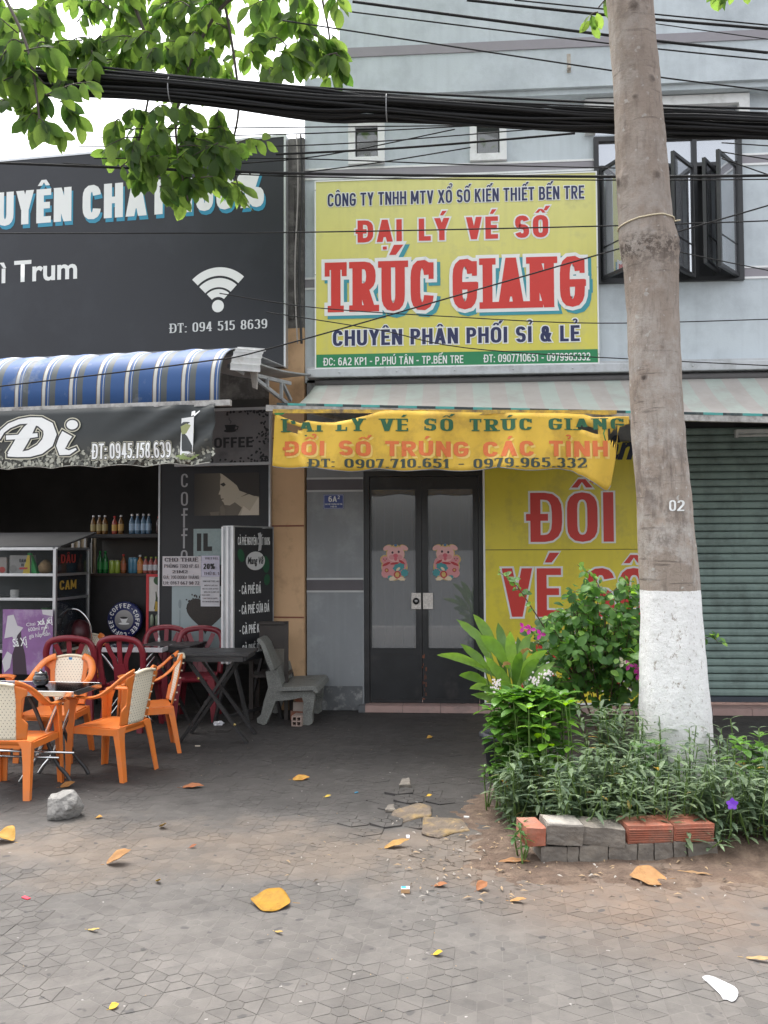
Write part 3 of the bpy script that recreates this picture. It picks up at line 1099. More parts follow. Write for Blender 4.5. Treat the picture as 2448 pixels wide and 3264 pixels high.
# step of pink tiles
M_PINK = mat('pink_tile', (.40, .27, .24), .55, .15, 6, dirt=(.2, .16, .15), dirt_amt=.4)
x = xd0 + .02
k = 0
step = None
mb = A_(MB())
mb.box(xd0 - .05, xr, FW - .13, FW + .5, 0, z_st - .006)
step = mb.build('step', M_PLINTH, bA)
while x < xr - .4:
    mb = A_(MB())
    mb.box(x + .002, x + .398, FW - .14, FW - .131, .004, z_st - .004, .002)
    mb.box(x + .002, x + .398, FW - .14, FW + .3, z_st - .004, z_st, .0015)
    mb.build('tile', M_PINK, step)
    x += .4
# double door
mb = A_(MB())
YD = FW + .02
xa, xb = xd0 + .004, xd1 - .004
mb.box(xa, xa + .055, YD - .02, YD + .06, z_st, zdt)
mb.box(xb - .055, xb, YD - .02, YD + .06, z_st, zdt)
mb.box(xa + .055, xb - .055, YD - .02, YD + .06, zdt - .06, zdt)
door_frame = mb.build('door_frame', M_BLACKM, bA)
xm = X(1345, 1900)
for s_, (l, r) in enumerate(((xa + .06, xm - .003), (xm + .003, xb - .06))):
    gl, gr_ = (X(1180, 1800), X(1328, 1800)) if s_ == 0 else (X(1361, 1800), X(1512, 1800))
    g0, g1 = Z(1345, 2070), Z(1345, 1556)
    mb = A_(MB())
    wall_cells(mb, l, r, z_st + .006, zdt - .065, [(gl, gr_, g0, g1)], lambda x, z, d: (x, YD + d, z), .035)
    leaf = mb.build('door', M_BLACKM, bA)
    mb = A_(MB())
    frame(mb, (gl + .012, gr_ - .012, g0 + .012, g1 - .012), .013, YD - .006, YD + .004)
    frame(mb, (l + .03, r - .03, z_st + .05, g0 - .06), .008, YD - .005, YD + .002)
    mb.build('moulding', M_BLACKM, leaf)
    mb = A_(MB())
    mb.box(gl, gr_, YD + .012, YD + .017, g0, g1)
    mb.build('pane', M_GLASS, leaf)
    for k in range(5):
        xx = gl + (gr_ - gl) * (k + .5) / 5
        mb = A_(MB())
        mb.tube([(xx, YD + .06, g0), (xx, YD + .06, g1)], .008, 6)
        mb.build('bar', mat('grey_bar', (.35, .35, .35), .5), leaf)
    # lock plate
    lx0, lx1 = (X(1311, 1915), X(1342, 1915)) if s_ == 0 else (X(1348, 1915), X(1380, 1915))
    lz0, lz1 = Z(1345, 1942), Z(1345, 1890)
    mb = A_(MB())
    mb.box(lx0, lx1, YD - .016, YD - .001, lz0, lz1, .003)
    mb.build('lock_plate', mat('chequered_steel', (.62, .58, .54), .42, .3, 55, metal=.5, bump=.4, bump_scale=120), leaf)
    if s_ == 0:
        cx, cz = (lx0 + lx1) / 2, (lz0 + lz1) / 2
        mb = A_(MB())
        mb.tube([(cx, YD - .016, cz), (cx, YD - .03, cz)], .036, 14)
        k_ = mb.build('lock', M_BLACKM, leaf)
        mb = A_(MB())
        mb.tube([(cx, YD - .03, cz), (cx, YD - .04, cz)], .017, 12)
        mb.build('lock', mat('steel', (.6, .6, .6), .3, .1, 20, metal=.9), leaf)
# rust patch on the stile (worn paint)
mb = A_(MB())
for _ in range(16):
    xx, zz = X(1352, 2150) + rnd.gauss(0, .012), Z(1352, 2165) + rnd.gauss(0, .11)
    mb.box(xx, xx + rnd.uniform(.006, .03), YD - .0022 - rnd.random() * .0006, YD - .001, zz, zz + rnd.uniform(.008, .05))
kind(mb.build('rust_patch', mat('rust', (.20, .075, .045), .9, .3, 30), bA), 'stuff')
# roller shutter
M_SHUT = mat('sage_green_slat', (.225, .305, .275), .5, .09, 2.5, dirt=(.12, .155, .14), dirt_amt=.5, dirt_scale=3, streak=.45)
ys = FW + .06
mb = A_(MB())
zs1 = ZSH
zs0 = Z(2350, 2240)
mb.box(xs0 + .01, xr - .31, ys + .02, ys + .03, zs0, zs1)
shutter = mb.build('roller_shutter', M_DARKIN, bA)
pitch = (Z(2350, 1500) - Z(2350, 1979)) / 20.0
z = zs0 + .06
k = 0
while z + pitch < zs1:
    mb = A_(MB())
    prof = [(0, 0), (-.012, .010), (-.016, pitch * .5), (-.012, pitch - .016), (0, pitch - .007), (.008, pitch - .007), (.008, 0)]
    n = len(prof)
    ja, jb = rnd.gauss(0, .0025), rnd.gauss(0, .0025)
    vs = [(xs0 + .02, ys + a + ja, z + b_) for a, b_ in prof] + [(xr - .32, ys + a + jb, z + b_) for a, b_ in prof]
    mb.add(vs, [(i, (i + 1) % n, (i + 1) % n + n, i + n) for i in range(n)])
    mb.build('slat', M_SHUT, shutter)
    z += pitch
mb = A_(MB())
mb.box(xs0 + .02, xr - .32, ys - .03, ys + .018, zs0, zs0 + .055, .004)
mb.build('bottom_rail', mat('shutter_rail', (.05, .06, .075), .5), shutter)
# small dark pillar strip hidden behind the trunk
mb = A_(MB())
mb.box(xs0 - .04, xs0 + .015, FW - .02, FW + .05, z_st, zs1)
mb.build('shutter_guide', M_ALU, bA)
# tube lamp under the awning
p0 = onY(2362, 1372, FW - .25)
lamp = thing('tube_lamp', 'long white fluorescent tube batten above the green shutter', 'lamp', (p0.x, FW - .02, p0.z))
mb = MB()
mb.box(0, 1.2, -.06, .0, -.01, .035, .004)
mb.build('batten', mat('lamp_white', (.62, .63, .62), .4), lamp)
mb = MB()
mb.tube([(.03, -.035, -.03), (1.17, -.035, -.03)], .014, 10)
mb.build('tube', mat('tube_white', (.75, .76, .75), .25), lamp)
for xx in (.015, 1.185):
    mb = MB()
    mb.box(xx - .015, xx + .015, -.055, -.015, -.05, -.008)
    mb.build('end_cap', mat('lamp_white', (.62, .63, .62), .4), lamp)
# ================================================================ striped awning over the lottery shop
OUT = 1.75
ya = FW - OUT
pl, pr = onY(870, 1302, ya), onY(2448, 1338, ya)
drop = (pr.z - pl.z) / (pr.x - pl.x)
xw0 = X(1003, 1222, FW - .16)
def stripemat(name, ca, cb, period, off=0.0, frac=.5, dirt=(.3, .3, .27), damt=.4, axis='X', rough=.8):
    if name in MATS:
        return MATS[name]
    m = mat(name, ca, rough, .06, 3, dirt=dirt, dirt_amt=damt, dirt_scale=2.2, transl=.12)
    t = m.node_tree
    L = t.links.new
    uv = t.nodes.new('ShaderNodeUVMap')
    sx = t.nodes.new('ShaderNodeSeparateXYZ')
    L(uv.outputs[0], sx.inputs[0])
    ms = t.nodes.new('ShaderNodeMath')
    ms.operation = 'MULTIPLY_ADD'
    L(sx.outputs[0], ms.inputs[0])
    ms.inputs[1].default_value = 1 / period
    ms.inputs[2].default_value = off
    fr = t.nodes.new('ShaderNodeMath')
    fr.operation = 'FRACT'
    L(ms.outputs[0], fr.inputs[0])
    cr = t.nodes.new('ShaderNodeValToRGB')
    cr.color_ramp.interpolation = 'CONSTANT'
    e = cr.color_ramp.elements
    stops = cb if isinstance(cb, list) else [(0, ca), (frac, cb)]
    e[0].position, e[0].color = stops[0][0], (*stops[0][1], 1)
    e[1].position, e[1].color = stops[1][0], (*stops[1][1], 1)
    for p, c in stops[2:]:
        x_ = cr.color_ramp.elements.new(p)
        x_.color = (*c, 1)
    L(fr.outputs[0], cr.inputs[0])
    v = [n for n in t.nodes if n.type == 'VECT_MATH'][0]
    L(cr.outputs[0], v.inputs[0])
    return m
def add_uv(o, fn):
    me = o.data
    uv = me.uv_layers.new(name='UVMap')
    for lp in me.loops:
        uv.data[lp.index].uv = fn(me.vertices[lp.vertex_index].co)
M_AWN = stripemat('awning_green_stripe', (.30, .37, .33), [(0, (.33, .375, .345)), (.5, (.345, .325, .305))], .345, .1, dirt=(.29, .27, .25), damt=.55)
aw = thing('awning', 'faded green and grey striped awning over the lottery shop door', 'awning', (xw0, FW, pl.z))
TI = Matrix.Translation(aw.location).inverted()
zw = Z(1500, 1216, FW - .16)
def awn(u, v):
    xL = xw0 + (pl.x + .05 - xw0) * (1 - (1 - v) ** 1.6)
    x = xL + (xr - xL) * u
    y = FW - .12 + (ya - FW + .12) * v
    zf = pl.z + drop * (x - pl.x) + .02
    zz = zf + (zw - zf) * ((1 - v) ** 1.75) - .018 * math.sin(v * math.pi) * abs(math.sin(x * 2.1))
    return TI @ Vector((x, y, zz))
mb = MB()
mb.grid(awn, 60, 14)
cl = mb.build('canopy', M_AWN, aw, True)
add_uv(cl, lambda c: (c.x, c.y))
sol = cl.modifiers.new('s', 'SOLIDIFY')
sol.thickness = .004
M_RAIL = mat('rail_dirty_white', (.48, .47, .45), .6, .2, 10, dirt=(.17, .15, .14), dirt_amt=.6, dirt_scale=14)
zr = lambda x: pl.z + drop * (x - pl.x)
mb = MB()
mb.T = TI
xr2 = xr
mb.beam((pl.x - .06, ya, zr(pl.x - .06)), (xr2, ya, zr(xr2)), .05, .055)
mb.build('front_rail', M_RAIL, aw)
M_AEDGE = stripemat('awning_hem', (.07, .30, .28), [(0, (.10, .42, .39)), (.5, (.055, .08, .085))], .33, 0, damt=.2)
mb = MB()
mb.T = TI
def hem(u, v):
    x = pl.x + .04 + (xr2 - pl.x - .04) * u
    return (x, ya - .028, zr(x) + .026 + .022 * v)
mb.grid(hem, 60, 1)
o = mb.build('hem', M_AEDGE, aw)
add_uv(o, lambda c: (c.x, 0))
o.modifiers.new('s', 'SOLIDIFY').thickness = .006
for xx in (pl.x + .25, X(1700), xr2 - .6):
    mb = MB()
    mb.T = TI
    mb.tube([(xx, ya, zr(xx)), (xx + .3, (ya + FW) / 2, zr(xx) + .02), (xx, FW - .1, zr(xx) + .1)], .022, 8)
    mb.build('folding_arm', M_RAIL, aw)
mb = MB()
mb.T = TI
mb.tube([(xw0, FW - .1, zw + .01), (xr, FW - .1, zw + .01)], .045, 10)
mb.build('roller_tube', mat('awning_roller', (.09, .085, .085), .8), aw)
# ================================================================ signs of the lottery shop
def lerp(a, b_, t):
    return a + (b_ - a) * t
P_ = lambda n, c, r=.45, v=.03, **k: mat(n, c, r, v, 3, **k)
M_SY = None
def gradmat(name, ca, cb, axis=2, lo=0.0, hi=1.0, rough=.4, dirt=None):
    """printed colour gradient across a board"""
    m = mat(name, ca, rough, .05, 3, dirt=dirt, dirt_amt=.3 if dirt else 0, streak=.35 if dirt else 0, bump=.12 if dirt else 0, bump_scale=2.5)
    t = m.node_tree
    tc = [n for n in t.nodes if n.type == 'TEX_COORD'][0]
    sx = t.nodes.new('ShaderNodeSeparateXYZ')
    t.links.new(tc.outputs['Object'], sx.inputs[0])
    mr = t.nodes.new('ShaderNodeMapRange')
    mr.inputs[1].default_value, mr.inputs[2].default_value = lo, hi
    t.links.new(sx.outputs[axis], mr.inputs[0])
    mx = t.nodes.new('ShaderNodeMix')
    mx.data_type = 'RGBA'
    t.links.new(mr.outputs[0], mx.inputs[0])
    mx.inputs[6].default_value = (*ca, 1)
    mx.inputs[7].default_value = (*cb, 1)
    v = [n for n in t.nodes if n.type == 'VECT_MATH'][0]
    t.links.new(mx.outputs[2], v.inputs[0])
    return m
M_PW = P_('print_white', (.80, .81, .80))
M_NAVY = P_('print_navy', (.022, .028, .095))
M_RED = P_('print_red', (.62, .045, .035))
M_TEAL = P_('print_teal', (.05, .30, .36))
M_GREEN = P_('print_green', (.02, .22, .085))
YS = FW - .14
sx0, sx1 = X(1004, 870, YS), X(1906, 860, YS)
sz0, sz1 = Z(1455, 1168, YS), Z(1455, 562, YS)
sg = thing('sign_board', 'large yellow lottery agency sign with red TRÚC GIANG lettering on the blue wall', 'sign', (sx0, YS, sz0))
SW, SH = sx1 - sx0, sz1 - sz0
u_ = lambda px: (px - 1004) / 902 * SW
def v_(px, py):           # the board's edges lean a little in the photograph
    t = (px - 1004) / 902
    top, bot = 572 - 20 * t, 1170 - 4 * t
    return (bot - py) / (bot - top) * SH
mb = MB()
mb.box(0, SW, 0, .06, 0, SH)
M_SY = gradmat('sign_yellow', (.66, .60, .10), (.70, .68, .26), 2, .2, SH, dirt=(.52, .50, .2))
mb.build('panel', M_SY, sg)
mb = MB()
frame(mb, (.012, SW - .012, .012, SH - .012), .014, -.008, .066)
mb.build('frame', M_PW, sg)
fs = lambda x, z, d: (x, -.0015 - d, z)
mb = MB()
mb.box(.014, SW - .014, -.0012, .002, .014, v_(1450, 1122))
mb.build('green_strip', M_GREEN, sg)
def sline(name, s, px0, px1, py0, py1, m, outl=None, oe=.05, depth=0.002, shadow=None, par=None, pm=None, **kw):
    pm = pm or (px0 + px1) / 2
    x0, x1, z0, z1 = u_(px0), u_(px1), v_(pm, py1), v_(pm, py0)
    if py1 - py0 < 30:
        mb = MB()
        lettering(mb, s, x0, x1, z0, z1, fs, depth, **kw)
        return kind(mb.build('lettering', m, sg), 'stuff')
    lay = []
    if shadow:
        lay.append((shadow[0], oe, shadow[1], depth - .0016))
    if outl:
        lay.append((outl, oe, (0, 0), depth))
    lay.append((m, 0, (0, 0), depth + .0022))
    letters(sg, s, x0, x1, z0, z1, fs, lay, **kw)
sline('l', 'CÔNG TY TNHH MTV XỔ SỐ KIẾN THIẾT BẾN TRE', 1046, 1866, 605, 647, M_NAVY, M_PW, .06, tv=.17, th=.15, wide=.86, gap=.10, space=.34)
sline('l', 'ĐẠI LÝ VÉ SỐ', 1143, 1752, 695, 766, M_RED, M_PW, .07, tv=.24, th=.2, wide=1.05, gap=.16, space=.55)
sline('l', 'TRÚC GIANG', 1036, 1864, 828, 988, M_RED, M_PW, .07, depth=.004, shadow=(M_TEAL, (.035, -.035)), tv=.2, th=.15, wide=.8, gap=.12, slab=(.13, .07), space=.34)
sline('l', 'CHUYÊN PHÂN PHỐI SỈ & LẺ', 1062, 1846, 1046, 1096, M_NAVY, M_PW, .07, tv=.2, th=.17, wide=.95, gap=.11, space=.38)
sline('l', 'ĐC: 6A2 KP1 - P.PHÚ TÂN - TP.BẾN TRE', 1032, 1480, 1134, 1159, M_PW, tv=.15, th=.14, wide=.95, gap=.1, space=.36)
sline('l', 'ĐT: 0907710651 - 0979965332', 1545, 1878, 1131, 1156, M_PW, tv=.15, th=.14, wide=.95, gap=.09, space=.36)
for a, b_ in ((.03, .5), (.97, .5), (.03, .95), (.97, .05), (.5, .02), (.25, .02)):
    mb = MB()
    mb.tube([(a * SW if a not in (.03, .97) else (.006 if a < .5 else SW - .006), -.012, b_ * SH if b_ != .02 else .006), (a * SW if a not in (.03, .97) else (.006 if a < .5 else SW - .006), -.005, b_ * SH if b_ != .02 else .006)], .008, 6)
    mb.build('screw', M_ALU, sg)
# yellow panel beside the door
YP = FW - .045
qx0, qx1 = X(1547, 1800, YP), xs0 - .045
qz0, qz1 = Z(1600, 2238, YP), zdt + .28
M_PY = mat('panel_yellow', (.74, .62, .05), .4, .06, 2, dirt=(.52, .43, .07), dirt_amt=.4, streak=.35, bump=.1, bump_scale=3)
yp = thing('yellow_panel', 'big yellow panel reading ĐỔI VÉ SỐ in red beside the black door', 'sign', (qx0, YP, qz0))
PWd, PHt = qx1 - qx0, qz1 - qz0
zsm = Z(1700, 1752, YP) - qz0
mb = MB()
mb.box(0, PWd, 0, .04, 0, zsm - .003)
mb.build('panel', M_PY, yp)
mb = MB()
mb.box(0, PWd, 0, .04, zsm + .003, PHt)
mb.build('panel', M_PY, yp)
mb = MB()
mb.box(-.02, 0, -.008, .04, -.02, PHt)
mb.box(0, PWd, -.008, .04, -.02, 0)
mb.build('frame', M_PW, yp)
mb = MB()
mb.box(.0, .9, -.004, .002, zsm - .006, zsm + .006)
mb.build('joint_strip', mat('joint_strip', (.35, .29, .05), .7), yp)
fp = lambda x, z, d: (x, -.0015 - d, z)
up_ = lambda px: X(px, 1800, YP) - qx0
def pline(s, px0, px1, py0, py1, m, out=M_PW, e=.04, shear=0, **kw):
    z0, z1 = Z((px0 + px1) / 2, py1, YP) - qz0, Z((px0 + px1) / 2, py0, YP) - qz0
    letters(yp, s, up_(px0), up_(px1), z0, z1, fp, [(out, e, (0, 0), .0005), (m, 0, (0, 0), .0032)], **kw)
kw = dict(tv=.2, th=.14, wide=.95, gap=.1, space=.45)
pline('ĐỔI', 1692, 1960, 1570, 1727, M_RED, **kw)
pline('VÉ SỐ', 1600, 2068, 1811, 1966, M_RED, **kw)
pline('TRÚNG', 1612, 2068, 2052, 2200, M_RED, **kw)
# script word above, in dark blue
M_INK = P_('ink_blue', (.02, .03, .06))
ftext('lettering', 'Xuân', .36, M_INK, yp, Matrix.Translation((up_(1800), -.003, Z(1960, 1462, YP) - qz0)) @ Matrix.Rotation(R(90), 4, 'X'), width=.75, offset=.012, shear=.35)
# house number plate
r = (X(1031, 1600), X(1096, 1600), Z(1060, 1622), Z(1060, 1576))
npl = thing('number_plate', 'small blue enamel house number plate 6A2 on the grey wall', 'plate', (r[0], FW - .006, r[2]))
nw, nh = r[1] - r[0], r[3] - r[2]
mb = MB()
mb.box(0, nw, 0, .004, 0, nh)
mb.build('plate', mat('enamel_blue', (.035, .06, .24), .3, .08), npl)
mb = MB()
frame(mb, (.008, nw - .008, .008, nh - .008), .003, -.0012, .001)
lettering(mb, '6A', nw * .25, nw * .66, nh * .48, nh * .88, lambda x, z, d: (x, -.001 - d, z), tv=.17, th=.14)
lettering(mb, '2', nw * .7, nw * .8, nh * .68, nh * .92, lambda x, z, d: (x, -.001 - d, z), tv=.17, th=.14)
lettering(mb, 'KHU PHỐ 1 PHƯỜNG PHÚ TÂN', nw * .08, nw * .92, nh * .27, nh * .37, lambda x, z, d: (x, -.001 - d, z), tv=.17, th=.14)
lettering(mb, 'TP BẾN TRE', nw * .34, nw * .66, nh * .1, nh * .2, lambda x, z, d: (x, -.001 - d, z), tv=.17, th=.14)
kind(mb.build('lettering', M_PW, npl), 'stuff')
# ---------------------------------------------------------------- paper pigs on the door panes
def disc(mb, cx, cz, rx, rz, y, n=20, a=0.0, wob=0.0):
    pts = []
    for k in range(n):
        t = 2 * math.pi * k / n
        f = 1 + (wob * math.sin(t * 7) if wob else 0)
        x_, z_ = rx * f * math.cos(t), rz * f * math.sin(t)
        pts.append((cx + x_ * math.cos(a) - z_ * math.sin(a), y, cz + x_ * math.sin(a) + z_ * math.cos(a)))
    mb.add(pts, [tuple(range(n))])
PK = {n: P_('pig_' + n, c, .5) for n, c in dict(pink=(.66, .28, .29), light=(.75, .42, .40), gold=(.62, .42, .14), rose=(.62, .12, .16), red=(.45, .03, .04), teal=(.06, .28, .30), cream=(.75, .60, .42), dark=(.05, .02, .03), blue=(.04, .15, .30)).items()}
def pig(px, py, flip, lbl):
    p = onY(px, py, YD)
    o = thing('pig_sticker', lbl, 'sticker', (p.x, YD + .0115, p.z), group='paper pigs on the door')
    k = (Z(1345, 1730, YD) - Z(1345, 1848, YD)) / 118.0      # metres per photo pixel
    F = flip
    def lay(name, m, items):
        mb = MB()
        for i, (cx, cz, rx, rz, a, y, wob) in enumerate(items):
            disc(mb, F * cx * k, cz * k, rx * k, rz * k, -y * .0009 - i * .00008, a=R(a) * F, wob=wob)
        mb.build(name, m, o)
    lay('backing', PK['gold'], [(0, -20, 42, 40, 0, 1, .03), (3, 24, 30, 28, 0, 1, 0), (-22, 44, 15, 9, 25, 1, 0), (30, 44, 15, 9, -25, 1, 0), (-30, 6, 16, 15, 0, 1, 0)])
    lay('body', PK['pink'], [(-2, -22, 38, 36, 0, 2, 0), (-28, -38, 14, 14, 0, 2.2, 0), (22, -8, 18, 22, 0, 2.2, 0), (-30, 5, 12, 12, 0, 2.4, 0)])
    lay('head', PK['light'], [(4, 24, 28, 26, 0, 4, 0), (-24, 44, 13, 7, 25, 3, 0), (32, 44, 13, 7, -25, 3, 0)])
    lay('cheeks', PK['pink'], [(-8, 14, 10, 8, 0, 5.2, 0), (16, 14, 10, 8, 0, 5.2, 0)])
    lay('snout', PK['rose'], [(4, 19, 7.5, 6.5, 0, 6, 0), (4, 8, 5, 6, 0, 6, 0), (-30, 3, 3, 2.5, 0, 6, 0)])
    lay('eyes', PK['dark'], [(-6, 29, 3.4, 4, 0, 6, 0), (14, 31, 3.4, 4, 0, 6, 0), (-34, 8, 1.6, 2, 0, 6, 0), (-26, 8, 1.6, 2, 0, 6, 0)])
    lay('collar', PK['red'], [(-26, -8, 14, 4, 25, 5, .1), (24, -2, 12, 4, -35, 5, .1), (0, -6, 14, 3.5, 8, 5, .1), (-25, -28, 6.5, 6.5, 0, 5.4, .1)])
    lay('fan', PK['teal'], [(14, -18, 19, 12, 20, 6, .12), (32, -36, 12, 12, 0, 6.2, .12), (-14, -50, 8, 6, 0, 6, .1)])
    lay('coin', PK['red'], [(9, -42, 11, 12, 0, 8, .06)])
    lay('gold_mark', PK['gold'], [(9, -42, 7, 8, 0, 9, .2), (-25, -28, 3.5, 3.5, 0, 7, .2), (4, 50, 10, 5, 0, 7, 0)])
    lay('cap', PK['blue'], [(4, 52, 5, 4, 0, 9, 0)])
    lay('flowers', PK['cream'], [(-6, -54, 12, 7, 15, 7, .1), (22, -55, 13, 6, -10, 7, .1), (12, -24, 8, 4, 40, 8, .1)])
pig(1257, 1790, 1, 'pink pig paper sticker with a round blue cap jewel on the door glass')
pig(1423, 1789, -1, 'pink pig paper sticker with squinting smile on the other door leaf')
# ---------------------------------------------------------------- torn yellow banner hung from the awning rail
M_BAN = mat('banner_yellow', (.80, .53, .07), .7, .07, 4, dirt=(.50, .30, .06), dirt_amt=.45, dirt_scale=3.5, transl=.18)
M_BANG = P_('banner_green', (.025, .115, .055), .7)
M_BANO = P_('banner_orange', (.68, .17, .05), .7)
M_BANS = P_('banner_pale', (.78, .55, .16), .7)
M_BANK = P_('banner_ink', (.045, .065, .055), .7)
YN = ya - .045
ban = thing('torn_banner', 'torn yellow cloth banner with green and orange lettering hanging from the awning rail', 'banner', (pl.x, YN, pl.z))
kN = onY(1500, 1400, YN).x - onY(1499, 1400, YN).x     # metres per photo pixel here
bw = 1140                                              # banner width in photo pixels, from x=872
def banpt(px, py, d=0.0):
    """flat photo coordinates -> the waving cloth (x, depth, z about the rail)"""
    t = (px - 872) / 1090.0
    x = (px - 868) * kN
    droop = 0.0
    h = (py - 1318) / 190.0
    wav = .026 * math.sin(px * .021 + h * 1.6) + .016 * math.sin(px * .047 + 1.7 + h * 2) + .028 * math.sin(px * .009 + 2 * h)
    fold = .05 * math.exp(-((px - 925 - 60 * h) / 22.0) ** 2)
    y = -.03 - .05 * h * (0.4 + .6 * math.sin(px * .006) ** 2) + wav * (.3 + h) - fold * h - d
    base = 1312 + 22 * t
    z = -(py - 1302) * kN - drop * 0
    return Vector((x, y, z))
def bantop(px):
    """upper torn edge of the hanging piece (photo y)"""
    pts = [(872, 1318), (900, 1332), (930, 1344), (966, 1357), (985, 1347), (1030, 1354), (1075, 1356), (1130, 1348), (1180, 1334), (1220, 1322), (1260, 1319), (1340, 1322), (1420, 1326), (1560, 1330), (1800, 1337), (1870, 1341), (1900, 1352), (1945, 1352), (1965, 1350), (2010, 1350)]
    for a, b_ in zip(pts, pts[1:]):
        if a[0] <= px <= b_[0]:
            return lerp(a[1], b_[1], (px - a[0]) / (b_[0] - a[0]))
    return pts[-1][1]
def banbot(px):
    base = [(872, 1494), (1020, 1508), (1120, 1512), (1240, 1510), (1400, 1515), (1560, 1512), (1700, 1515), (1830, 1520), (1870, 1545), (1930, 1585), (1946, 1578), (1966, 1470), (1972, 1392), (2010, 1382)]
    y = base[-1][1]
    for a, b_ in zip(base, base[1:]):
        if a[0] <= px <= b_[0]:
            y = lerp(a[1], b_[1], (px - a[0]) / (b_[0] - a[0]))
    if px < 1850:
        y += 9 * abs(math.sin((px - 1016) / 192 * math.pi)) - 6
    return y
def banx(px, py):          # left edge leans, right end is torn and turned
    return px
mb = MB()
N = 150
cols = []
for i in range(N + 1):
    px = 872 + (2008 - 872) * i / N
    t0, b0 = bantop(px), banbot(px)
    cols.append([banpt(px + (8 * (1 - j / 12) if i == 0 else 0), lerp(t0, b0, j / 12)) for j in range(13)])
vs = [p for c_ in cols for p in c_]
def inhole(px, py):
    h1 = abs(px - 935) / 42 + abs(py - 1370 - (px - 935) * .28) / 16 < 1
    h2 = 1842 < px < 1930 and abs(py - 1384 - (px - 1842) * .1) < 7 * min(1, (px - 1836) / 20)
    h3 = px > 1938 and 1398 - (px - 1938) * .35 < py < 1425 + (px - 1938) * .6
    return h1 or h2 or h3
fs_ = []
for i in range(N):
    for j in range(12):
        px = 872 + 1136 * (i + .5) / N
        py = lerp(bantop(px), banbot(px), (j + .5) / 12)
        if not inhole(px, py):
            fs_.append((i * 13 + j, (i + 1) * 13 + j, (i + 1) * 13 + j + 1, i * 13 + j + 1))
mb.add(vs, fs_)
cloth = mb.build('cloth', M_BAN, ban, True)
cloth.modifiers.new('s', 'SOLIDIFY').thickness = .003
# strip that stayed on the rail
mb = MB()
strip = []
for i in range(91):
    px = 872 + 1100 * i / 90
    yb = 1322 if px < 1230 else 1329 + 4 * math.sin(px * .03)
    yt = 1308 + 20 * (px - 872) / 1090
    yb = max(yb + 10 * (px - 872) / 1090, yt + 12)
    strip.append((Vector(((px - 868) * kN, -.012, -(yt - 1302) * kN)), Vector(((px - 868) * kN, -.018, -(yb - 1302) * kN))))
vs = [p for s_ in strip for p in s_]
mb.add(vs, [(2 * i, 2 * i + 2, 2 * i + 3, 2 * i + 1) for i in range(90)])
o = mb.build('top_strip', mat('banner_yellow_dirty', (.66, .42, .05), .7, .1, 5, dirt=(.12, .09, .06), dirt_amt=.75, dirt_scale=9), ban)
o.modifiers.new('s', 'SOLIDIFY').thickness = .003
# grey hem along the scallops
mb = MB()
mb.tube([banpt(872 + 1076 * i / 140, banbot(872 + 1076 * i / 140)) for i in range(141)], .0045, 5)
mb.build('hem', mat('banner_hem', (.25, .26, .28), .8), ban)
def bline(s, px0, px1, f0, f1, layers, **kw):
    """f0(px), f1(px): bottom and top photo y of the caps"""
    def f(x, z, d):
        return banpt(x, lerp(f0(x), f1(x), z), d)
    def keep(x, z):
        py = lerp(f0(x), f1(x), z)
        return bantop(x) + 1 < py < banbot(x) - 1 and not inhole(x, py)
    letters(ban, s, px0, px1, 0, 1, f, layers, keep, **kw)
sl = lambda a, b_, pa=905, pb=1960: (lambda px: lerp(a, b_, (px - pa) / (pb - pa)))
bline('ĐẠI LÝ VÉ SỐ TRÚC GIANG', 905, 1990, sl(1384, 1392), sl(1341, 1356), [(M_BANG, 0, (0, 0), .008)], tv=.21, th=.1, wide=1.0, gap=.2, space=.6, slab=(.09, .09), seg=26)
kw = dict(tv=.25, th=.2, wide=1.25, gap=.14, space=.5, seg=26)
bline('ĐỔI SỐ TRÚNG CÁC TỈNH', 912, 1938, sl(1462, 1478), sl(1414, 1428), [(M_BANS, 0, (6, -.14), .006), (M_BANO, 0, (0, 0), .009)], **kw)
bline('ĐT: 0907.710.651 - 0979.965.332', 996, 1872, sl(1501, 1512), sl(1474, 1480), [(M_BANK, 0, (0, 0), .008)], tv=.24, th=.1, wide=1.3, gap=.13, space=.5, slab=(.1, .06), seg=26)
mb = MB()
mb.tube([banpt(1930, 1392), banpt(1926, 1405), banpt(1932, 1430)], .006, 6)
mb.add([banpt(878, 1322, .004), banpt(912, 1320, .004), banpt(905, 1327, .004), banpt(882, 1328, .004)], [(0, 1, 2, 3)])
mb.build('tie', mat('tie_green', (.03, .22, .06), .7), ban)
# ================================================================ cafe on the left
LM = Matrix.Translation(L0) @ Matrix.Rotation(-LROT, 4, 'Z')     # local: x along the wall, -y to the street, z up
def lt(name, label, cat, u, off, z, group=None):
    o = thing(name, label, cat, Lp(u, off, z), -LROT, group)
    return o
M_SOOT = mat('dirty_concrete', (.10, .095, .09), .9, .4, 3, dirt=(.26, .25, .235), dirt_amt=.5, dirt_scale=5, bump=.3, streak=.4)
M_TAN = mat('tan_plaster', (.60, .39, .225), .8, .08, 2, dirt=(.36, .23, .13), dirt_amt=.35, dirt_scale=2.5, bump=.06)
M_GROOVE = mat('groove_brown', (.22, .08, .05), .8)
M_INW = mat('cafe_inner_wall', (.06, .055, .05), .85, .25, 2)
M_DWOOD = mat('dark_wood', (.022, .02, .02), .55, .3, 6, bump=.1)
M_BLK = mat('matte_black', (.02, .021, .024), .5, .2, 4)
M_PVC = mat('grey_plastic', (.42, .43, .44), .5, .1, 5)
cb = lt('cafe_building', 'dark open-fronted cafe with tan end pillar and sooty concrete column', 'building', 0, 0, 0)
uR = Lc(972, 1500)[0]
uC = Lc(905, 700)[0]
uPan0, uPan1 = Lc(518, 1750)[0], Lc(862, 1750)[0]
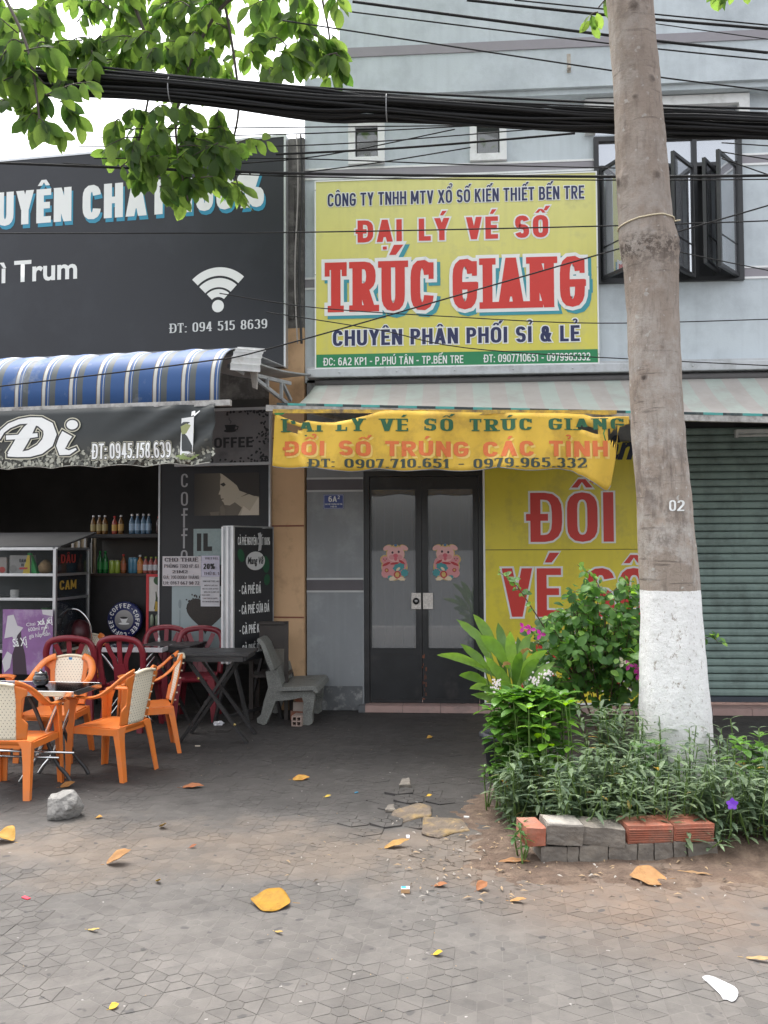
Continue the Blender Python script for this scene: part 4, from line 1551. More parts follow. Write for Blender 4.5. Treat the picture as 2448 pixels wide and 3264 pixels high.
zcol, ztan = Lc(935, 1045)[1], Lc(935, 420)[1]
mb = MB()
mb.box(uC + .01, uR - .012, .01, .3, zcol, Lc(935, 440)[1])
mb.box(uC + .05, uC + .12, -.02, .01, zcol + .1, Lc(935, 600)[1])
mb.build('column', M_SOOT, cb)
mb = MB()
mb.box(uPan1 - .02, uR - .012, .012, .35, 0, zcol - .001)
pil = mb.build('end_pillar', M_TAN, cb)
for py in (1676, 1968, 1395):
    z = Lc(930, py)[1]
    mb = MB()
    mb.box(uPan1 - .01, uR - .013, .006, .013, z - .008, z + .008)
    mb.build('groove', M_GROOVE, pil)
# inner room
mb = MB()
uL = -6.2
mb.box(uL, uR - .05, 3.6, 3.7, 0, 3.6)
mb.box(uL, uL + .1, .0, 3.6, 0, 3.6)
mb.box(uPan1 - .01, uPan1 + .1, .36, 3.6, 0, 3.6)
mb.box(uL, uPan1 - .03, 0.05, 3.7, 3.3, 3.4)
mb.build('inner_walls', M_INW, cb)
zf = Lc(450, 1470)[1]
mb = MB()
mb.box(uL, uR - .014, .08, .3, zf - .02, 3.9)
mb.build('front_beam', M_SOOT, cb)
# facade panels right of the opening
zp0, zp1 = Lc(700, 2075)[1], Lc(700, 1478)[1]
pan = lt('advert_panel', 'black cafe panel with vertical Coffe lettering and a sepia coffee picture', 'sign', uPan0, .06, zp0)
pw, ph = uPan1 - uPan0, zp1 - zp0
PO = .06
pu = lambda px, py: Lc(px, py, PO)[0] - uPan0
pz = lambda px, py: Lc(px, py, PO)[1] - zp0
mb = MB()
mb.box(0, pw, 0, .05, 0, ph)
mb.build('panel', M_BLK, pan)
mb = MB()
mb.box(-.022, 0, -.012, .05, -.0, ph, .003)
mb.build('frame_post', M_ALU, pan)
mb = MB()
mb.box(pw, pw + .022, -.012, .05, -.0, ph, .003)
mb.build('frame_post', M_ALU, pan)
fpn = lambda x, z, d: (x, -.001 - d, z)
M_LG = P_('print_grey', (.36, .36, .37))
for ch, (py0, py1) in zip('Coffe', ((1510, 1553), (1568, 1612), (1620, 1682), (1684, 1748), (1753, 1802))):
    mb = MB()
    x0, x1 = pu(577, 1600), pu(599, 1600)
    z0, z1 = pz(588, py1), pz(588, py0)
    if ch in 'Cc':
        lettering(mb, 'C', x0, x1, z0, z1, fpn, tv=.16, th=.1)
    elif ch == 'o':
        lettering(mb, 'O', x0, x1, z0, z1, fpn, tv=.16, th=.1)
    elif ch == 'f':
        xm = (x0 + x1) / 2
        mb.box(xm - .014, xm + .008, -.0025, -.001, z0, z1 - .01)
        mb.box(xm - .0135, xm + .04, -.0021, -.001, z1 - .022, z1)
        mb.box(xm - .035, xm + .035, -.0016, -.001, z0 + (z1 - z0) * .62, z0 + (z1 - z0) * .62 + .018)
    else:
        lettering(mb, 'O', x0, x1, z0, z1, fpn, tv=.16, th=.1)
        mb.box(x0 + .01, x1 - .01, -.0035, -.002, (z0 + z1) / 2 - .008, (z0 + z1) / 2 + .008)
    mb.build('letter', M_LG, pan)
# sepia picture: a woman in profile bending to a glass (flat print, generic)
ix0, ix1, iz0, iz1 = pu(620, 1570), pu(826, 1570), pz(720, 1643), pz(720, 1508)
iw, ih = ix1 - ix0, iz1 - iz0
M_SEP = gradmat('sepia_ground', (.035, .03, .024), (.15, .13, .10), 0, ix0, ix0 + iw * .55)
mb = MB()
mb.box(ix0, ix1, -.003, -.0005, iz0, iz1)
pic = mb.build('picture', M_SEP, pan)
def flat(name, m, par, polys, y, ox, oz, sx_, sz_):
    mb = MB()
    for i, pl_ in enumerate(polys):
        mb.add([(ox + p[0] * sx_, y - i * .0003, oz + p[1] * sz_) for p in pl_], [tuple(range(len(pl_)))])
    return mb.build(name, m, par)
face = [(.40, 1.0), (.41, .9), (.40, .8), (.40, .70), (.405, .62), (.38, .52), (.375, .50), (.41, .49), (.41, .45), (.415, .40), (.43, .39), (.425, .36), (.46, .30), (.47, .25), (.55, .235), (.62, .30), (.68, .40), (.80, .50), (.9, .6), (.9, .9), (.75, 1.0)]
neck = [(.62, .32), (.70, .42), (.86, .5), (1.0, .42), (1.0, 0), (.68, 0), (.74, .18)]
flat('face', P_('sepia_skin', (.44, .39, .30)), pic, [face, neck], -.0036, ix0, iz0, iw, ih)
hair = [(.39, 1.0), (.43, .98), (.50, .9), (.60, .78), (.66, .70), (.70, .58), (.80, .52), (.92, .45), (1.0, .44), (1.0, 1.0)]
flat('hair', P_('sepia_dark', (.035, .03, .026)), pic, [hair, [(.40, .74), (.46, .78), (.49, .72), (.45, .68)], [(.42, .395), (.455, .40), (.46, .38), (.425, .375)]], -.0048, ix0, iz0, iw, ih)
flat('glass', P_('sepia_mid', (.17, .145, .11)), pic, [[(.24, .08), (.40, .09), (.38, 0), (.26, 0)], [(.40, .2), (.44, .26), (.48, .15), (.48, 0), (.41, 0)]], -.0048, ix0, iz0, iw, ih)
flat('shirt', P_('sepia_light', (.58, .52, .42)), pic, [[(.72, 0), (.76, .22), (.86, .1), (.98, .4), (1.0, .4), (1.0, 0)]], -.0044, ix0, iz0, iw, ih)
# pale bean picture with the start of LOVE
M_AQUA = mat('pale_aqua_print', (.28, .36, .36), .4, .16, 30)
mb = MB()
jx0, jx1, jz0, jz1 = pu(617, 1740), pu(826, 1740), pz(720, 1800), pz(720, 1685)
mb.box(jx0, jx1, -.003, -.0005, jz0, jz1)
p2 = mb.build('picture', M_AQUA, pan)
mb = MB()
for a, b_ in (('I', .06), ('L', .40)):
    x0 = jx0 + .04 if a == 'I' else jx0 + .115
    if a == 'I':
        mb.box(x0, x0 + .05, -.005, -.003, jz0 + .15, jz1 - .05)
    else:
        mb.box(x0, x0 + .05, -.005, -.003, jz0 + .15, jz1 - .05)
        mb.box(x0 + .05, x0 + .1, -.005, -.003, jz0 + .15, jz0 + .2)
lettering(mb, 'CO', jx0 + .03, jx0 + .2, jz0 - .1, jz0 + .1, lambda x, z, d: (x, -.004 - d, z), tv=.22, th=.18)
kind(mb.build('lettering', P_('bean_black', (.012, .011, .01)), p2), 'stuff')
# bean heart and spoon picture
hx0, hx1, hz0, hz1 = pu(548, 1950), pu(826, 1950), pz(650, 2068), pz(650, 1868)
mb = MB()
mb.box(hx0, hx1, -.003, -.0005, hz0, hz1)
p3 = mb.build('picture', mat('pale_blue_print', (.36, .43, .44), .4, .08, 4), pan)
mb = MB()
hc, hzc = pu(655, 1960), pz(655, 1955)
rr = random.Random(3)
hs = (pu(720, 1960) - pu(600, 1960)) / 2
for k in range(190):
    for _ in range(30):
        x_, z_ = rr.uniform(-1.1, 1.1), rr.uniform(-1.15, 1.0)
        if (x_ * x_ + z_ * z_ - .8) ** 3 - x_ * x_ * z_ ** 3 * 1.1 < 0:
            break
    disc(mb, hc + x_ * hs, hzc + z_ * hs * .95, .011, .008, -.004 - rr.random() * .002, n=8, a=rr.random() * 3)
pts = []
for k in range(40):
    t = 2 * math.pi * k / 40
    pts.append((hc + hs * 1.02 * math.sin(t) ** 3, -.0036, hzc + hs * .95 * (13 * math.cos(t) - 5 * math.cos(2 * t) - 2 * math.cos(3 * t) - math.cos(4 * t)) / 15))
mb.add(pts, [tuple(range(40))])
kind(mb.build('bean_heart', mat('printed_beans', (.03, .024, .02), .4, .5, 120), p3), 'stuff')
mb = MB()
sxp = pu(574, 1930)
mb.box(sxp - .004, sxp + .004, -.005, -.003, hz0, pz(574, 1945))
disc(mb, sxp, pz(574, 1925), .018, .05, -.0052, n=16)
mb.build('spoon', P_('spoon_grey', (.25, .3, .31)), p3)
# paper notices
def paper(name, label, px0, px1, py0, py1, lines, off=.075, col=(.74, .70, .72)):
    u0, z0 = Lc(px0, (py0 + py1) / 2, off)[0], Lc((px0 + px1) / 2, py1, off)[1]
    u1, z1 = Lc(px1, (py0 + py1) / 2, off)[0], Lc((px0 + px1) / 2, py0, off)[1]
    o = lt(name, label, 'notice', u0, off, z0)
    mb = MB()
    w_, h_ = u1 - u0, z1 - z0
    mb.grid(lambda u, v: (u * w_, -.004 * math.sin(u * 5 + v * 3), v * h_), 8, 8)
    s_ = mb.build('sheet', mat('paper_' + name, col, .8, .04, 6, transl=.1), o)
    s_.modifiers.new('s', 'SOLIDIFY').thickness = .0012
    for (t, a, b_, c, d, m, kw) in lines:
        mb = MB()
        lettering(mb, t, a * w_, b_ * w_, c * h_, d * h_, lambda x, z, q: (x, -.0062 - q, z), **kw)
        kind(mb.build('lettering', m, o), 'stuff')
    return o, w_, h_
M_PINKINK = P_('ink_grey', (.10, .085, .095))
M_REDINK = P_('ink_red', (.42, .14, .13))
kb = dict(tv=.19, th=.13, wide=1.05, gap=.1)
kc = dict(tv=.16, th=.11, wide=1.0, gap=.09)
paper('rent_notice', 'white paper notice CHO THUÊ PHÒNG TRỌ taped to the black cafe panel', 518, 641, 1773, 1868, [
    ('CHO THUÊ', .06, .93, .82, .95, M_PINKINK, dict(kb, slab=(.1, .06))), ('PHÒNG TRỌ (P.6)', .05, .94, .61, .73, M_PINKINK, kc), ('21M2', .26, .66, .43, .53, M_PINKINK, dict(kb, slab=(.1, .06))),
    ('GIÁ: 700.000Đ/ THÁNG', .03, .95, .24, .35, M_PINKINK, kc), ('LH: 0167 667 98 72', .03, .96, .05, .16, M_PINKINK, kb)])
paper('sim_notice', 'lilac paper notice with a bold 20% beside the rent notice', 642, 700, 1771, 1838, [('VIETTEL', .2, .95, .82, .92, M_PINKINK, kc), ('20%', .12, .75, .36, .62, P_('ink_black', (.02, .02, .02)), dict(tv=.24, th=.15)), ('THỨ 6. 1', .14, .98, .08, .22, M_PINKINK, kc)], .078, (.68, .66, .78))
paper('promo_notice', 'narrow white leaflet with fine print below the lilac notice', 640, 700, 1838, 1933, [('SIM VIETTEL 4G', .12, .98, .82, .87, P_('ink_black', (.02, .02, .02)), kc)] + [(t, a, b_, z_, z_ + .045, M_PINKINK, kc) for t, a, b_, z_ in (('MIỄN PHÍ CUỘC GỌI', .2, .9, .68), ('VIETTEL DƯỚI 10 PHÚT', .08, .95, .57), ('MIỄN PHÍ 15 PHÚT GỌI', .18, .98, .46), ('NGOẠI MẠNG', .06, .5, .36), ('TẶNG 5GB/30 NGÀY', .1, .9, .25), ('250 TIN NHẮN NỘI MẠNG', .08, .98, .14))], .076, (.76, .75, .78))
# COFFEE light box above the panel
cz0, cz1 = Lc(775, 1474, .1)[1], Lc(775, 1308, .1)[1]
cu0, cu1 = Lc(560, 1400, .1)[0], Lc(858, 1400, .1)[0]
cf = lt('coffee_fascia', 'grey fascia board with coffee cup and COFFEE lettering under the awning', 'sign', cu0, .1, cz0)
cw, chh = cu1 - cu0, cz1 - cz0
M_FGREY = mat('fascia_grey', (.16, .155, .16), .5, .15, 2, dirt=(.08, .08, .085), dirt_amt=.4)
mb = MB()
mb.box(0, cw, 0, .05, 0, chh)
mb.build('board', M_FGREY, cf)
mb = MB()
mb.box(-.01, cw + .02, -.012, .05, -.03, 0)
mb.box(-.01, cw + .02, -.012, .05, chh, chh + .03)
mb.box(cw, cw + .02, -.0115, .05, 0, chh)
mb.build('frame', M_PVC, cf)
fu = lambda px: Lc(px, 1400, .1)[0] - cu0
fz = lambda py: Lc(775, py, .1)[1] - cz0
fcf = lambda x, z, d: (x, -.002 - d, z)
letters(cf, 'COFFEE', fu(655), fu(806), fz(1426), fz(1393), fcf, [(M_BLK, 0, (0, 0), 0)], tv=.2, th=.18, gap=.1)
mb = MB()
disc(mb, fu(733), fz(1372), .07, .018, -.0018)
mb.add([(fu(716), -.003, fz(1353)), (fu(752), -.003, fz(1353)), (fu(747), -.003, fz(1373)), (fu(722), -.003, fz(1373))], [(0, 1, 2, 3)])
mb.tube([(fu(751), -.003, fz(1358)), (fu(759), -.003, fz(1359)), (fu(757), -.003, fz(1368)), (fu(748), -.003, fz(1369))], .006, 5)
mb.tube([(fu(733), -.003, fz(1350)), (fu(737), -.003, fz(1342)), (fu(730), -.003, fz(1337)), (fu(731), -.003, fz(1330))], .003, 5)
mb.build('cup', M_BLK, cf)
mb = MB()
for k in range(110):
    a = rr.random()
    if a < .4:
        x_, z_ = cw - abs(rr.gauss(0, .07)), rr.random() * chh
    elif a < .7:
        x_, z_ = cw - rr.random() * cw * .7, abs(rr.gauss(0, .035))
    else:
        x_, z_ = cw - rr.random() * cw * .45, chh - abs(rr.gauss(0, .02))
    if 0 < x_ < cw and 0 < z_ < chh:
        disc(mb, x_, z_, .016, .011, -.0015 - rr.random() * .002, n=8, a=rr.random() * 3)
kind(mb.build('printed_bean', M_BLK, cf), 'stuff')
# ---------------------------------------------------------------- big black billboard
BO = .22
bu1 = Lc(905, 780, BO)[0]
bz0, bz1 = Lc(450, 1190, BO)[1], Lc(905, 436, BO)[1]
bu0 = bu1 - 6.4
bill = lt('billboard', 'large black cafe billboard with wifi symbol and white lettering', 'sign', bu1, BO, bz0)
M_BILL = mat('billboard_black', (.015, .0165, .023), .42, .15, 1.2, dirt=(.028, .031, .04), dirt_amt=.4, dirt_scale=.8)
mb = MB()
mb.box(bu0 - bu1, 0, 0, .08, 0, bz1 - bz0)
mb.build('panel', M_BILL, bill)
mb = MB()
mb.box(bu0 - bu1, 0, -.006, .086, bz1 - bz0, bz1 - bz0 + .025)
mb.box(0, .022, -.006, .086, 0, bz1 - bz0 + .025)
mb.build('frame', M_ALU, bill)
lu = lambda px, py: Lc(px, py, BO)[0] - bu1
lz = lambda px, py: Lc(px, py, BO)[1] - bz0
fb = lambda x, z, d: (x, -.002 - d, z)
M_CY = P_('print_cyan', (.03, .27, .42))
zt0, zt1 = lz(420, 690), lz(420, 580)
x0, x1 = lu(-10, 690), lu(228, 690)
yen = text_strokes('UYÊN', tv=.24, th=.19, wide=.92, gap=.09)[1]
ngu = text_strokes('NGUYÊN', tv=.24, th=.19, wide=.92, gap=.09)[1]
x0n = x1 - (x1 - x0) * ngu / yen
kw = dict(tv=.24, th=.19, wide=.92, gap=.09, space=.3)
lay = [(M_CY, .0, (.02, -.045), .0005), (M_PW, 0, (0, 0), .003)]
letters(bill, 'NGUYÊN', x0n, x1, zt0, zt1, fb, lay, **kw)
letters(bill, 'CHẤT', lu(264, 660), lu(535, 660), zt0, zt1, fb, lay, **kw)
letters(bill, '100%', lu(580, 640), lu(842, 640), zt0, zt1, fb, lay, **kw)
# script words and phone number
MBL = lambda x, z: Matrix.Translation((x, -.004, z)) @ Matrix.Rotation(R(90), 4, 'X')
t1 = ftext('lettering', 'ì Trum', .34, M_PW, bill, MBL(lu(-2, 900), lz(120, 894)), width=lu(246, 880) - lu(-2, 880), offset=.008)
letters(bill, 'ĐT: 094 515 8639', lu(542, 1045), lu(852, 1035), lz(700, 1054), lz(700, 1024), fb, [(M_LG if False else P_('print_lightgrey', (.62, .63, .64)), 0, (0, 0), .001)], tv=.2, th=.08, wide=1.2, gap=.14, space=.45, slab=(.09, .06))
# wifi symbol: disc and three arcs
cxw, czw = lu(695, 976), lz(695, 976)
kpx = lu(760, 900) - lu(660, 900)
kpx = kpx / 100
def arc_band(r0, r1, a0, a1, n=26):
    mb = MB()
    vs = []
    for i in range(n + 1):
        a = R(a0 + (a1 - a0) * i / n)
        for r_ in (r0, r1):
            vs.append((cxw + r_ * math.cos(a) * kpx, -.004, czw + r_ * math.sin(a) * kpx))
    mb.add(vs, [(2 * i, 2 * i + 2, 2 * i + 3, 2 * i + 1) for i in range(n)])
    return mb.build('wifi_arc', M_PW, bill)
mb = MB()
disc(mb, cxw, czw, 19 * kpx, 19 * kpx, -.004, n=24)
mb.build('wifi_dot', M_PW, bill)
arc_band(28, 52, 47, 133)
arc_band(58, 86, 46, 134)
arc_band(93, 119, 46, 134)
# ---------------------------------------------------------------- blue striped awning and its valance
AO = 2.15
ar0 = onL(-400, 1302, AO)
ar1 = onL(700, 1280, AO)
ua0, ua1 = (ar0 - L0).dot(LU), (ar1 - L0).dot(LU)
za = (onL(350, 1290, AO)).z
ztA = onL(350, 1134, AO - .55).z
la = lt('awning', 'blue white and grey striped curved awning above the cafe tables', 'awning', ua0, AO, za)
wA = ua1 - ua0
st = [(0, (.03, .095, .27)), (.42, (.13, .10, .09)), (.45, (.56, .56, .53)), (.56, (.13, .10, .09)), (.58, (.03, .095, .27)), (.66, (.50, .52, .54)), (.68, (.03, .095, .27)), (.72, (.10, .115, .12)), (.93, (.03, .095, .27))]
M_BAWN = stripemat('blue_awning', (.02, .08, .3), st, .262, .05, dirt=(.30, .33, .38), damt=.25, rough=.6)
def bawn(u, v):
    x = wA * u
    wob = .014 * math.sin(x * 24) + .01 * math.sin(x * 11 + 1)
    a = v * math.pi / 2
    y = .55 * (1 - math.sin(a) ** 1.2) + wob * (1 - v) * .6
    z = (ztA - za) * math.cos(a) ** .55 if v < 1 else 0
    return (x, y, z + wob * .8 * (1 - v))
mb = MB()
mb.grid(bawn, 160, 16)
o = mb.build('canopy', M_BAWN, la, True)
add_uv(o, lambda c: (c.x, 0))
o.modifiers.new('s', 'SOLIDIFY').thickness = .004
def bawn_back(u, v):      # slope from the ridge back to the wall
    return (wA * u, .55 + 1.5 * v, (ztA - za) + .02 + .12 * v)
mb = MB()
mb.grid(bawn_back, 20, 2)
o = mb.build('back_sheet', mat('roof_sheet_grey', (.34, .35, .36), .5, .15, 4, dirt=(.18, .17, .16), dirt_amt=.4), la)
o.modifiers.new('s', 'SOLIDIFY').thickness = .01
mb = MB()
mb.beam((-.05, 0, -.02), (wA + .1, 0, -.02), .05, .05)
mb.build('front_rail', M_RAIL, la)
# corrugated end flashing
mb = MB()
def corr(u, v):
    a = v * 1.1
    return (wA + .0 + .15 * u, .5 - .28 * math.sin(a) * (1 - .25 * u) + .32 * u + .012 * math.sin(v * 34), (ztA - za) * (1 - .42 * v * v) + .05 * u + .01 * math.cos(v * 34))
mb.grid(corr, 8, 36)
o = mb.build('corrugated_flashing', mat('zinc_sheet', (.62, .63, .64), .4, .15, 12, metal=.3, dirt=(.3, .27, .24), dirt_amt=.3), la)
o.modifiers.new('s', 'SOLIDIFY').thickness = .004
# roof edge and truss on the right side
mb = MB()
zt_ = ztA - za
def lap(px, py, off):
    p = onL(px, py, off)
    return Vector(((p - L0).dot(LU) - ua0, AO - off, p.z - za))
pA, pB = lap(752, 1126, 1.75), lap(992, 1192, .1)
def roofsheet(u, v):
    p = pA.lerp(pB, u)
    return (p.x - .5 * v, p.y, p.z - .04 * math.sin(u * math.pi) - .03 * v)
mb.grid(roofsheet, 12, 4)
o = mb.build('roof_edge', mat('roof_sheet_grey', (.34, .35, .36), .5), la)
o.modifiers.new('s', 'SOLIDIFY').thickness = .014
M_GALV = mat('painted_truss', (.30, .31, .32), .5, .15, 8, dirt=(.15, .12, .1), dirt_amt=.35)
for a, b_ in ((lap(818, 1197, 1.4), lap(925, 1222, .7)), (lap(818, 1210, 1.4), lap(915, 1286, .7)), (lap(852, 1206, 1.2), lap(852, 1234, 1.2)), (lap(897, 1217, .9), lap(897, 1272, .9)), (lap(900, 1220, .85), lap(927, 1276, .6)), (lap(728, 1166, 1.7), lap(775, 1192, 1.5))):
    mb = MB()
    mb.beam(a, b_, .028, .034)
    mb.build('truss_member', M_GALV, la)
mb = MB()
c_ = lap(811, 1200, 1.42)
mb.hexa([c_ + Vector(q) for q in ((-.02, 0, -.1), (.02, 0, -.12), (.02, .03, -.12), (-.02, .03, -.1))], [c_ + Vector(q) for q in ((-.05, 0, .1), (.03, 0, .1), (.03, .03, .1), (-.05, .03, .1))])
mb.build('rusty_bracket', mat('flaked_bracket', (.45, .43, .40), .7, .3, 14, dirt=(.15, .08, .05), dirt_amt=.6, dirt_scale=14), la)
# valance cloth with print
VO = AO + .035
vz1 = za - .03
vz0 = onL(350, 1486, VO).z
val = lt('valance_banner', 'dark printed valance with Đi lettering, phone number and coffee beans under blue awning', 'banner', ua0, VO, za)
vw = wA - .02
M_VAL = gradmat('valance_green_black', (.05, .05, .042), (.032, .037, .038), 2, -.46, -.25, rough=.55)
vh = za - vz0
def valy(x, h):
    k = max(0, (x - vw + 1.1) / 1.1)
    return -.012 * math.sin(x * 4.1) * h - .03 * k * math.sin((x * .9 + h * .8) * 17) * (1 - h * .4) - .02 * h
def valz(x, h):
    bot = vh + .012 - .022 * abs(math.sin((x - .12) / .43 * math.pi))
    return -.03 - (bot - .03) * h
mb = MB()
mb.grid(lambda u, v: (vw * u - .03 * u * v, valy(vw * u, v), valz(vw * u, v)), 170, 10)
o = mb.build('cloth', M_VAL, val, True)
o.modifiers.new('s', 'SOLIDIFY').thickness = .003
vu = lambda px, py: Lc(px, py, VO)[0] - ua0
vzz = lambda px, py: Lc(px, py, VO)[1] - za
fv = lambda x, z, d: (x, valy(x, -z / vh) - .012 - d, z)
mb = MB()
for k in range(900):
    x_ = rr.random() * vw
    h = 1 - abs(rr.gauss(0, .16))
    if h < .4:
        continue
    zc_ = valz(x_, min(.97, h))
    a = rr.random() * 3.1
    rx, rz = .019 * rr.uniform(.6, 1.2), .012 * rr.uniform(.6, 1.2)
    pts = [(x_ + rx * math.cos(t) * math.cos(a) - rz * math.sin(t) * math.sin(a), zc_ + rx * math.cos(t) * math.sin(a) + rz * math.sin(t) * math.cos(a)) for t in [2 * math.pi * i / 8 for i in range(8)]]
    dd = rr.random() * .0022 - .003
    mb.m = rr.choice((0, 0, 1, 2)) if h > .75 else rr.choice((1, 2, 2))
    mb.add([fv(p[0], max(p[1], valz(x_, 1)), dd) for p in pts], [tuple(range(8))])
kind(mb.build('printed_bean', [P_('bean_pale', (.36, .36, .30)), P_('bean_mid', (.17, .17, .14)), P_('bean_deep', (.075, .075, .065))], val), 'stuff')
M_OL = P_('outline_cream', (.62, .60, .47))
M_OD = P_('outline_dark', (.03, .03, .03))
letters(val, 'ĐT: 0945.158.639', vu(300, 1430), vu(547, 1430), vzz(425, 1462), vzz(425, 1412), fv, [(M_OL, .09, (0, 0), .0005), (M_OD, .055, (0, 0), .002), (M_PW, .0, (0, 0), .0035)], tv=.19, th=.13, wide=.92, gap=.1, space=.25)
# Đ and i of the cafe name as brush strokes
def brush(px_pts, wds, mats_, par=val, name='letter'):
    mb = MB()
    for li, (m_, ex, dp) in enumerate(mats_):
        mb.m = li
        n = len(px_pts)
        L_, R_ = [], []
        for i in range(n):
            a = Vector(px_pts[max(i - 1, 0)])
            b_ = Vector(px_pts[min(i + 1, n - 1)])
            d = (b_ - a).normalized()
            nn = Vector((-d.y, d.x))
            c_ = Vector(px_pts[i])
            if i == 0:
                c_ = c_ - d * ex
            if i == n - 1:
                c_ = c_ + d * ex
            L_.append(c_ + nn * (wds[i] / 2 + ex))
            R_.append(c_ - nn * (wds[i] / 2 + ex))
        for i in range(n - 1):
            q = [L_[i], R_[i], R_[i + 1], L_[i + 1]]
            mb.add([fv(vu(p.x, p.y), vzz(p.x, p.y), dp + (i % 4) * .00015) for p in q], [(0, 1, 2, 3)])
    return mb.build(name, [m_[0] for m_ in mats_], par)
bl3 = [(M_OL, 8, .0005), (M_OD, 5, .002), (M_PW, 0, .0035)]
bl3b = [(M_OL, 8, .0008), (M_OD, 5, .0024), (M_PW, 0, .0042)]
brush([(112, 1348), (95, 1372), (78, 1400), (62, 1428), (35, 1450)], [22, 34, 40, 40, 16], bl3)
bowl = [(0, 1398), (12, 1376), (34, 1358), (66, 1345), (100, 1341), (132, 1346), (158, 1362), (166, 1386), (158, 1412), (134, 1434), (100, 1447), (60, 1451), (30, 1452)]
brush(bowl, [12, 14, 16, 16, 20, 30, 38, 42, 40, 32, 22, 14, 8], bl3b)
brush([(24, 1396), (60, 1394), (100, 1391), (126, 1388)], [14, 14, 14, 12], [(M_OL, 6, .0012), (M_OD, 4, .003), (M_PW, 0, .005)])
brush([(220, 1384), (210, 1402), (202, 1424), (206, 1442), (228, 1444), (250, 1432)], [36, 34, 32, 26, 14, 6], bl3)
mb = MB()
for li, (m_, ex, dp) in enumerate(bl3):
    mb.m = li
    pts = []
    for i in range(20):
        t = 2 * math.pi * i / 20
        pts.append(fv(vu(235 + (18 + ex) * math.cos(t), 1355 + (15 + ex) * math.sin(t)), vzz(235 + (18 + ex) * math.cos(t), 1355 + (15 + ex) * math.sin(t)), dp))
    mb.add(pts, [tuple(range(20))])
mb.build('letter', [m_[0] for m_ in bl3], val)
# iced drink printed at the end
def vquad(mb, pts, d):
    mb.add([fv(vu(*p), vzz(*p), d) for p in pts], [tuple(range(len(pts)))])
mb = MB()
vquad(mb, [(580, 1334), (624, 1330), (620, 1448), (580, 1452)], .001)
mb.m = 1
vquad(mb, [(583, 1385), (620, 1380), (617, 1438), (584, 1440)], .003)
mb.m = 2
vquad(mb, [(582, 1362), (600, 1352), (621, 1360), (620, 1381), (583, 1386)], .004)
mb.m = 3
vquad(mb, [(563, 1455), (590, 1446), (640, 1450), (615, 1466), (580, 1466)], .0005)
mb.m = 0
vquad(mb, [(612, 1312), (624, 1310), (628, 1322), (614, 1328)], .002)
vquad(mb, [(622, 1326), (640, 1310), (643, 1312), (626, 1329)], .0025)
mb.build('printed_drink', [M_PW, P_('drink_dark', (.035, .04, .04)), P_('drink_lime', (.42, .46, .22)), P_('drink_green', (.25, .32, .12))], val)
mb = MB()
mb.tube([(vw * i / 170 - .03 * i / 170, valy(vw * i / 170, 1) - .002, valz(vw * i / 170, 1)) for i in range(171)], .004, 5)
mb.build('hem', mat('valance_hem', (.42, .42, .38), .8), val)
# ================================================================ cafe furniture
M_OR = mat('orange_plastic', (.72, .195, .035), .4, .08, 5, dirt=(.60, .20, .07), dirt_amt=.5, dirt_scale=9, rvar=.08)
M_RD = mat('red_plastic', (.20, .018, .03), .36, .1, 6, dirt=(.26, .06, .06), dirt_amt=.25, rvar=.1)
M_CHROME = mat('chrome', (.72, .73, .74), .16, .05, 10, metal=1.0)
M_CREAM = None
def dotmat():
    m = mat('cream_perforated', (.82, .75, .60), .42, .04, 5)
    t = m.node_tree
    L = t.links.new
    uv = t.nodes.new('ShaderNodeUVMap')
    sx = t.nodes.new('ShaderNodeSeparateXYZ')
    L(uv.outputs[0], sx.inputs[0])
    def mth(op, a, b_=None):
        n = t.nodes.new('ShaderNodeMath')
        n.operation = op
        for i, v in enumerate((a, b_)):
            if v is None:
                continue
            if isinstance(v, (int, float)):
                n.inputs[i].default_value = v
            else:
                L(v, n.inputs[i])
        return n.outputs[0]
    # staggered holes
    r = mth('MULTIPLY', sx.outputs[1], 1 / .022)
    row = mth('FLOOR', r)
    fx = mth('FRACT', mth('ADD', mth('MULTIPLY', sx.outputs[0], 1 / .03), mth('MULTIPLY', row, .5)))
    fy = mth('FRACT', r)
    dx = mth('MULTIPLY', mth('SUBTRACT', fx, .5), .03)
    dy = mth('MULTIPLY', mth('SUBTRACT', fy, .5), .022)
    d = mth('SQRT', mth('ADD', mth('MULTIPLY', dx, dx), mth('MULTIPLY', dy, dy)))
    hole = mth('LESS_THAN', d, .0036)
    v = [n for n in t.nodes if n.type == 'VECT_MATH'][0]
    bs = t.nodes['Principled BSDF']
    mx = t.nodes.new('ShaderNodeMix')
    mx.data_type = 'RGBA'
    L(hole, mx.inputs[0])
    L(v.outputs[0], mx.inputs[6])
    mx.inputs[7].default_value = (.16, .12, .08, 1)
    L(mx.outputs[2], bs.inputs['Base Color'])
    return m
M_CREAM = dotmat()
def crv(pts, n=10):
    """smooth curve through points (Catmull-Rom)"""
    P = [Vector(p) for p in pts]
    out = []
    for i in range(len(P) - 1):
        p0, p1, p2, p3 = P[max(i - 1, 0)], P[i], P[i + 1], P[min(i + 2, len(P) - 1)]
        for k in range(n):
            t = k / n
            out.append(.5 * ((2 * p1) + (p2 - p0) * t + (2 * p0 - 5 * p1 + 4 * p2 - p3) * t * t + (3 * p1 - p0 - 3 * p2 + p3) * t ** 3))
    out.append(P[-1])
    return out
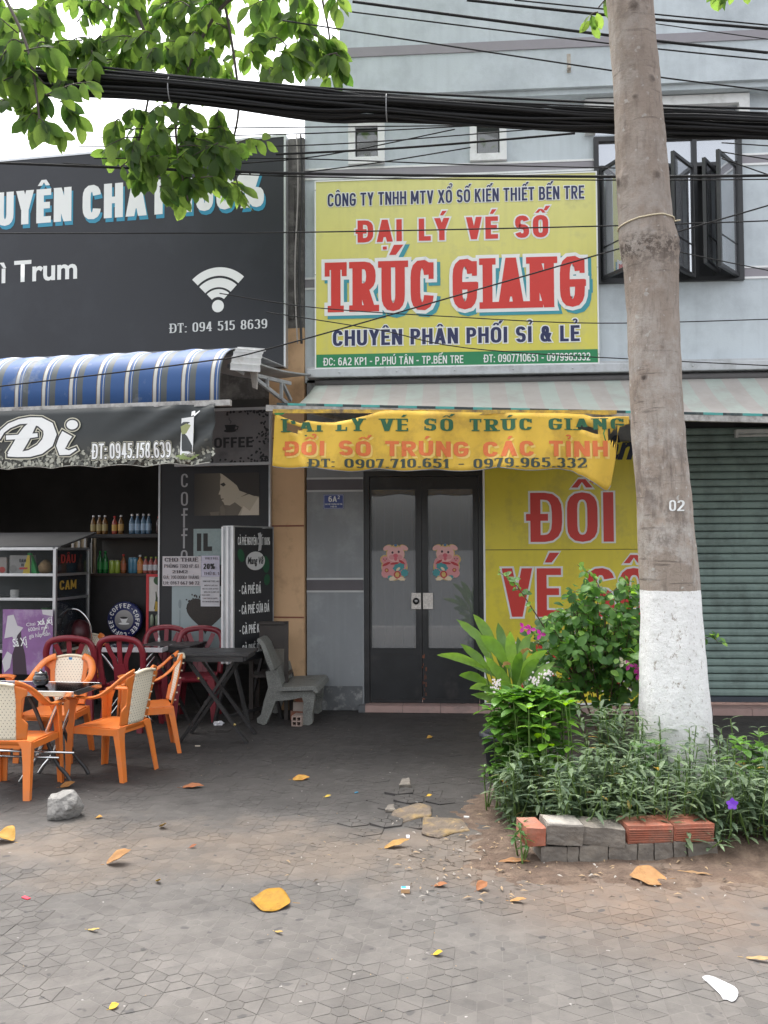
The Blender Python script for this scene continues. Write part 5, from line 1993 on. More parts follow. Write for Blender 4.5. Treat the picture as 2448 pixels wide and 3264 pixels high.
def angle_leg(mb, tx, ty, bx, by, ztop, sx, sy, w=.075, wb=.05, t=.012, z0=0.0):
    """L-section moulded leg; sx, sy point to the outside corner"""
    def ring(x, y, z, a):
        X_, Y_ = x, y
        return [(X_, Y_, z), (X_ - sx * a, Y_, z), (X_ - sx * a, Y_ - sy * t, z), (X_ - sx * t, Y_ - sy * t, z), (X_ - sx * t, Y_ - sy * a * .75, z), (X_, Y_ - sy * a * .75, z)]
    rs = [ring(bx, by, z0, wb), ring(lerp(bx, tx, .6), lerp(by, ty, .6), ztop * .6, lerp(wb, w, .45)), ring(lerp(bx, tx, .88), lerp(by, ty, .88), ztop * .88, w), ring(tx, ty, ztop, w * 1.5)]
    vs = [p for r_ in rs for p in r_]
    fs = [(i * 6 + k, i * 6 + (k + 1) % 6, (i + 1) * 6 + (k + 1) % 6, (i + 1) * 6 + k) for i in range(3) for k in range(6)]
    fs += [(0, 1, 2, 3, 4, 5), (18, 19, 20, 21, 22, 23)]
    mb.add(vs, fs)
def seat_mb(w0, w1, y0, y1, z, t, bow=.012, lip=.03):
    """moulded seat, rounded front, slightly dished, with a skirt"""
    mb = MB()
    def top(u, v):
        wd = lerp(w0, w1, v)
        x = (u * 2 - 1) * wd
        y = lerp(y0, y1, v)
        k = max(0, v - .75) / .25
        y -= k * k * .02 * (u * 2 - 1) ** 2
        zz = z - bow * math.sin(math.pi * u) * math.sin(math.pi * v) - (.02 * k * k)
        return (x, y, zz)
    mb.grid(top, 12, 10)
    edge = [top(i / 12, 0) for i in range(13)] + [top(1, j / 10) for j in range(1, 11)] + [top(1 - i / 12, 1) for i in range(1, 13)] + [top(0, 1 - j / 10) for j in range(1, 10)]
    n = len(edge)
    vs = edge + [(p[0] * 1.015, p[1], p[2] - lip) for p in edge] + [(p[0] * .96, p[1] * .96, p[2] - lip) for p in edge] 
    mb.add(vs, [(i, (i + 1) % n, (i + 1) % n + n, i + n) for i in range(n)] + [(i + n, (i + 1) % n + n, (i + 1) % n + 2 * n, i + 2 * n) for i in range(n)])
    mb.add([(p[0], p[1], p[2] - .008) for p in edge], [tuple(range(n))])
    return mb
def orange_chair():
    t = thing('armchair', 'x', 'chair')
    zs = .42
    seat_mb(.205, .235, -.21, .235, zs, .03).build('seat', M_OR, t, True)
    for sx in (-1, 1):
        mb = MB()
        angle_leg(mb, sx * .25, .235, sx * .262, .265, .64, sx, 1)
        mb.build('leg', M_OR, t)
        mb = MB()
        angle_leg(mb, sx * .225, -.215, sx * .25, -.285, zs + .0, sx, -1)
        mb.build('leg', M_OR, t)
        # armrest: from the front post back and up into the hoop
        path = crv([(sx * .25, .24, .645), (sx * .262, .17, .662), (sx * .27, .03, .662), (sx * .272, -.08, .69), (sx * .262, -.17, .75), (sx * .225, -.235, .815), (sx * .175, -.272, .85), (sx * .13, -.285, .862)], 6)
        ups = []
        for i, p in enumerate(path):
            k = i / (len(path) - 1)
            ups.append(Vector((sx * -.25 * (1 - k), lerp(0, .9, max(0, (k - .35) / .65)), lerp(1, .45, max(0, (k - .35) / .65)))))
        mb = MB()
        prof = [(-.034, -.008), (-.026, .006), (0, .011), (.026, .006), (.034, -.008), (.026, -.012), (-.026, -.012)]
        mb.sweep(path, prof, ups)
        mb.build('armrest', M_OR, t, True)
    # back: curved sheet; orange borders, cream perforated middle that runs over the top
    def back(u, v):
        hw = lerp(.185, .245, v) * (1 - .10 * max(0, v - .7) / .3)
        x = (u * 2 - 1) * hw
        y = -.215 - .085 * v - .035 * math.cos((u - .5) * math.pi) + .012
        z = lerp(zs + .01, .868 - .05 * (2 * u - 1) ** 2, v)
        return Vector((x, y, z))
    nV = 18
    def edge(v):      # outer limit of the border: narrows where the slot is
        if v < .3:
            return 0.0
        k = min(1, (v - .3) / .12)
        q = min(1, max(0, (v - .72) / .2))
        k = k * k * (3 - 2 * k)
        q = q * q * (3 - 2 * q)
        return .11 * k * (1 - q)
    for sd_ in (0, 1):
        mb2 = MB()
        def bf(u, v, sd_=sd_):
            e_ = edge(v)
            uu = lerp(.2, e_, u)
            return back(1 - uu if sd_ else uu, v)
        mb2.grid(bf, 6, 30)
        o = mb2.build('back_border', M_OR, t, True)
        o.modifiers.new('s', 'SOLIDIFY').thickness = .014
    mb = MB()
    mb.grid(lambda u, v: back(lerp(.2, .8, u), v), 16, nV)
    o = mb.build('back_panel', M_CREAM, t, True)
    add_uv(o, lambda c: (c.x, c.z))
    o.modifiers.new('s', 'SOLIDIFY').thickness = .012
    mb = MB()
    path = [back(lerp(.19, .81, i / 12), 1) + Vector((0, .0, .002)) for i in range(13)]
    mb.sweep(path, [(-.02, -.012), (-.014, .008), (.014, .008), (.02, -.012)], [Vector((0, 0, 1))] * 13)
    mb.build('back_top', mat('cream_plastic', (.74, .66, .50), .4, .04), t, True)
    mb = MB()
    mb.box(-.014, .014, -.34, -.335, .83, .85)
    mb.T = None
    mb2 = MB()
    c = back(.5, .93)
    mb2.box(-.016, .016, c.y + .012, c.y + .0145, c.z - .012, c.z + .012)
    mb2.build('maker_label', P_('label_blue', (.05, .25, .55)), t)
    # row of clips showing on the rear of the panel
    mb = MB()
    for k in range(6):
        for u in (.205, .795):
            p = back(u, .08 + k * .16)
            mb.box(p.x - .004, p.x + .004, p.y - .02, p.y - .004, p.z - .006, p.z + .006)
    kind(mb.build('clip', mat('cream_plastic', (.74, .66, .50), .4, .04), t), 'stuff')
    # apron rails
    for a, b_ in (((-.2, .22, zs - .035), (.2, .22, zs - .035)), ((-.19, -.2, zs - .03), (.19, -.2, zs - .03)), ((-.225, -.2, zs - .035), (-.235, .22, zs - .035)), ((.225, -.2, zs - .035), (.235, .22, zs - .035))):
        mb = MB()
        mb.beam(a, b_, .012, .05)
        mb.build('apron', M_OR, t)
    return t
def red_chair():
    t = thing('side_chair', 'x', 'chair')
    zs = .45
    seat_mb(.19, .215, -.2, .21, zs, .03).build('seat', M_RD, t, True)
    for sx in (-1, 1):
        mb = MB()
        angle_leg(mb, sx * .2, .2, sx * .225, .235, zs, sx, 1)
        mb.build('leg', M_RD, t)
        mb = MB()
        angle_leg(mb, sx * .19, -.19, sx * .225, -.26, zs, sx, -1)
        mb.build('leg', M_RD, t)
    hoop = crv([(-.205, -.2, zs - .02), (-.225, -.235, .66), (-.225, -.262, .78), (-.17, -.285, .87), (0, -.3, .90), (.17, -.285, .87), (.225, -.262, .78), (.225, -.235, .66), (.205, -.2, zs - .02)], 6)
    mb = MB()
    n = len(hoop)
    mb.sweep(hoop, [(-.012, -.026), (.008, -.03), (.014, 0), (.008, .03), (-.012, .026)], [Vector((0, 1, .2)).cross((hoop[min(i + 1, n - 1)] - hoop[max(i - 1, 0)])).normalized() for i in range(n)])
    mb.build('back_frame', M_RD, t, True)
    for sx, xb, xt in ((-1, -.055, -.13), (0, 0, 0), (1, .055, .13)):
        mb = MB()
        path = crv([(xb, -.205, zs - .02), (xb, -.25, .66), (lerp(xb, xt, .6), -.27, .77), (xt, -.282, .845 if sx else .885)], 5)
        mb.sweep(path, [(-.021, -.006), (.021, -.006), (.021, .006), (-.021, .006)], [Vector((0, 1, .2))] * len(path), scales=[(1.1, 1)] * len(path))
        mb.build('back_slat', M_RD, t)
    mb = MB()
    mb.add([(-.07, -.213, zs), (.07, -.213, zs), (.04, -.25, .65), (-.04, -.25, .65)], [(0, 1, 2, 3)])
    o = mb.build('back_splat', M_RD, t)
    o.modifiers.new('s', 'SOLIDIFY').thickness = .008
    return t
GO = 'orange and cream armchairs at the cafe'
GR = 'dark red plastic chairs at the cafe'
oc = orange_chair()
first = {'o': True, 'r': True}
rc = red_chair()
def place(proto, key, loc, rz, label, group, s=1.0):
    o = proto if first[key] else copy_tree(proto)
    first[key] = False
    o.location = loc
    o.rotation_euler = (0, 0, rz)
    o.scale = (s, s, s)
    return tag(o, label, 'chair', group)
def two(p_loc, q_loc, P, Q):
    """rotation+position so that local p,q land on ground points P,Q (midpoints agree)"""
    a = math.atan2(Q.y - P.y, Q.x - P.x) - math.atan2(q_loc[1] - p_loc[1], q_loc[0] - p_loc[0])
    m_ = (Vector(p_loc) + Vector(q_loc)) / 2
    r_ = Matrix.Rotation(a, 2) @ m_
    c = (P + Q) / 2
    return (c.x - r_.x, c.y - r_.y, 0), a
RL, RR, FL, FR = (-.24, -.27), (.24, -.27), (-.25, .25), (.25, .25)
loc, a = two(RR, FR, onZ(105, 2545), onZ(190, 2503))
place(oc, 'o', loc, a + R(4), 'orange armchair with its cream back to the street, leg beside the grey rock', GO, .94)
loc, a = two(RL, FL, onZ(385, 2494), onZ(232, 2486))
place(oc, 'o', loc, a - R(6), 'orange armchair turned sideways on the street side corner of the steel table', GO, .94)
loc, a = two(RL, FL, onZ(548, 2404), onZ(412, 2416))
place(oc, 'o', loc, a, 'orange armchair facing the tables, standing beside the black folding table', GO, .94)
p = onZ(300, 2391)
place(oc, 'o', (p.x - .235, p.y - .25, 0), R(180), 'orange armchair facing the street behind the shiny steel table', GO, .94)
p = onZ(232, 2275)
place(oc, 'o', (p.x, p.y, 0), R(165), 'orange armchair half hidden behind the red chairs by the drinks cart', GO, .94)
p = onZ(-55, 2400)
place(oc, 'o', (p.x, p.y, 0), R(-70), 'orange armchair at the far end of the steel table, mostly out of sight', GO, .94)
p = onZ(250, 2318)
place(rc, 'r', (p.x, p.y, 0), R(4), 'dark red chair with its back to the purple poster side of the cafe', GR, 1.0)
p = onZ(422, 2318)
place(rc, 'r', (p.x, p.y, 0), R(-7), 'dark red chair in front of the round COFFEE sign', GR, 1.0)
p = onZ(497, 2284)
place(rc, 'r', (p.x, p.y, 0), R(176), 'faded red chair facing the street below the rent notice', GR, 1.0)
p = onZ(628, 2290)
place(rc, 'r', (p.x, p.y, 0), R(-172), 'faded red chair below the coffee bean heart picture', GR, 1.0)
# ---------------------------------------------------------------- steel table in front
M_STEEL = mat('polished_steel', (.55, .56, .57), .12, .08, 3, metal=1.0, dirt=(.4, .4, .4), dirt_amt=.2)
ZT = .70
a, b_ = onZ(232, 2204, ZT), onZ(318, 2176, ZT)
tb = thing('steel_table', 'shiny steel folding table with chrome crossed legs between orange chairs', 'table', (a.x, a.y, 0), math.atan2(b_.y - a.y, b_.x - a.x) - R(90))
dl = (b_ - a).length
TW = 1.0
mb = MB()
mb.box(-TW, 0, 0, dl, ZT - .006, ZT, .002)
mb.build('tabletop', mat('steel_top', (.30, .30, .31), .08, .1, 3, metal=1.0), tb)
mb = MB()
mb.box(-TW, 0, -.012, 0, ZT - .04, ZT + .001, .003)
mb.box(-TW, 0, dl, dl + .012, ZT - .04, ZT + .001, .003)
mb.box(0, .012, -.012, dl + .012, ZT - .04, ZT + .001, .003)
mb.box(-TW - .012, -TW, -.012, dl + .012, ZT - .04, ZT + .001, .003)
mb.build('table_edge', M_STEEL, tb)
for yy in (.08, dl - .08):
    mb = MB()
    mb.tube(crv([(-.12, yy, ZT - .04), (-.2, yy, .5), (-.33, yy, .18), (-.42, yy, .06), (-.46, yy, 0)], 5), .015, 10)
    mb.build('leg', M_CHROME, tb)
    mb = MB()
    mb.tube(crv([(-.42, yy + .03, ZT - .04), (-.34, yy + .03, .5), (-.2, yy + .03, .18), (-.1, yy + .03, .06), (-.06, yy + .03, 0)], 5), .015, 10)
    mb.build('leg', mat('leg_black', (.03, .03, .032), .4), tb)
for zz, xx in ((.2, -.33), (.24, -.21), (.2, -.6)):
    mb = MB()
    mb.tube([(-TW + .05, .05, zz), (xx + .2, .05, zz)], .009, 8)
    mb.build('crossbar', M_CHROME, tb)
p = onZ(130, 2186, ZT)
pot = thing('ashtray_pot', 'black glazed pot with lid standing on the steel table', 'pot', (p.x, p.y, ZT + .001))
M_POT = mat('black_glaze', (.012, .012, .014), .12, .2, 10, coat=.5)
mb = MB()
mb.lathe([(.03, 0), (.052, .012), (.062, .04), (.056, .07), (.042, .088)], 20)
mb.build('body', M_POT, pot)
mb = MB()
mb.lathe([(.046, .086), (.04, .098), (.018, .108), (.008, .112), (.011, .122), (.004, .13)], 18)
mb.build('lid', M_POT, pot)
for s_ in (-1, 1):
    mb = MB()
    mb.lathe([(.014, .08), (.012, .1), (.003, .112)], 8, (s_ * .038, 0, 0))
    mb.build('knob', M_POT, pot)
# steel table at the back
ZT2 = .76
a = onZ(282, 2064, ZT2)
b_ = onZ(523, 2062, ZT2)
t2 = thing('steel_table', 'white edged steel table behind the dark red chairs', 'table', (a.x, a.y, 0))
w2 = b_.x - a.x
mb = MB()
mb.box(0, w2, 0, .34, ZT2 - .006, ZT2)
mb.build('tabletop', mat('steel_top', (.30, .30, .31), .08), t2)
mb = MB()
mb.box(0, w2, -.012, 0, ZT2 - .045, ZT2 + .001, .002)
mb.box(w2, w2 + .012, -.012, .34, ZT2 - .045, ZT2 + .001, .002)
mb.build('table_edge', mat('table_white_edge', (.55, .54, .55), .4), t2)
for yy in (.06, .28):
    for s_ in (0, 1):
        mb = MB()
        x0_, x1_ = (.1, w2 - .1) if s_ else (w2 - .1, .1)
        mb.tube(crv([(x0_, yy, ZT2 - .04), (lerp(x0_, x1_, .5), yy, .36), (x1_, yy, 0)], 4), .012, 8)
        mb.build('leg', M_CHROME, t2)
p = onZ(507, 2046, ZT2)
cup = thing('salt_shaker', 'small white shaker on the white edged steel table', 'shaker', (p.x, p.y, ZT2))
mb = MB()
mb.lathe([(.012, 0), (.013, .03), (.008, .045), (.009, .06), (.003, .066)], 10)
mb.build('bottle', M_PW, cup)
mb = MB()
mb.lathe([(.0095, .05), (.009, .062), (.004, .068)], 10)
mb.build('cap', M_PVC, cup)
# ---------------------------------------------------------------- black slatted folding tables
def slat_table(loc, rz, w_, d_, h, label):
    t = thing('folding_table', label, 'table', loc, rz, group='black slatted folding tables')
    n = 7
    for k in range(n):
        y0 = -d_ / 2 + k * d_ / n
        mb = MB()
        mb.box(-w_ / 2, w_ / 2, y0 + .004, y0 + d_ / n - .004, h - .022, h + rnd.uniform(-.002, .002), .003)
        mb.build('slat', M_BLKW, t)
    for x_ in (-w_ / 2 + .05, w_ / 2 - .05):
        mb = MB()
        mb.box(x_ - .02, x_ + .02, -d_ / 2 + .02, d_ / 2 - .02, h - .06, h - .023)
        mb.build('batten', M_BLKW, t)
    mb = MB()
    mb.box(-w_ / 2 + .02, w_ / 2 - .05, -d_ / 2 + .003, -d_ / 2 + .03, h - .065, h - .024)
    mb.build('front_rail', M_BLKW, t)
    for y_, o_ in ((-d_ / 2 + .06, 0), (d_ / 2 - .06, .02)):
        mb = MB()
        mb.beam((-w_ / 2 + .14, y_, h - .06), (w_ / 2 - .02, y_, .0), .026, .045, (0, 1, 0))
        mb.build('leg', M_BLKW, t)
        mb = MB()
        mb.beam((w_ / 2 - .14, y_ + .03, h - .06), (-w_ / 2 + .06, y_ + .03, .0), .026, .045, (0, 1, 0))
        mb.build('leg', M_BLKW, t)
    mb = MB()
    mb.beam((-.05, -d_ / 2 + .06, .36), (-.05, d_ / 2 - .06, .36), .03, .03)
    mb.build('stretcher', M_BLKW, t)
    for q in ((-w_ / 2 + .24, -d_ / 2 + .045, h - .22), (w_ / 2 - .13, -d_ / 2 + .045, .17)):
        mb = MB()
        mb.tube([(q[0], q[1] - .012, q[2]), (q[0], q[1], q[2])], .012, 8)
        mb.build('bolt', mat('brass_bolt', (.55, .42, .16), .4, .1, 10, metal=.7), t)
    return t
M_BLKW = mat('black_stained_wood', (.022, .021, .022), .5, .35, 8, dirt=(.06, .055, .05), dirt_amt=.4, dirt_scale=12, stretch=(1, 8, 8), bump=.15)
f0, f1 = onZ(572, 2368), onZ(776, 2362)
cx_, cy_ = (f0.x + f1.x) / 2, f0.y + .2
slat_table((cx_, cy_, 0), R(2), .70, .52, .80, 'black slatted folding table with crossed legs beside the stone bench')
p = onZ(545, 2290)
slat_table((p.x, p.y + .1, 0), R(-6), .55, .5, .76, 'black slatted folding table behind, against the white edged steel table')
# ---------------------------------------------------------------- terrazzo bench
def terrazzo():
    m = mat('terrazzo_stone', (.18, .182, .168), .6, .25, 5, dirt=(.06, .06, .055), dirt_amt=.5, dirt_scale=5, bump=.25, bump_scale=90)
    t = m.node_tree
    L = t.links.new
    tc = [n for n in t.nodes if n.type == 'TEX_COORD'][0]
    vo = t.nodes.new('ShaderNodeTexVoronoi')
    vo.inputs['Scale'].default_value = 95
    L(tc.outputs['Object'], vo.inputs['Vector'])
    r_ = t.nodes.new('ShaderNodeMapRange')
    r_.inputs[1].default_value, r_.inputs[2].default_value, r_.inputs[3].default_value, r_.inputs[4].default_value = .25, .4, .75, 0
    L(vo.outputs['Distance'], r_.inputs[0])
    nz = t.nodes.new('ShaderNodeTexNoise')
    nz.inputs['Scale'].default_value = 9
    L(tc.outputs['Object'], nz.inputs['Vector'])
    m2 = t.nodes.new('ShaderNodeMath')
    m2.operation = 'MULTIPLY'
    L(r_.outputs[0], m2.inputs[0])
    L(nz.outputs[0], m2.inputs[1])
    b = t.nodes['Principled BSDF']
    src = b.inputs['Base Color'].links[0].from_socket
    mx = t.nodes.new('ShaderNodeMix')
    mx.data_type = 'RGBA'
    L(m2.outputs[0], mx.inputs[0])
    L(src, mx.inputs[6])
    mx.inputs[7].default_value = (.42, .44, .40, 1)
    L(mx.outputs[2], b.inputs['Base Color'])
    return m
M_TERR = terrazzo()
p = onZ(830, 2314)
q = onZ(978, 2312)
kB = (q.x - p.x) / 148.0
bn = thing('stone_bench', 'speckled grey terrazzo bench standing beside the tan pillar', 'bench', (p.x, p.y, 0))
BL = FW - p.y - .1
def bp(px, py):
    return ((px - 830) * kB, (2313 - py) * kB)
def extr(poly, y0, y1):
    mb = MB()
    mb.prism([bp(*p_) for p_ in poly], y0, y1, lambda x, z, y: (x, y, z))
    return mb
back_poly = [(820, 2033), (830, 2034), (845, 2052), (876, 2132), (864, 2138), (850, 2110), (832, 2056), (818, 2042)]
extr(back_poly, 0, BL).build('backrest', M_TERR, bn)
seat_poly = [(890, 2190), (1004, 2184), (1014, 2190), (1019, 2204), (1010, 2208), (1000, 2198), (892, 2202)]
extr(seat_poly, 0, BL).build('seat', M_TERR, bn)
leg_poly = [(843, 2142), (882, 2134), (897, 2188), (897, 2206), (1003, 2203), (1004, 2222), (996, 2280), (996, 2306), (986, 2313), (966, 2312), (964, 2290), (968, 2240), (962, 2224), (920, 2232), (876, 2236), (862, 2274), (846, 2310), (836, 2314), (816, 2306), (815, 2292), (828, 2280), (838, 2236), (852, 2192)]
for y0 in (.05, BL - .12):
    extr(leg_poly, y0, y0 + .09).build('leg', M_TERR, bn)
extr([(846, 2140), (880, 2132), (893, 2186), (870, 2190)], .14, BL - .12).build('back_support', M_TERR, bn)
# dark wooden chair behind the bench
p = onL(866, 2262, .35)
ch = thing('wooden_chair', 'dark wooden chair pushed behind the stone bench', 'chair', (p.x, p.y, 0), R(2))
M_BRW = mat('brown_black_wood', (.035, .028, .024), .5, .3, 6)
mb = MB()
mb.box(-.19, .19, -.2, .2, .43, .46)
mb.build('seat', M_BRW, ch)
for x_ in (-.18, .18):
    for y_ in (-.18, .18):
        mb = MB()
        mb.box(x_ - .02, x_ + .02, y_ - .02, y_ + .02, 0, .43 if y_ > 0 else 1.0)
        mb.build('leg', M_BRW, ch)
mb = MB()
mb.box(-.16, .16, -.19, -.17, .72, .96)
mb.build('backrest', M_BRW, ch)
mb = MB()
mb.box(-.2, .2, -.2, -.165, .96, 1.0, .008)
mb.build('top_rail', M_BRW, ch)
# hollow clay bricks under the bench
M_CLAY = mat('clay_red', (.36, .125, .07), .85, .15, 10, dirt=(.25, .2, .17), dirt_amt=.4, dirt_scale=10, bump=.2)
M_CLAYD = mat('clay_dusty', (.36, .27, .23), .85, .15, 10, bump=.2)
def hollow_brick(name, label, loc, rz, L_=.19, s_=.09, m=None, group=None, tilt=0, cat='brick'):
    o = bpy.data.objects
    mb = MB()
    w = .011
    h = s_ / 2
    c = [(-h, -h + s_), ]
    # tube walls: outer frame and a cross, running along y
    mb.box(-h, h, 0, L_, 0, w)
    mb.box(-h, h, 0, L_, s_ - w, s_)
    mb.box(-h, -h + w, 0, L_, w, s_ - w)
    mb.box(h - w, h, 0, L_, w, s_ - w)
    mb.box(-w / 2, w / 2, .001, L_ - .001, w, s_ - w)
    mb.box(-h + w, -w / 2, .001, L_ - .001, h - w / 2, h + w / 2)
    mb.box(w / 2, h - w, .001, L_ - .001, h - w / 2, h + w / 2)
    r_ = mb.build(name, m or M_CLAY)
    put(r_, loc, (tilt, 0, rz))
    return tag(r_, label, cat, group)
p = onZ(945, 2316)
hollow_brick('hollow_brick', 'dusty four-holed clay brick end-on under the stone bench', (p.x, p.y, 0), R(-4), s_=.1, m=M_CLAYD)
p = onZ(985, 2296)
hollow_brick('hollow_brick', 'orange clay brick lying beneath the others under the bench seat', (p.x, p.y + .02, 0), R(75), m=M_CLAY)
hollow_brick('hollow_brick', 'pale plastered brick in the middle of the small pile under the bench', (p.x + .03, p.y + .02, .091), R(80), m=mat('plastered_brick', (.5, .42, .37), .85, .15, 9))
hollow_brick('hollow_brick', 'red clay brick on top of the small pile under the bench', (p.x + .05, p.y + .05, .182), R(85), m=M_CLAY)
# ---------------------------------------------------------------- standing menu box
p = onZ(746, 2316)
sb = thing('menu_light_box', 'tall standing black menu box with aluminium side and CÀ PHÊ list', 'sign', (p.x, p.y, 0), R(64))
bz0_, bz1_ = .62, onY(746, 1682, p.y).z
bwid = .62
mb = MB()
mb.box(0, bwid, 0, .13, bz0_, bz1_)
mb.build('face_panel', M_BLK, sb)
for x_ in (-.012, bwid):
    mb = MB()
    mb.box(x_, x_ + .012, -.004, .134, bz0_ - .01, bz1_ + .01)
    mb.build('side_strip', M_ALU, sb)
for y_ in (-.008, .055, .12):
    mb = MB()
    mb.box(-.03, -.0125, y_, y_ + .022, bz0_ - .012, bz1_ + .012)
    mb.build('edge_profile', mat('alu_bright', (.66, .67, .68), .35, .1, 10, metal=.5), sb)
mb = MB()
mb.box(-.02, bwid + .012, -.003, .133, bz1_ + .0105, bz1_ + .02)
mb.build('top_cap', M_ALU, sb)
fsb = lambda x, z, d: (x, -.002 - d, z)
zz_ = lambda py: onY(785, py, p.y + .25).z
kw = dict(tv=.17, th=.12, wide=.9, gap=.1)
letters(sb, 'CÀ PHÊ NGUYÊN CHẤT 100%', .05, .57, zz_(1737), zz_(1712), fsb, [(M_PW, 0, (0, 0), 0)], **kw)
letters(sb, '- CÀ PHÊ ĐÁ', .07, .42, zz_(1892), zz_(1864), fsb, [(M_PW, 0, (0, 0), 0)], **kw)
letters(sb, '- CÀ PHÊ SỮA ĐÁ', .07, .56, zz_(1955), zz_(1926), fsb, [(M_PW, 0, (0, 0), 0)], **kw)
letters(sb, '- CÀ PHÊ KEM', .08, .48, zz_(2018), zz_(1990), fsb, [(M_PW, 0, (0, 0), 0)], **kw)
letters(sb, '- CÀ PHÊ ĐÁ XAY', .08, .58, zz_(2080), zz_(2052), fsb, [(M_PW, 0, (0, 0), 0)], **kw)
mb = MB()
cz_ = zz_(1788)
disc(mb, .33, cz_, .155, .095, -.0025, n=28)
mb.build('round_mark', P_('mark_grey', (.55, .55, .55)), sb)
ftext('lettering', 'Mang Về', .1, M_BLK, sb, Matrix.Translation((.2, -.0045, cz_ - .03)) @ Matrix.Rotation(R(90), 4, 'X'), width=.26, offset=.003, shear=.2)
for (cx_, z_, rx, rz, a_) in ((.1, zz_(1770), .05, .07, .5), (.5, zz_(1800), .06, .09, .2), (.52, zz_(1850), .05, .06, -.3)):
    mb = MB()
    disc(mb, cx_, z_, rx, rz, -.0022, n=14, a=a_, wob=.15)
    mb.build('painted_leaf', P_('dark_leaf_print', (.012, .08, .035)), sb)
mb = MB()
mb.grid(lambda u, v: (.36 + .05 * u + .02 * v, -.006 - .01 * math.sin(v * 5), lerp(zz_(1700), zz_(1775), v) + .01 * u), 2, 8)
mb.build('peeling_strip', P_('peel_grey', (.45, .45, .46)), sb)
for x_ in (.04, bwid - .05):
    for s_ in (-1, 1):
        mb = MB()
        mb.beam((x_, .065 + s_ * .03, bz0_ - .011), (x_, .065 + s_ * .22, 0), .03, .03)
        mb.build('leg', M_BLKW, sb)
mb = MB()
mb.box(-.01, bwid, .05, .08, .08, .11)
mb.build('stretcher', M_BLKW, sb)
# white crumpled tissue under the black table
p = onZ(697, 2312)
mb = MB()
bm_ = bmesh.new()
bmesh.ops.create_icosphere(bm_, subdivisions=2, radius=.045)
for v in bm_.verts:
    v.co *= rnd.uniform(.6, 1.15)
    v.co.z = max(v.co.z * .7 + .02, 0)
    v.co.x *= 1.2
bm_.verts.index_update()
mb.add([v.co.copy() for v in bm_.verts], [[v.index for v in f.verts] for f in bm_.faces])
bm_.free()
tag(put(mb.build('tissue', mat('tissue_white', (.75, .75, .78), .8)), p), 'crumpled white tissue on the floor under the black folding table', 'tissue')
# ---------------------------------------------------------------- drinks counter with shelves
CO = -.16
cu0_, cu1_ = Lc(276, 1900, CO)[0], Lc(516, 1900, CO)[0]
cn = lt('drinks_counter', 'dark wooden drinks counter with bottle shelves inside the cafe', 'counter', cu0_, CO, 0)
wc = cu1_ - cu0_
z1 = Lc(400, 1828, CO)[1]
z2 = Lc(400, 1702, CO)[1]
mb = MB()
mb.box(0, wc, 0, .04, .02, z1 - .03)
mb.build('front_panel', M_DWOOD, cn)
mb = MB()
mb.box(-.01, wc, -.02, .35, z1 - .03, z1, .004)
mb.build('shelf', mat('shelf_brown', (.045, .03, .025), .5), cn)
mb = MB()
mb.box(-.01, wc, -.01, .3, z2 - .045, z2, .004)
mb.build('shelf', M_DWOOD, cn)
for x_ in (0, wc - .03):
    mb = MB()
    mb.box(x_, x_ + .03, .0, .04, z1, z2 - .045)
    mb.build('upright', M_DWOOD, cn)
mb = MB()
mb.box(.03, wc - .03, .3, .32, z1, z2 - .05)
mb.build('back_board', M_INW, cn)
mb = MB()
mb.box(.045, .055, -.015, -.005, z2 - .38, z2 - .1)
mb.build('handle', M_PVC, cn)
# bottles and cans
def bottle(name, label, px, base_z, h, r_, col, cap, lab=None, kind_='bottle', off=CO, yin=.08, group='drinks on the cafe shelves', clear=False):
    u, _ = Lc(px, 1760, off - yin)
    o = lt(name, label, 'bottle' if kind_ == 'bottle' else 'can', u, off - yin, base_z, group)
    m = mat('drink_%02x%02x%02x' % tuple(int(c * 255) for c in col), col, .15, .1, 8, coat=.4)
    mb = MB()
    if kind_ == 'bottle':
        mb.lathe([(r_ * .9, 0), (r_, .01), (r_, h * .58), (r_ * .92, h * .66), (r_ * .42, h * .82), (r_ * .4, h * .9)], 14)
        mb.build('body', m, o)
        mb = MB()
        mb.lathe([(r_ * .45, h * .9), (r_ * .45, h * .985), (r_ * .4, h)], 12)
        mb.build('cap', mat('cap_%02x%02x%02x' % tuple(int(c * 255) for c in cap), cap, .4), o)
    else:
        mb.lathe([(r_ * .85, 0), (r_, .01), (r_, h * .9), (r_ * .86, h)], 16)
        mb.build('body', m, o)
        mb = MB()
        mb.lathe([(r_ * .84, h), (r_ * .84, h + .003)], 16)
        mb.build('lid', M_ALU, o)
    if lab:
        mb = MB()
        mb.lathe([(r_ * 1.015, h * .18), (r_ * 1.015, h * .52)], 14, cap=False)
        mb.build('label_band', mat('band_%02x%02x%02x' % tuple(int(c * 255) for c in lab), lab, .4), o)
W_ = (.7, .7, .7)
amber, blueg = (.16, .075, .015), (.09, .16, .24)
for px, txt in ((297, 'by the post'), (316, 'second in its row'), (334, 'third in its row')):
    bottle('tea_bottle', 'amber tea bottle with white cap on the upper cafe shelf', px, z2, .22, .032, amber, W_, (.35, .28, .12))
bottle('tea_bottle', 'bottle with red label standing in the gap of the upper cafe shelf', 365, z2, .21, .032, (.3, .05, .03), (.4, .03, .03), (.5, .3, .06))
bottle('tea_bottle', 'amber tea bottle beside the red labelled one on the upper shelf', 385, z2, .22, .032, amber, W_, (.5, .3, .08))
for px in (420, 438, 457, 474):
    bottle('water_bottle', 'pale blue water bottle on the upper cafe shelf', px, z2, .23, .032, blueg, W_, (.3, .42, .55))
for px in (505, 512):
    bottle('juice_bottle', 'dark bottle with red neck at the end of the upper shelf', px, z2, .2, .03, (.05, .02, .02), (.5, .06, .04))
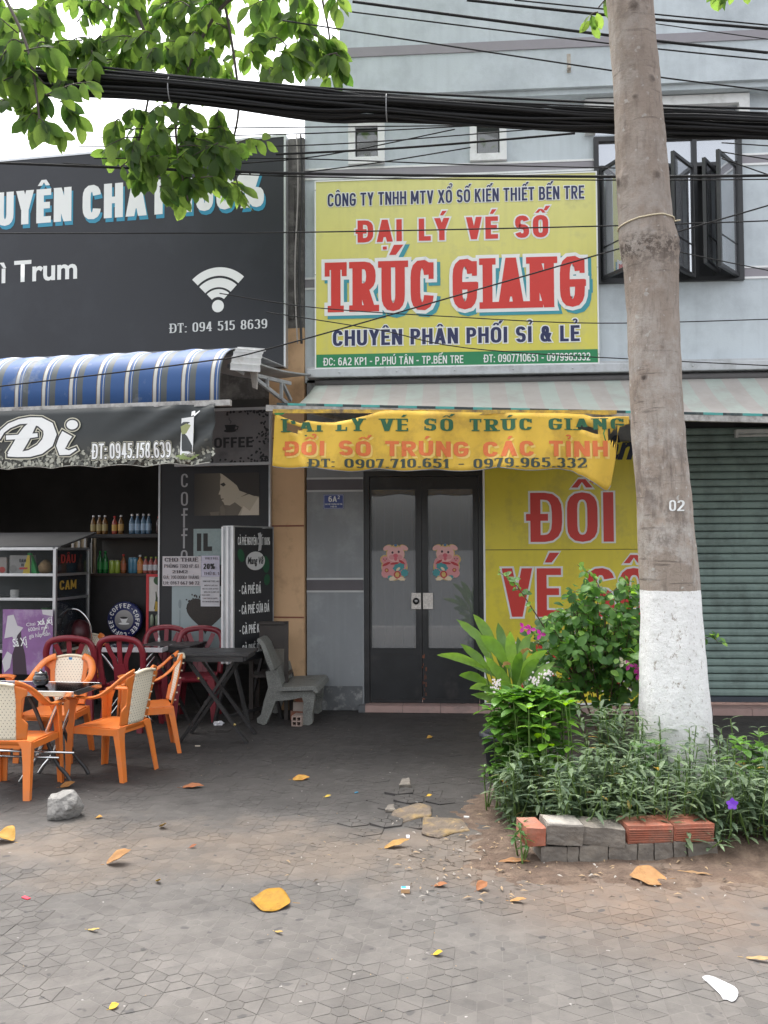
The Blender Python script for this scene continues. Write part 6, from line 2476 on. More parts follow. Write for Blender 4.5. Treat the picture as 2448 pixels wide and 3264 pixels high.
for px in (319, 336):
    bottle('beer_bottle', 'green glass bottle on the lower cafe shelf', px, z1, .26, .032, (.01, .13, .03), (.02, .2, .05), (.03, .25, .06))
for px in (357, 374):
    bottle('drink_can', 'lime green drink can on the lower cafe shelf', px, z1, .15, .033, (.30, .42, .06), W_, None, 'can')
bottle('juice_bottle', 'brown sauce bottle with red cap on the lower cafe shelf', 394, z1, .22, .032, (.26, .09, .03), (.45, .04, .04), (.4, .12, .05))
for px in (419, 431):
    bottle('drink_can', 'blue drink can on the lower cafe shelf', px, z1, .18, .035, (.06, .2, .3), W_, None, 'can')
bottle('juice_bottle', 'orange juice bottle on the lower cafe shelf', 447, z1, .21, .034, (.5, .22, .05), W_, (.6, .25, .1))
for px in (465, 482, 498):
    bottle('soda_bottle', 'soda bottle with green cap and pale label on the lower cafe shelf', px, z1, .19, .032, (.4, .12, .1), (.3, .4, .08), (.6, .6, .62))
# lit gap with bars and pale wall behind the counter's side
g0, g1 = Lc(222, 1850, -.9)[0], Lc(300, 1850, -.9)[0]
gp = lt('back_window', 'cream wall opening with iron bars seen beside the counter', 'window', g0, -.9, 0)
mb = MB()
mb.box(0, g1 - g0, .03, .05, .5, 1.9)
mb.build('pane', mat('cream_light_wall', (.70, .56, .38), .8, .15, 4), gp)
for k in range(4):
    mb = MB()
    x_ = (g1 - g0) * (k + .5) / 4
    mb.box(x_ - .012, x_ + .012, -.01, .02, .5, 1.9)
    mb.build('bar', mat('bar_white', (.55, .53, .5), .5), gp)
# round COFFEE sign on the counter front
p = Lc(396, 1976, .0)
rs_ = (Lc(450, 1976, .0)[0] - Lc(342, 1976, .0)[0]) / 2
rcs = lt('round_sign', 'round dark blue COFFEE sign with a cup in the middle', 'sign', p[0], .0, p[1])
mb = MB()
mb.T = Matrix.Rotation(R(90), 4, 'X')
mb.lathe([(rs_, -.06), (rs_, 0), (rs_ * .985, .004)], 40)
mb.build('drum', mat('sign_blue', (.012, .018, .10), .35, .08), rcs)
mb = MB()
disc(mb, 0, 0, rs_ * .55, rs_ * .55, -.0062, n=32)
mb.build('centre', gradmat('centre_grey', (.12, .12, .12), (.42, .41, .4), 2, -rs_ * .5, rs_ * .5), rcs)
mb = MB()
mb.add([(rs_ * -.25, -.008, rs_ * .12), (rs_ * .25, -.008, rs_ * .12), (rs_ * .12, -.008, -rs_ * .14), (rs_ * -.12, -.008, -rs_ * .14)], [(0, 1, 2, 3)])
disc(mb, 0, -rs_ * .2, rs_ * .32, rs_ * .06, -.0076)
mb.m = 1
disc(mb, 0, rs_ * .12, rs_ * .23, rs_ * .06, -.009)
mb.build('cup', [M_PW, M_BLK], rcs)
word = 'COFFEE.COFFEE.COFFEE.'
for i, c_ in enumerate(word):
    a = R(155) - 2 * math.pi * i / len(word)
    mb = MB()
    wd = rs_ * (.17 if c_ != '.' else .06)
    def f_(x, z, d, a=a):
        rr_ = rs_ * .67 + z
        th_ = a - x / (rs_ * .78)
        return (rr_ * math.cos(th_), -.0065 - d, rr_ * math.sin(th_))
    if c_ == '.':
        lettering(mb, '-', -.008, .008, rs_ * .06, rs_ * .16, f_, tv=.3, th=.3)
    else:
        lettering(mb, c_, -wd / 2, wd / 2, 0, rs_ * .25, f_, tv=.2, th=.18)
    mb.build('letter', M_PW, rcs)
# red framed poster
u0p, u1p = Lc(463, 1930, .0)[0], Lc(511, 1930, .0)[0]
z0p, z1p = Lc(487, 2035, .0)[1], Lc(487, 1830, .0)[1]
po = lt('framed_poster', 'red framed drinks poster standing beside the counter', 'poster', u0p, -.02, z0p)
wp, hp = u1p - u0p, z1p - z0p
mb = MB()
mb.box(0, .03, 0, .03, 0, hp)
mb.box(.03, wp, 0, .03, hp - .03, hp)
mb.build('frame', mat('poster_red', (.55, .03, .035), .4), po)
mb = MB()
mb.box(.03, wp, .01, .02, hp * .42, hp - .03)
mb.build('sheet', mat('poster_white', (.62, .60, .56), .5), po)
mb = MB()
disc(mb, wp * .75, hp * .9, .05, .05, .0085, n=16)
mb.build('round_mark', P_('mark_dark_green', (.03, .09, .03)), po)
flat('player', P_('player_dark', (.05, .07, .03)), po, [[(.5, .45), (.62, .62), (.6, .72), (.66, .73), (.72, .64), (.95, .62), (1.0, .45)]], .0085, 0, 0, wp, hp)
flat('player_shirt', P_('player_yellow', (.45, .3, .03)), po, [[(.55, .42), (.6, .58), (.8, .56), (.78, .42)]], .007, 0, 0, wp, hp)
mb = MB()
mb.box(.03, wp, .0, .06, 0, hp * .42)
mb.build('dark_base', M_BLK, po)
for k in (.45, .8):
    mb = MB()
    mb.lathe([(.022, hp * .2), (.022, hp * .33), (.01, hp * .37)], 10, (wp * k, -.02, 0))
    mb.build('printed_bottle', mat('poster_bottle', (.25, .3, .22), .3), po)
# ---------------------------------------------------------------- glass display cart
DO = .78
du0, du1 = Lc(-190, 1800, DO)[0], Lc(178, 1800, DO)[0]
dz = lambda py: Lc(120, py, DO)[1]
dc = lt('display_cart', 'aluminium framed glass drinks cart with painted DÂU and CAM words', 'cart', du0, DO, 0)
wd_, dd_ = du1 - du0, .72
zt_, zb_ = dz(1750), .28
for x_ in (0, wd_ - .035):
    for y_ in (0, dd_ - .035):
        mb = MB()
        mb.box(x_, x_ + .035, y_, y_ + .035, 0, zt_, .003)
        mb.build('post', M_ALU, dc)
for py in (1748, 1831, 1909, 2078):
    z_ = dz(py)
    mb = MB()
    mb.box(.036, wd_ - .036, .002, .033, z_ - .02, z_ + .008, .002)
    mb.box(.002, .033, .036, dd_ - .036, z_ - .02, z_ + .008, .002)
    mb.box(wd_ - .033, wd_ - .002, .036, dd_ - .036, z_ - .02, z_ + .008, .002)
    mb.build('rail', M_ALU, dc)
    if py != 1748:
        mb = MB()
        mb.box(.036, wd_ - .036, .036, dd_ - .036, z_ - .01, z_)
        mb.build('shelf', mat('cart_shelf', (.22, .22, .22), .3), dc)
mb = MB()
mb.hexa([(0, .05, zt_ + .01), (wd_ + .02, .05, zt_ + .01), (wd_ + .02, dd_ + .1, zt_ + .17), (0, dd_ + .1, zt_ + .17)], [(0, .05, zt_ + .03), (wd_ + .02, .05, zt_ + .03), (wd_ + .02, dd_ + .1, zt_ + .19), (0, dd_ + .1, zt_ + .19)])
mb.build('lid', mat('cart_lid', (.075, .075, .075), .5, .2, 5), dc)
mb = MB()
mb.box(.036, wd_ - .036, .014, .018, dz(2078), zt_)
mb.build('front_glass', glassmat('cart_glass', (.04, .05, .05), .12, .02, .5), dc)
mb = MB()
mb.box(wd_ - .02, wd_ - .016, .036, dd_ - .036, dz(2078), zt_)
mb.build('side_glass', glassmat('cart_glass_side', (.02, .025, .03), .6, .03, .5), dc)
mb = MB()
mb.box(.036, wd_ - .036, dd_ - .02, dd_ - .012, dz(2078), zt_)
mb.build('back_panel', mat('cart_back', (.09, .095, .1), .6, .2, 4), dc)
fside = lambda x, z, d: (wd_ - .012 + d, x, z)
letters(dc, 'DÂU', .12, .42, dz(1796), dz(1768), fside, [(P_('paint_red', (.35, .04, .03)), 0, (0, 0), 0)], tv=.2, th=.15)
letters(dc, 'CAM', .1, .44, dz(1882), dz(1852), fside, [(P_('paint_yellow', (.5, .32, .05)), 0, (0, 0), 0)], tv=.2, th=.15)
def incart(name, label, cat, px, pyb, w_, h_, d_, col, yin=.12, bev=.004, extra=None):
    u, _ = Lc(px, pyb, DO - yin)
    zb = {1831: dz(1831), 1909: dz(1909)}[pyb] + .001
    o = lt(name, label, cat, u, DO - yin, zb)
    mb = MB()
    mb.box(-w_ / 2, w_ / 2, 0, d_, 0, h_, bev)
    mb.build('body', mat(name + '_m', col, .6, .1, 8), o)
    if extra:
        extra(o, w_, h_)
    return o
def tea_print(o, w_, h_):
    flat('yellow_flash', P_('flash_yellow', (.6, .45, .05)), o, [[(.15, 0), (.5, 0), (.5, 1), (.38, 1)]], -.002, 0, 0, w_, h_)
    letters(o, 'ĐAM', .0, w_ * .32, h_ * .62, h_ * .8, lambda x, z, d: (x, -.0035 - d, z), [(M_BLK, 0, (0, 0), 0)], tv=.2, th=.15)
    letters(o, 'VI', w_ * .08, w_ * .22, h_ * .4, h_ * .55, lambda x, z, d: (x, -.0035 - d, z), [(M_BLK, 0, (0, 0), 0)], tv=.2, th=.15)
    flat('red_bar', P_('bar_red', (.5, .05, .05)), o, [[(0, .24), (.4, .26), (.4, .36), (0, .34)]], -.004, 0, 0, w_, h_)
    mb = MB()
    disc(mb, -w_ * .3, h_ * .28, w_ * .17, h_ * .2, -.003, n=20)
    mb.build('oval_mark', P_('oval_grey', (.25, .24, .23)), o)
incart('tea_carton', 'grey and yellow carton printed ĐAM VI on the cart shelf', 'carton', 62, 1831, .24, .2, .12, (.34, .34, .33), extra=tea_print)
def milk(o, w_, h_):
    mb = MB()
    disc(mb, w_ * .1, h_ * .25, w_ * .3, h_ * .18, -.003, n=20)
    mb.build('oval_mark', P_('oval_red', (.45, .06, .05)), o)
incart('milk_carton', 'pale carton with a red oval beside the ĐAM VI carton', 'carton', 4, 1831, .12, .18, .1, (.38, .35, .33), extra=milk)
u, _ = Lc(103, 1831, DO - .15)
o = lt('green_bag', 'bright green folded bag leaning in the drinks cart', 'bag', u, DO - .15, dz(1831) + .002)
mb = MB()
mb.hexa([(-.02, 0, 0), (.05, 0, 0), (.05, .06, 0), (-.02, .06, 0)], [(-.06, .0, .22), (-.02, 0, .22), (-.02, .03, .22), (-.06, .03, .22)])
mb.build('sheet', mat('bag_green', (.06, .42, .12), .5), o)
u, _ = Lc(145, 1831, DO - .2)
o = lt('bread_bag', 'brown paper wrapped bundle in the corner of the cart', 'bag', u, DO - .2, dz(1831) + .002)
mb = MB()
mb.lathe([(.03, 0), (.07, .03), (.075, .08), (.05, .12), (.015, .15)], 12)
mb.build('bundle', mat('brown_paper', (.30, .2, .1), .7, .3, 20), o)
u, _ = Lc(47, 1905, DO - .2)
o = lt('cup_stack', 'stack of white plastic cups on the lower cart shelf', 'cups', u, DO - .2, dz(1909) + .001)
for k in range(4):
    mb = MB()
    mb.lathe([(.042, k * .018), (.05, k * .018 + .002), (.044, k * .018 + .03)], 14)
    mb.build('cup', mat('cup_white', (.6, .6, .58), .4), o)
for px_i, (nm, lb, ct, col, r0, h0) in zip((40, 110, 150), (('red_jar', 'red lidded plastic jar behind the purple poster in the cart', 'jar', (.35, .05, .05), .09, .42), ('ice_bag', 'pale knotted plastic bag behind the purple poster in the cart', 'bag', (.45, .45, .42), .09, .40), ('herb_bag', 'green knotted plastic bag in the cart corner', 'bag', (.10, .22, .10), .10, .44))):
    u, _ = Lc(px_i, 2000, DO - .3)
    o = lt(nm, lb, ct, u, DO - .3, dz(2078) + .002)
    mb = MB()
    mb.lathe([(r0 * .8, 0), (r0, .05), (r0 * 1.02, h0 * .6), (r0 * .8, h0 * .85), (r0 * .35, h0 * .93)], 14)
    mb.build('body', mat(nm + '_m', col, .4, .3, 12), o)
    mb = MB()
    mb.lathe([(r0 * .36, h0 * .93), (r0 * .7, h0 * .97), (r0 * .5, h0)], 14)
    mb.build('top', mat(nm + '_m', col, .4, .3, 12), o)
# purple poster on the cart front
u0q, u1q = Lc(8, 2030, DO + .04)[0], Lc(168, 2030, DO + .04)[0]
z0q, z1q = Lc(88, 2150, DO + .04)[1], Lc(88, 1943, DO + .04)[1]
pp = lt('soda_poster', 'torn purple soda poster Sá Xị hung on the drinks cart', 'poster', u0q, DO + .04, z0q)
wq, hq = u1q - u0q, z1q - z0q
mb = MB()
mb.box(0, wq, 0, .006, 0, hq)
mb.build('sheet', mat('poster_purple', (.25, .12, .29), .45, .25, 3, dirt=(.42, .34, .46), dirt_amt=.4, dirt_scale=4), pp)
fq = lambda x, z, d: (x, -.0015 - d, z)
MQ = lambda a, z: Matrix.Translation((wq * a, -.003, hq * z)) @ Matrix.Rotation(R(90), 4, 'X')
MROT = Matrix.Rotation(R(8), 4, 'Z')
ftext('lettering', 'Chai', .05, M_PW, pp, MQ(.48, .74) @ MROT, width=wq * .18)
ftext('lettering', 'xá xị', .09, M_PW, pp, MQ(.7, .76) @ MROT, width=wq * .3, offset=.002)
ftext('lettering', '600ml mới', .06, M_PW, pp, MQ(.52, .66) @ MROT, width=wq * .4)
ftext('lettering', 'giá hấp dẫn', .06, M_PW, pp, MQ(.54, .56) @ MROT, width=wq * .42)
ftext('lettering', 'Sá Xị', .12, M_PW, pp, MQ(.22, .42) @ MROT, width=wq * .28, offset=.002)
flat('printed_bottle', P_('bottle_print', (.045, .025, .04)), pp, [[(.22, 0), (.5, 0), (.46, .3), (.38, .55), (.37, .68), (.30, .68), (.28, .5), (.2, .3)]], -.0012, 0, 0, wq, hq)
for pl__ in  [[(.04, .55), (.1, .9), (.22, .92), (.3, .75), (.42, .72), (.3, .6), (.26, .5), (.2, .58)], [(.78, 1.0), (.8, .93), (1.0, .9), (1.0, 1.0)], [(.9, .86), (.95, .9), (.82, .62), (.78, .6)], [(.0, .2), (.1, .35), (.2, .3), (.16, .1), (.05, .02)]]:
    flat('torn_patch', P_('torn_white', (.55, .53, .55)), pp, [pl__], -.0028, 0, 0, wq, hq)
# chrome stool frame beside the counter and a wine red helmet on it
p = onL(232, 2262, .35)
stl = thing('chrome_stool', 'chrome hoop backed stool beside the drinks cart', 'stool', (p.x, p.y, 0), R(10))
mb = MB()
mb.tube(crv([(-.2, 0, 0), (-.2, -.02, .5), (-.19, -.05, .9), (-.1, -.06, 1.06), (0, -.06, 1.1), (.1, -.06, 1.06), (.19, -.05, .9), (.2, -.02, .5), (.2, 0, 0)], 6), .012, 8)
mb.build('hoop', M_CHROME, stl)
mb = MB()
mb.lathe([(.19, .44), (.2, .46), (.19, .49), (.1, .5)], 18, (0, .15, 0))
mb.build('seat', M_BLK, stl)
for x_ in (-.16, .16):
    mb = MB()
    mb.tube([(x_, .3, .44), (x_ * 1.1, .36, 0)], .012, 8)
    mb.build('leg', M_CHROME, stl)
p2_ = onL(252, 2015, .3)
o = thing('wine_red_helmet', 'wine red helmet resting on the chrome stool hoop', 'helmet', (p2_.x, p2_.y, p2_.z))
mb = MB()
mb.lathe([(.1, -.12), (.125, -.06), (.13, 0), (.11, .08), (.06, .125), (.01, .14)], 18)
mb.build('shell', mat('wine_red', (.06, .008, .012), .4, .3, 8), o)
mb = MB()
mb.box(-.1, .1, -.16, -.09, -.07, -.06, .003)
mb.build('peak', mat('wine_red', (.06, .008, .012), .4), o)
# ================================================================ street tree
from mathutils import noise as mnoise
YT = onZ(2163, 2530).y
prof = [(-900, 1985, 136), (-400, 1992, 140), (0, 2008, 146), (300, 2032, 148), (552, 2047, 163), (700, 2058, 168), (769, 2068, 179), (830, 2075, 172), (1000, 2081, 162), (1150, 2087, 166), (1439, 2102, 168), (1729, 2124, 180), (1884, 2136, 188), (2100, 2146, 206), (2264, 2152, 222), (2430, 2159, 234), (2540, 2164, 272)]
ring = []
for py, cx, wd in prof:
    c = onY(cx, py, YT)
    r_ = (onY(cx + wd / 2, py, YT) - onY(cx - wd / 2, py, YT)).length / 2
    ring.append((c.z, c.x, r_))
ring.sort()
ring[0] = (-.02, ring[0][1], ring[0][2])
def trunk_at(z):
    for a, b_ in zip(ring, ring[1:]):
        if a[0] <= z <= b_[0]:
            t = (z - a[0]) / (b_[0] - a[0])
            t2 = t
            return lerp(a[1], b_[1], t2), lerp(a[2], b_[2], t2)
    return (ring[-1][1], ring[-1][2]) if z > ring[-1][0] else (ring[0][1], ring[0][2])
tx0 = ring[0][1]
tree = thing('street_tree', 'tall street tree with whitewashed trunk numbered 02 in the brick planter', 'tree', (tx0, YT, 0))
ZC = onY(2075, 800, YT).z          # level of the ring of cracked bark
knots = [(onY(px, py, YT).x, onY(px, py, YT).z, s_) for px, py, s_ in ((2073, 590, .03), (2062, 285, .028), (2005, 62, .035), (2040, 1215, .022), (1970, 590, .035), (2010, 345, .02), (2110, 2050, .015), (2155, 1980, .012))]
def trunk_r(a, z):
    cx, r_ = trunk_at(z)
    p = Vector((math.cos(a) * 2.2, math.sin(a) * 2.2, z * 1.6))
    d = .012 * mnoise.noise(p) + .006 * mnoise.noise(p * 4.0) + .003 * mnoise.noise(p * 11.0)
    d += .0012 * mnoise.noise(Vector((math.cos(a) * 3, math.sin(a) * 3, z * 21)))
    # cracked ring
    k = math.exp(-((z - ZC) / .09) ** 2)
    d += k * .012 * abs(mnoise.noise(Vector((math.cos(a) * 9, math.sin(a) * 9, z * 17)))) * 1.6
    for kx, kz, ks in knots:
        if math.sin(a) < 0:
            x = cx + r_ * math.cos(a)
            q = ((x - kx) ** 2 + (z - kz) ** 2) / (ks * ks)
            d += ks * .75 * math.exp(-q) - ks * .6 * math.exp(-q * 5)
    if z < .5:
        d += .03 * (1 - z / .5) * max(0, mnoise.noise(Vector((math.cos(a) * 2.0, math.sin(a) * 2.0, 3))))
    return cx, r_ + d
ztop_k = 99
def barkmat():
    m = mat('tree_bark', (.33, .27, .225), .85, .25, 5, dirt=(.46, .42, .38), dirt_amt=.45, dirt_scale=3.2, stretch=(1, 1, .55))
    t = m.node_tree
    L = t.links.new
    b = t.nodes['Principled BSDF']
    tc = [n for n in t.nodes if n.type == 'TEX_COORD'][0]
    src = b.inputs['Base Color'].links[0].from_socket
    def noise(sc_, st=(1, 1, 1), det=7, ro=.65):
        mp = t.nodes.new('ShaderNodeMapping')
        mp.inputs['Scale'].default_value = st
        L(tc.outputs['Object'], mp.inputs[0])
        n = t.nodes.new('ShaderNodeTexNoise')
        n.inputs['Scale'].default_value = sc_
        n.inputs['Detail'].default_value = det
        n.inputs['Roughness'].default_value = ro
        L(mp.outputs[0], n.inputs['Vector'])
        return n.outputs[0]
    def rng(x, a, b_, c, d):
        r_ = t.nodes.new('ShaderNodeMapRange')
        for i, v in enumerate((a, b_, c, d)):
            r_.inputs[i + 1].default_value = v
        L(x, r_.inputs[0])
        return r_.outputs[0]
    def mul(a, b_):
        n = t.nodes.new('ShaderNodeMath')
        n.operation = 'MULTIPLY'
        for i, v in enumerate((a, b_)):
            if isinstance(v, (int, float)):
                n.inputs[i].default_value = v
            else:
                L(v, n.inputs[i])
        return n.outputs[0]
    def over(o, f, c):
        mx = t.nodes.new('ShaderNodeMix')
        mx.data_type = 'RGBA'
        L(f, mx.inputs[0])
        L(o, mx.inputs[6])
        mx.inputs[7].default_value = (*c, 1)
        return mx.outputs[2]
    sx = t.nodes.new('ShaderNodeSeparateXYZ')
    L(tc.outputs['Object'], sx.inputs[0])
    o = src
    o = over(o, rng(noise(30, (1, 1, .16), 5), .52, .68, 0, .55), (.13, .105, .09))      # fine upright streaks
    o = over(o, rng(noise(4, (.5, .5, 6), 6, .7), .61, .66, 0, .7), (.12, .095, .08))        # cross scars
    o = over(o, rng(noise(21, (1, 1, 1), 2, .3), .70, .73, 0, .8), (.52, .50, .47))     # lichen spots
    o = over(o, rng(noise(1.9, (1, 1, 1.0), 8, .75), .50, .60, 0, .6), (.50, .47, .44))
    o = over(o, rng(noise(3.3, (1, 1, .8), 8, .75), .57, .64, 0, .6), (.16, .13, .11))
    # grey-brown stain running down to the number
    zn = onY(2150, 1500, YT).z
    st = mul(rng(noise(4.5, (1.6, 1, .45), 5), .52, .60, 0, .75), mul(rng(sx.outputs[2], zn - .35, zn - .2, 0, 1), rng(sx.outputs[2], zn + .1, zn + .22, 1, 0)))
    o = over(o, st, (.17, .135, .115))
    # dark cracks on the ring
    ck = mul(rng(noise(15, (1, 1, 1.2), 8, .8), .47, .53, 0, .95), mul(rng(sx.outputs[2], ZC - .22, ZC - .03, 0, 1), rng(sx.outputs[2], ZC + .02, ZC + .12, 1, 0)))
    o = over(o, ck, (.055, .042, .036))
    for kx, kz, ks in knots:
        if kz < ztop_k:
            dn = t.nodes.new('ShaderNodeVectorMath')
            dn.operation = 'DISTANCE'
            L(tc.outputs['Object'], dn.inputs[0])
            cxk, rk = trunk_at(kz)
            dn.inputs[1].default_value = (kx - tx0, -math.sqrt(max(.0001, rk * rk - (kx - cxk) ** 2)), kz)
            ad_ = t.nodes.new('ShaderNodeMath')
            ad_.operation = 'MULTIPLY_ADD'
            L(noise(30, (1, 1, 2), 4), ad_.inputs[0])
            ad_.inputs[1].default_value = ks * 1.2
            L(dn.outputs['Value'], ad_.inputs[2])
            o = over(o, rng(ad_.outputs[0], ks * 1.2, ks * 1.9, .95, 0), (.035, .027, .023))
    o = over(o, mul(rng(sx.outputs[2], 2.2, 4.2, 0, .5), rng(noise(2.2, (1, 1, .5), 6), .3, .6, .4, 1)), (.20, .155, .125))
    # whitewash to about chest height, thin towards the ground
    zw_ = onY(2136, 1880, YT).z
    edge = t.nodes.new('ShaderNodeMath')
    edge.operation = 'MULTIPLY_ADD'
    L(noise(14, (1, 1, .2), 3), edge.inputs[0])
    edge.inputs[1].default_value = .012
    L(sx.outputs[2], edge.inputs[2])
    wm = rng(edge.outputs[0], zw_ + .004, zw_ + .008, 1, 0)
    crack = rng(noise(17, (1, 1, .55), 7, .8), .375, .415, .12, 1)
    wear = rng(noise(38, (1, 1, 1), 5, .7), .35, .42, .5, 1)
    lowf = rng(sx.outputs[2], .0, .7, .72, 1.0)
    o = over(o, mul(mul(wm, crack), mul(wear, lowf)), (.88, .87, .86))
    L(o, b.inputs['Base Color'])
    bp = t.nodes.new('ShaderNodeBump')
    bp.inputs['Strength'].default_value = .85
    bp.inputs['Distance'].default_value = .018
    ad = t.nodes.new('ShaderNodeMath')
    ad.operation = 'ADD'
    L(noise(22, (1, 1, .5), 8, .72), ad.inputs[0])
    L(noise(6, (1, 1, 1.6), 8, .75), ad.inputs[1])
    L(ad.outputs[0], bp.inputs['Height'])
    L(bp.outputs[0], b.inputs['Normal'])
    return m
M_BARK = barkmat()
mb = MB()
mb.T = Matrix.Translation((-tx0, -YT, 0))
NA, NZ = 64, 240
ztop_ = ring[-1][0]
vs = []
for j in range(NZ + 1):
    z = -.02 + (ztop_ + .02) * j / NZ
    for i in range(NA):
        a = 2 * math.pi * i / NA
        cx, r_ = trunk_r(a, z)
        vs.append((cx + r_ * math.cos(a), YT + r_ * math.sin(a), z))
mb.add(vs, [(j * NA + i, j * NA + (i + 1) % NA, (j + 1) * NA + (i + 1) % NA, (j + 1) * NA + i) for j in range(NZ) for i in range(NA)])
trunk = mb.build('trunk', M_BARK, tree, True)
def on_trunk(px, py, lift=.004):
    p = onY(px, py, YT)
    z = p.z
    for _ in range(3):
        cx, r_ = trunk_at(z)
        dx = max(-.98, min(.98, (p.x - cx) / r_))
        a = -math.acos(dx) if True else 0
        cx, rr_ = trunk_r(a, z)
        q = Vector((cx + (rr_ + lift) * math.cos(a), YT + (rr_ + lift) * math.sin(a), z))
        # re-project on the nearer depth
        d = ray(px, py)
        p = CP + d * (q.y / d.y)
        z = p.z
    return q - Vector((tx0, YT, 0))
mb = MB()
lettering(mb, '02', 2133, 2179, 0, 1, lambda x, z, d: on_trunk(x, 1629 - z * 35, .006 + d * 3), tv=.17, th=.13)
kind(mb.build('painted_number', M_PW, tree), 'stuff')
# string tied round the trunk
mb = MB()
zz0, zz1 = onY(1985, 727, YT).z, onY(2150, 705, YT).z
pts = []
for i in range(41):
    a = 2 * math.pi * i / 40
    z = lerp(zz0, zz1, (math.cos(a) + 1) / 2)
    cx, r_ = trunk_r(a, z)
    pts.append((cx + (r_ + .005) * math.cos(a) - tx0, (r_ + .005) * math.sin(a), z))
pts.append((pts[0][0] + .035, pts[0][1] - .03, pts[0][2] - .004))
mb.tube(pts, .0055, 6)
tag(put(mb.build('string_band', mat('cream_string', (.62, .54, .38), .7)), (tx0, YT, 0)), 'cream string tied round the tree trunk above the cracked bark', 'string')
# ---------------------------------------------------------------- leaves
def leaf_geo(L_, W_, fold=.25, curl=.15, wav=.0, seg=4):
    """leaf lying along +x, up +z"""
    vs, fs = [], []
    shape = [0, .62, .95, .98, .72, 0] if seg == 4 else ([0, .42, .72, .93, 1.0, .95, .80, .52, .2, 0] if seg == 9 else [0, .8, .85, 0])
    n = len(shape) - 1
    for i, s_ in enumerate(shape):
        t = i / n
        x = L_ * t
        z = -curl * L_ * t * t
        w_ = W_ / 2 * s_
        if i in (0, n):
            vs.append((x, 0, z))
        else:
            vs += [(x, w_, z + w_ * fold + wav * math.sin(i * 2.1)), (x, 0, z), (x, -w_, z + w_ * fold - wav * math.sin(i * 1.7))]
    k = 1
    fs += [(0, 1, 2), (0, 2, 3)]
    for i in range(n - 2):
        a = 1 + i * 3
        fs += [(a, a + 3, a + 4, a + 1), (a + 1, a + 4, a + 5, a + 2)]
    a = 1 + (n - 2) * 3
    tip = len(vs) - 1
    fs += [(a, tip, a + 1), (a + 1, tip, a + 2)]
    return vs, fs
def frame_from(d, up):
    d = Vector(d).normalized()
    y = Vector(up).cross(d)
    if y.length < 1e-4:
        y = d.orthogonal()
    y.normalize()
    z = d.cross(y)
    m = Matrix((d, y, z)).transposed()
    return m
def add_leaf(mb, p, d, up, L_, W_, fold=.25, curl=.15, seg=3):
    vs, fs = leaf_geo(L_, W_, fold, curl, 0, seg)
    m = frame_from(d, up)
    p = Vector(p)
    mb.add([p + m @ Vector(v) for v in vs], fs)
rl = random.Random(11)
def rvec(s_=1.0):
    return Vector((rl.gauss(0, 1), rl.gauss(0, 1), rl.gauss(0, 1))).normalized() * s_
M_TLEAF = leafmat('tree_leaf', (.036, .078, .02), (.12, .185, .05), .6, .65, val=2.85)
M_TWIG = mat('twig_brown', (.075, .06, .05), .8)
protoL = []
for k in range(4):
    vs, fs = leaf_geo(1.0, .48 + .04 * k, .18 + .1 * (k % 2), .12 + .08 * k, .02)
    me_b = MB()
    me_b.smooth = True
    me_b.add(vs, fs)
    me_b.build('leaf', M_TLEAF)
    protoL.append(bpy.data.objects[-1] if False else C.objects[-1].data)
    bpy.data.objects.remove(C.objects[-1])
# hanging boughs: (photo polyline, depth, leaves per twig, twig length)
YBUN = YT + .36
twigs_mb = MB()
TI_ = Matrix.Translation((-tx0, -YT, 0))
leaves = []       # (point, direction, up, size)
def twig(p0, p1, n, size=.15, r0=.006):
    p0, p1 = Vector(p0), Vector(p1)
    mid = (p0 + p1) / 2 + rvec(.03) + Vector((0, 0, .04))
    path = [p0, mid, p1]
    pts = crv(path, 5)
    twigs_mb.tube(pts, [lerp(r0, .002, i / (len(pts) - 1)) for i in range(len(pts))], 5)
    ax = (p1 - p0).normalized()
    for k in range(n):
        t = .15 + .85 * (k + rl.random() * .5) / n
        q = pts[min(len(pts) - 1, int(t * (len(pts) - 1)))]
        side = ax.cross(Vector((0, -1, 0))).normalized() * (1 if k % 2 else -1)
        d = (ax * .5 + side * .55 + Vector((0, 0, -.75)) + rvec(.45)).normalized()
        up = Vector((rl.gauss(0, .55), -1 + rl.gauss(0, .4), .35 + rl.gauss(0, .5)))
        leaves.append((q, d, up, size * rl.uniform(.75, 1.2)))
def bough(pxs, Y, r_):
    pts = [onY(x, y, Y + dy) for x, y, dy in pxs]
    pts = crv(pts, 6)
    twigs_mb.tube(pts, [lerp(r_, r_ * .35, i / (len(pts) - 1)) for i in range(len(pts))], 7)
    return pts
# main limb leaves the trunk above the picture and reaches over the cafe
zl = onY(2008, -700, YT).z
p_start = Vector((trunk_at(zl)[0], YT, zl))
limb = crv([p_start, Vector((p_start.x - 1.0, YT + .2, zl + .35)), onY(900, -420, YT + .5), onY(300, -260, YT + .4), onY(-300, -200, YT + .2)], 8)
twigs_mb.tube(limb, [lerp(.1, .035, i / (len(limb) - 1)) for i in range(len(limb))], 10)
b1 = bough([(1000, -430, .5), (850, -100, .6), (700, 30, .6), (600, 220, .6), (560, 420, .6), (600, 640, .55)], YT, .02)
b2 = bough([(300, -260, .4), (420, 0, .6), (480, 180, .65), (470, 330, .7), (420, 520, .7)], YT, .018)
b3 = bough([(-100, -220, .2), (20, 0, -.1), (90, 160, -.2), (120, 330, -.25), (130, 440, -.25)], YT, .016)
b4 = bough([(1000, -430, .5), (1020, -60, .7), (1050, 120, .7), (1040, 240, .7)], YT, .014)
b5 = bough([(600, -350, .4), (700, -60, .7), (760, 300, .75), (740, 480, .7), (760, 600, .7)], YT, .016)
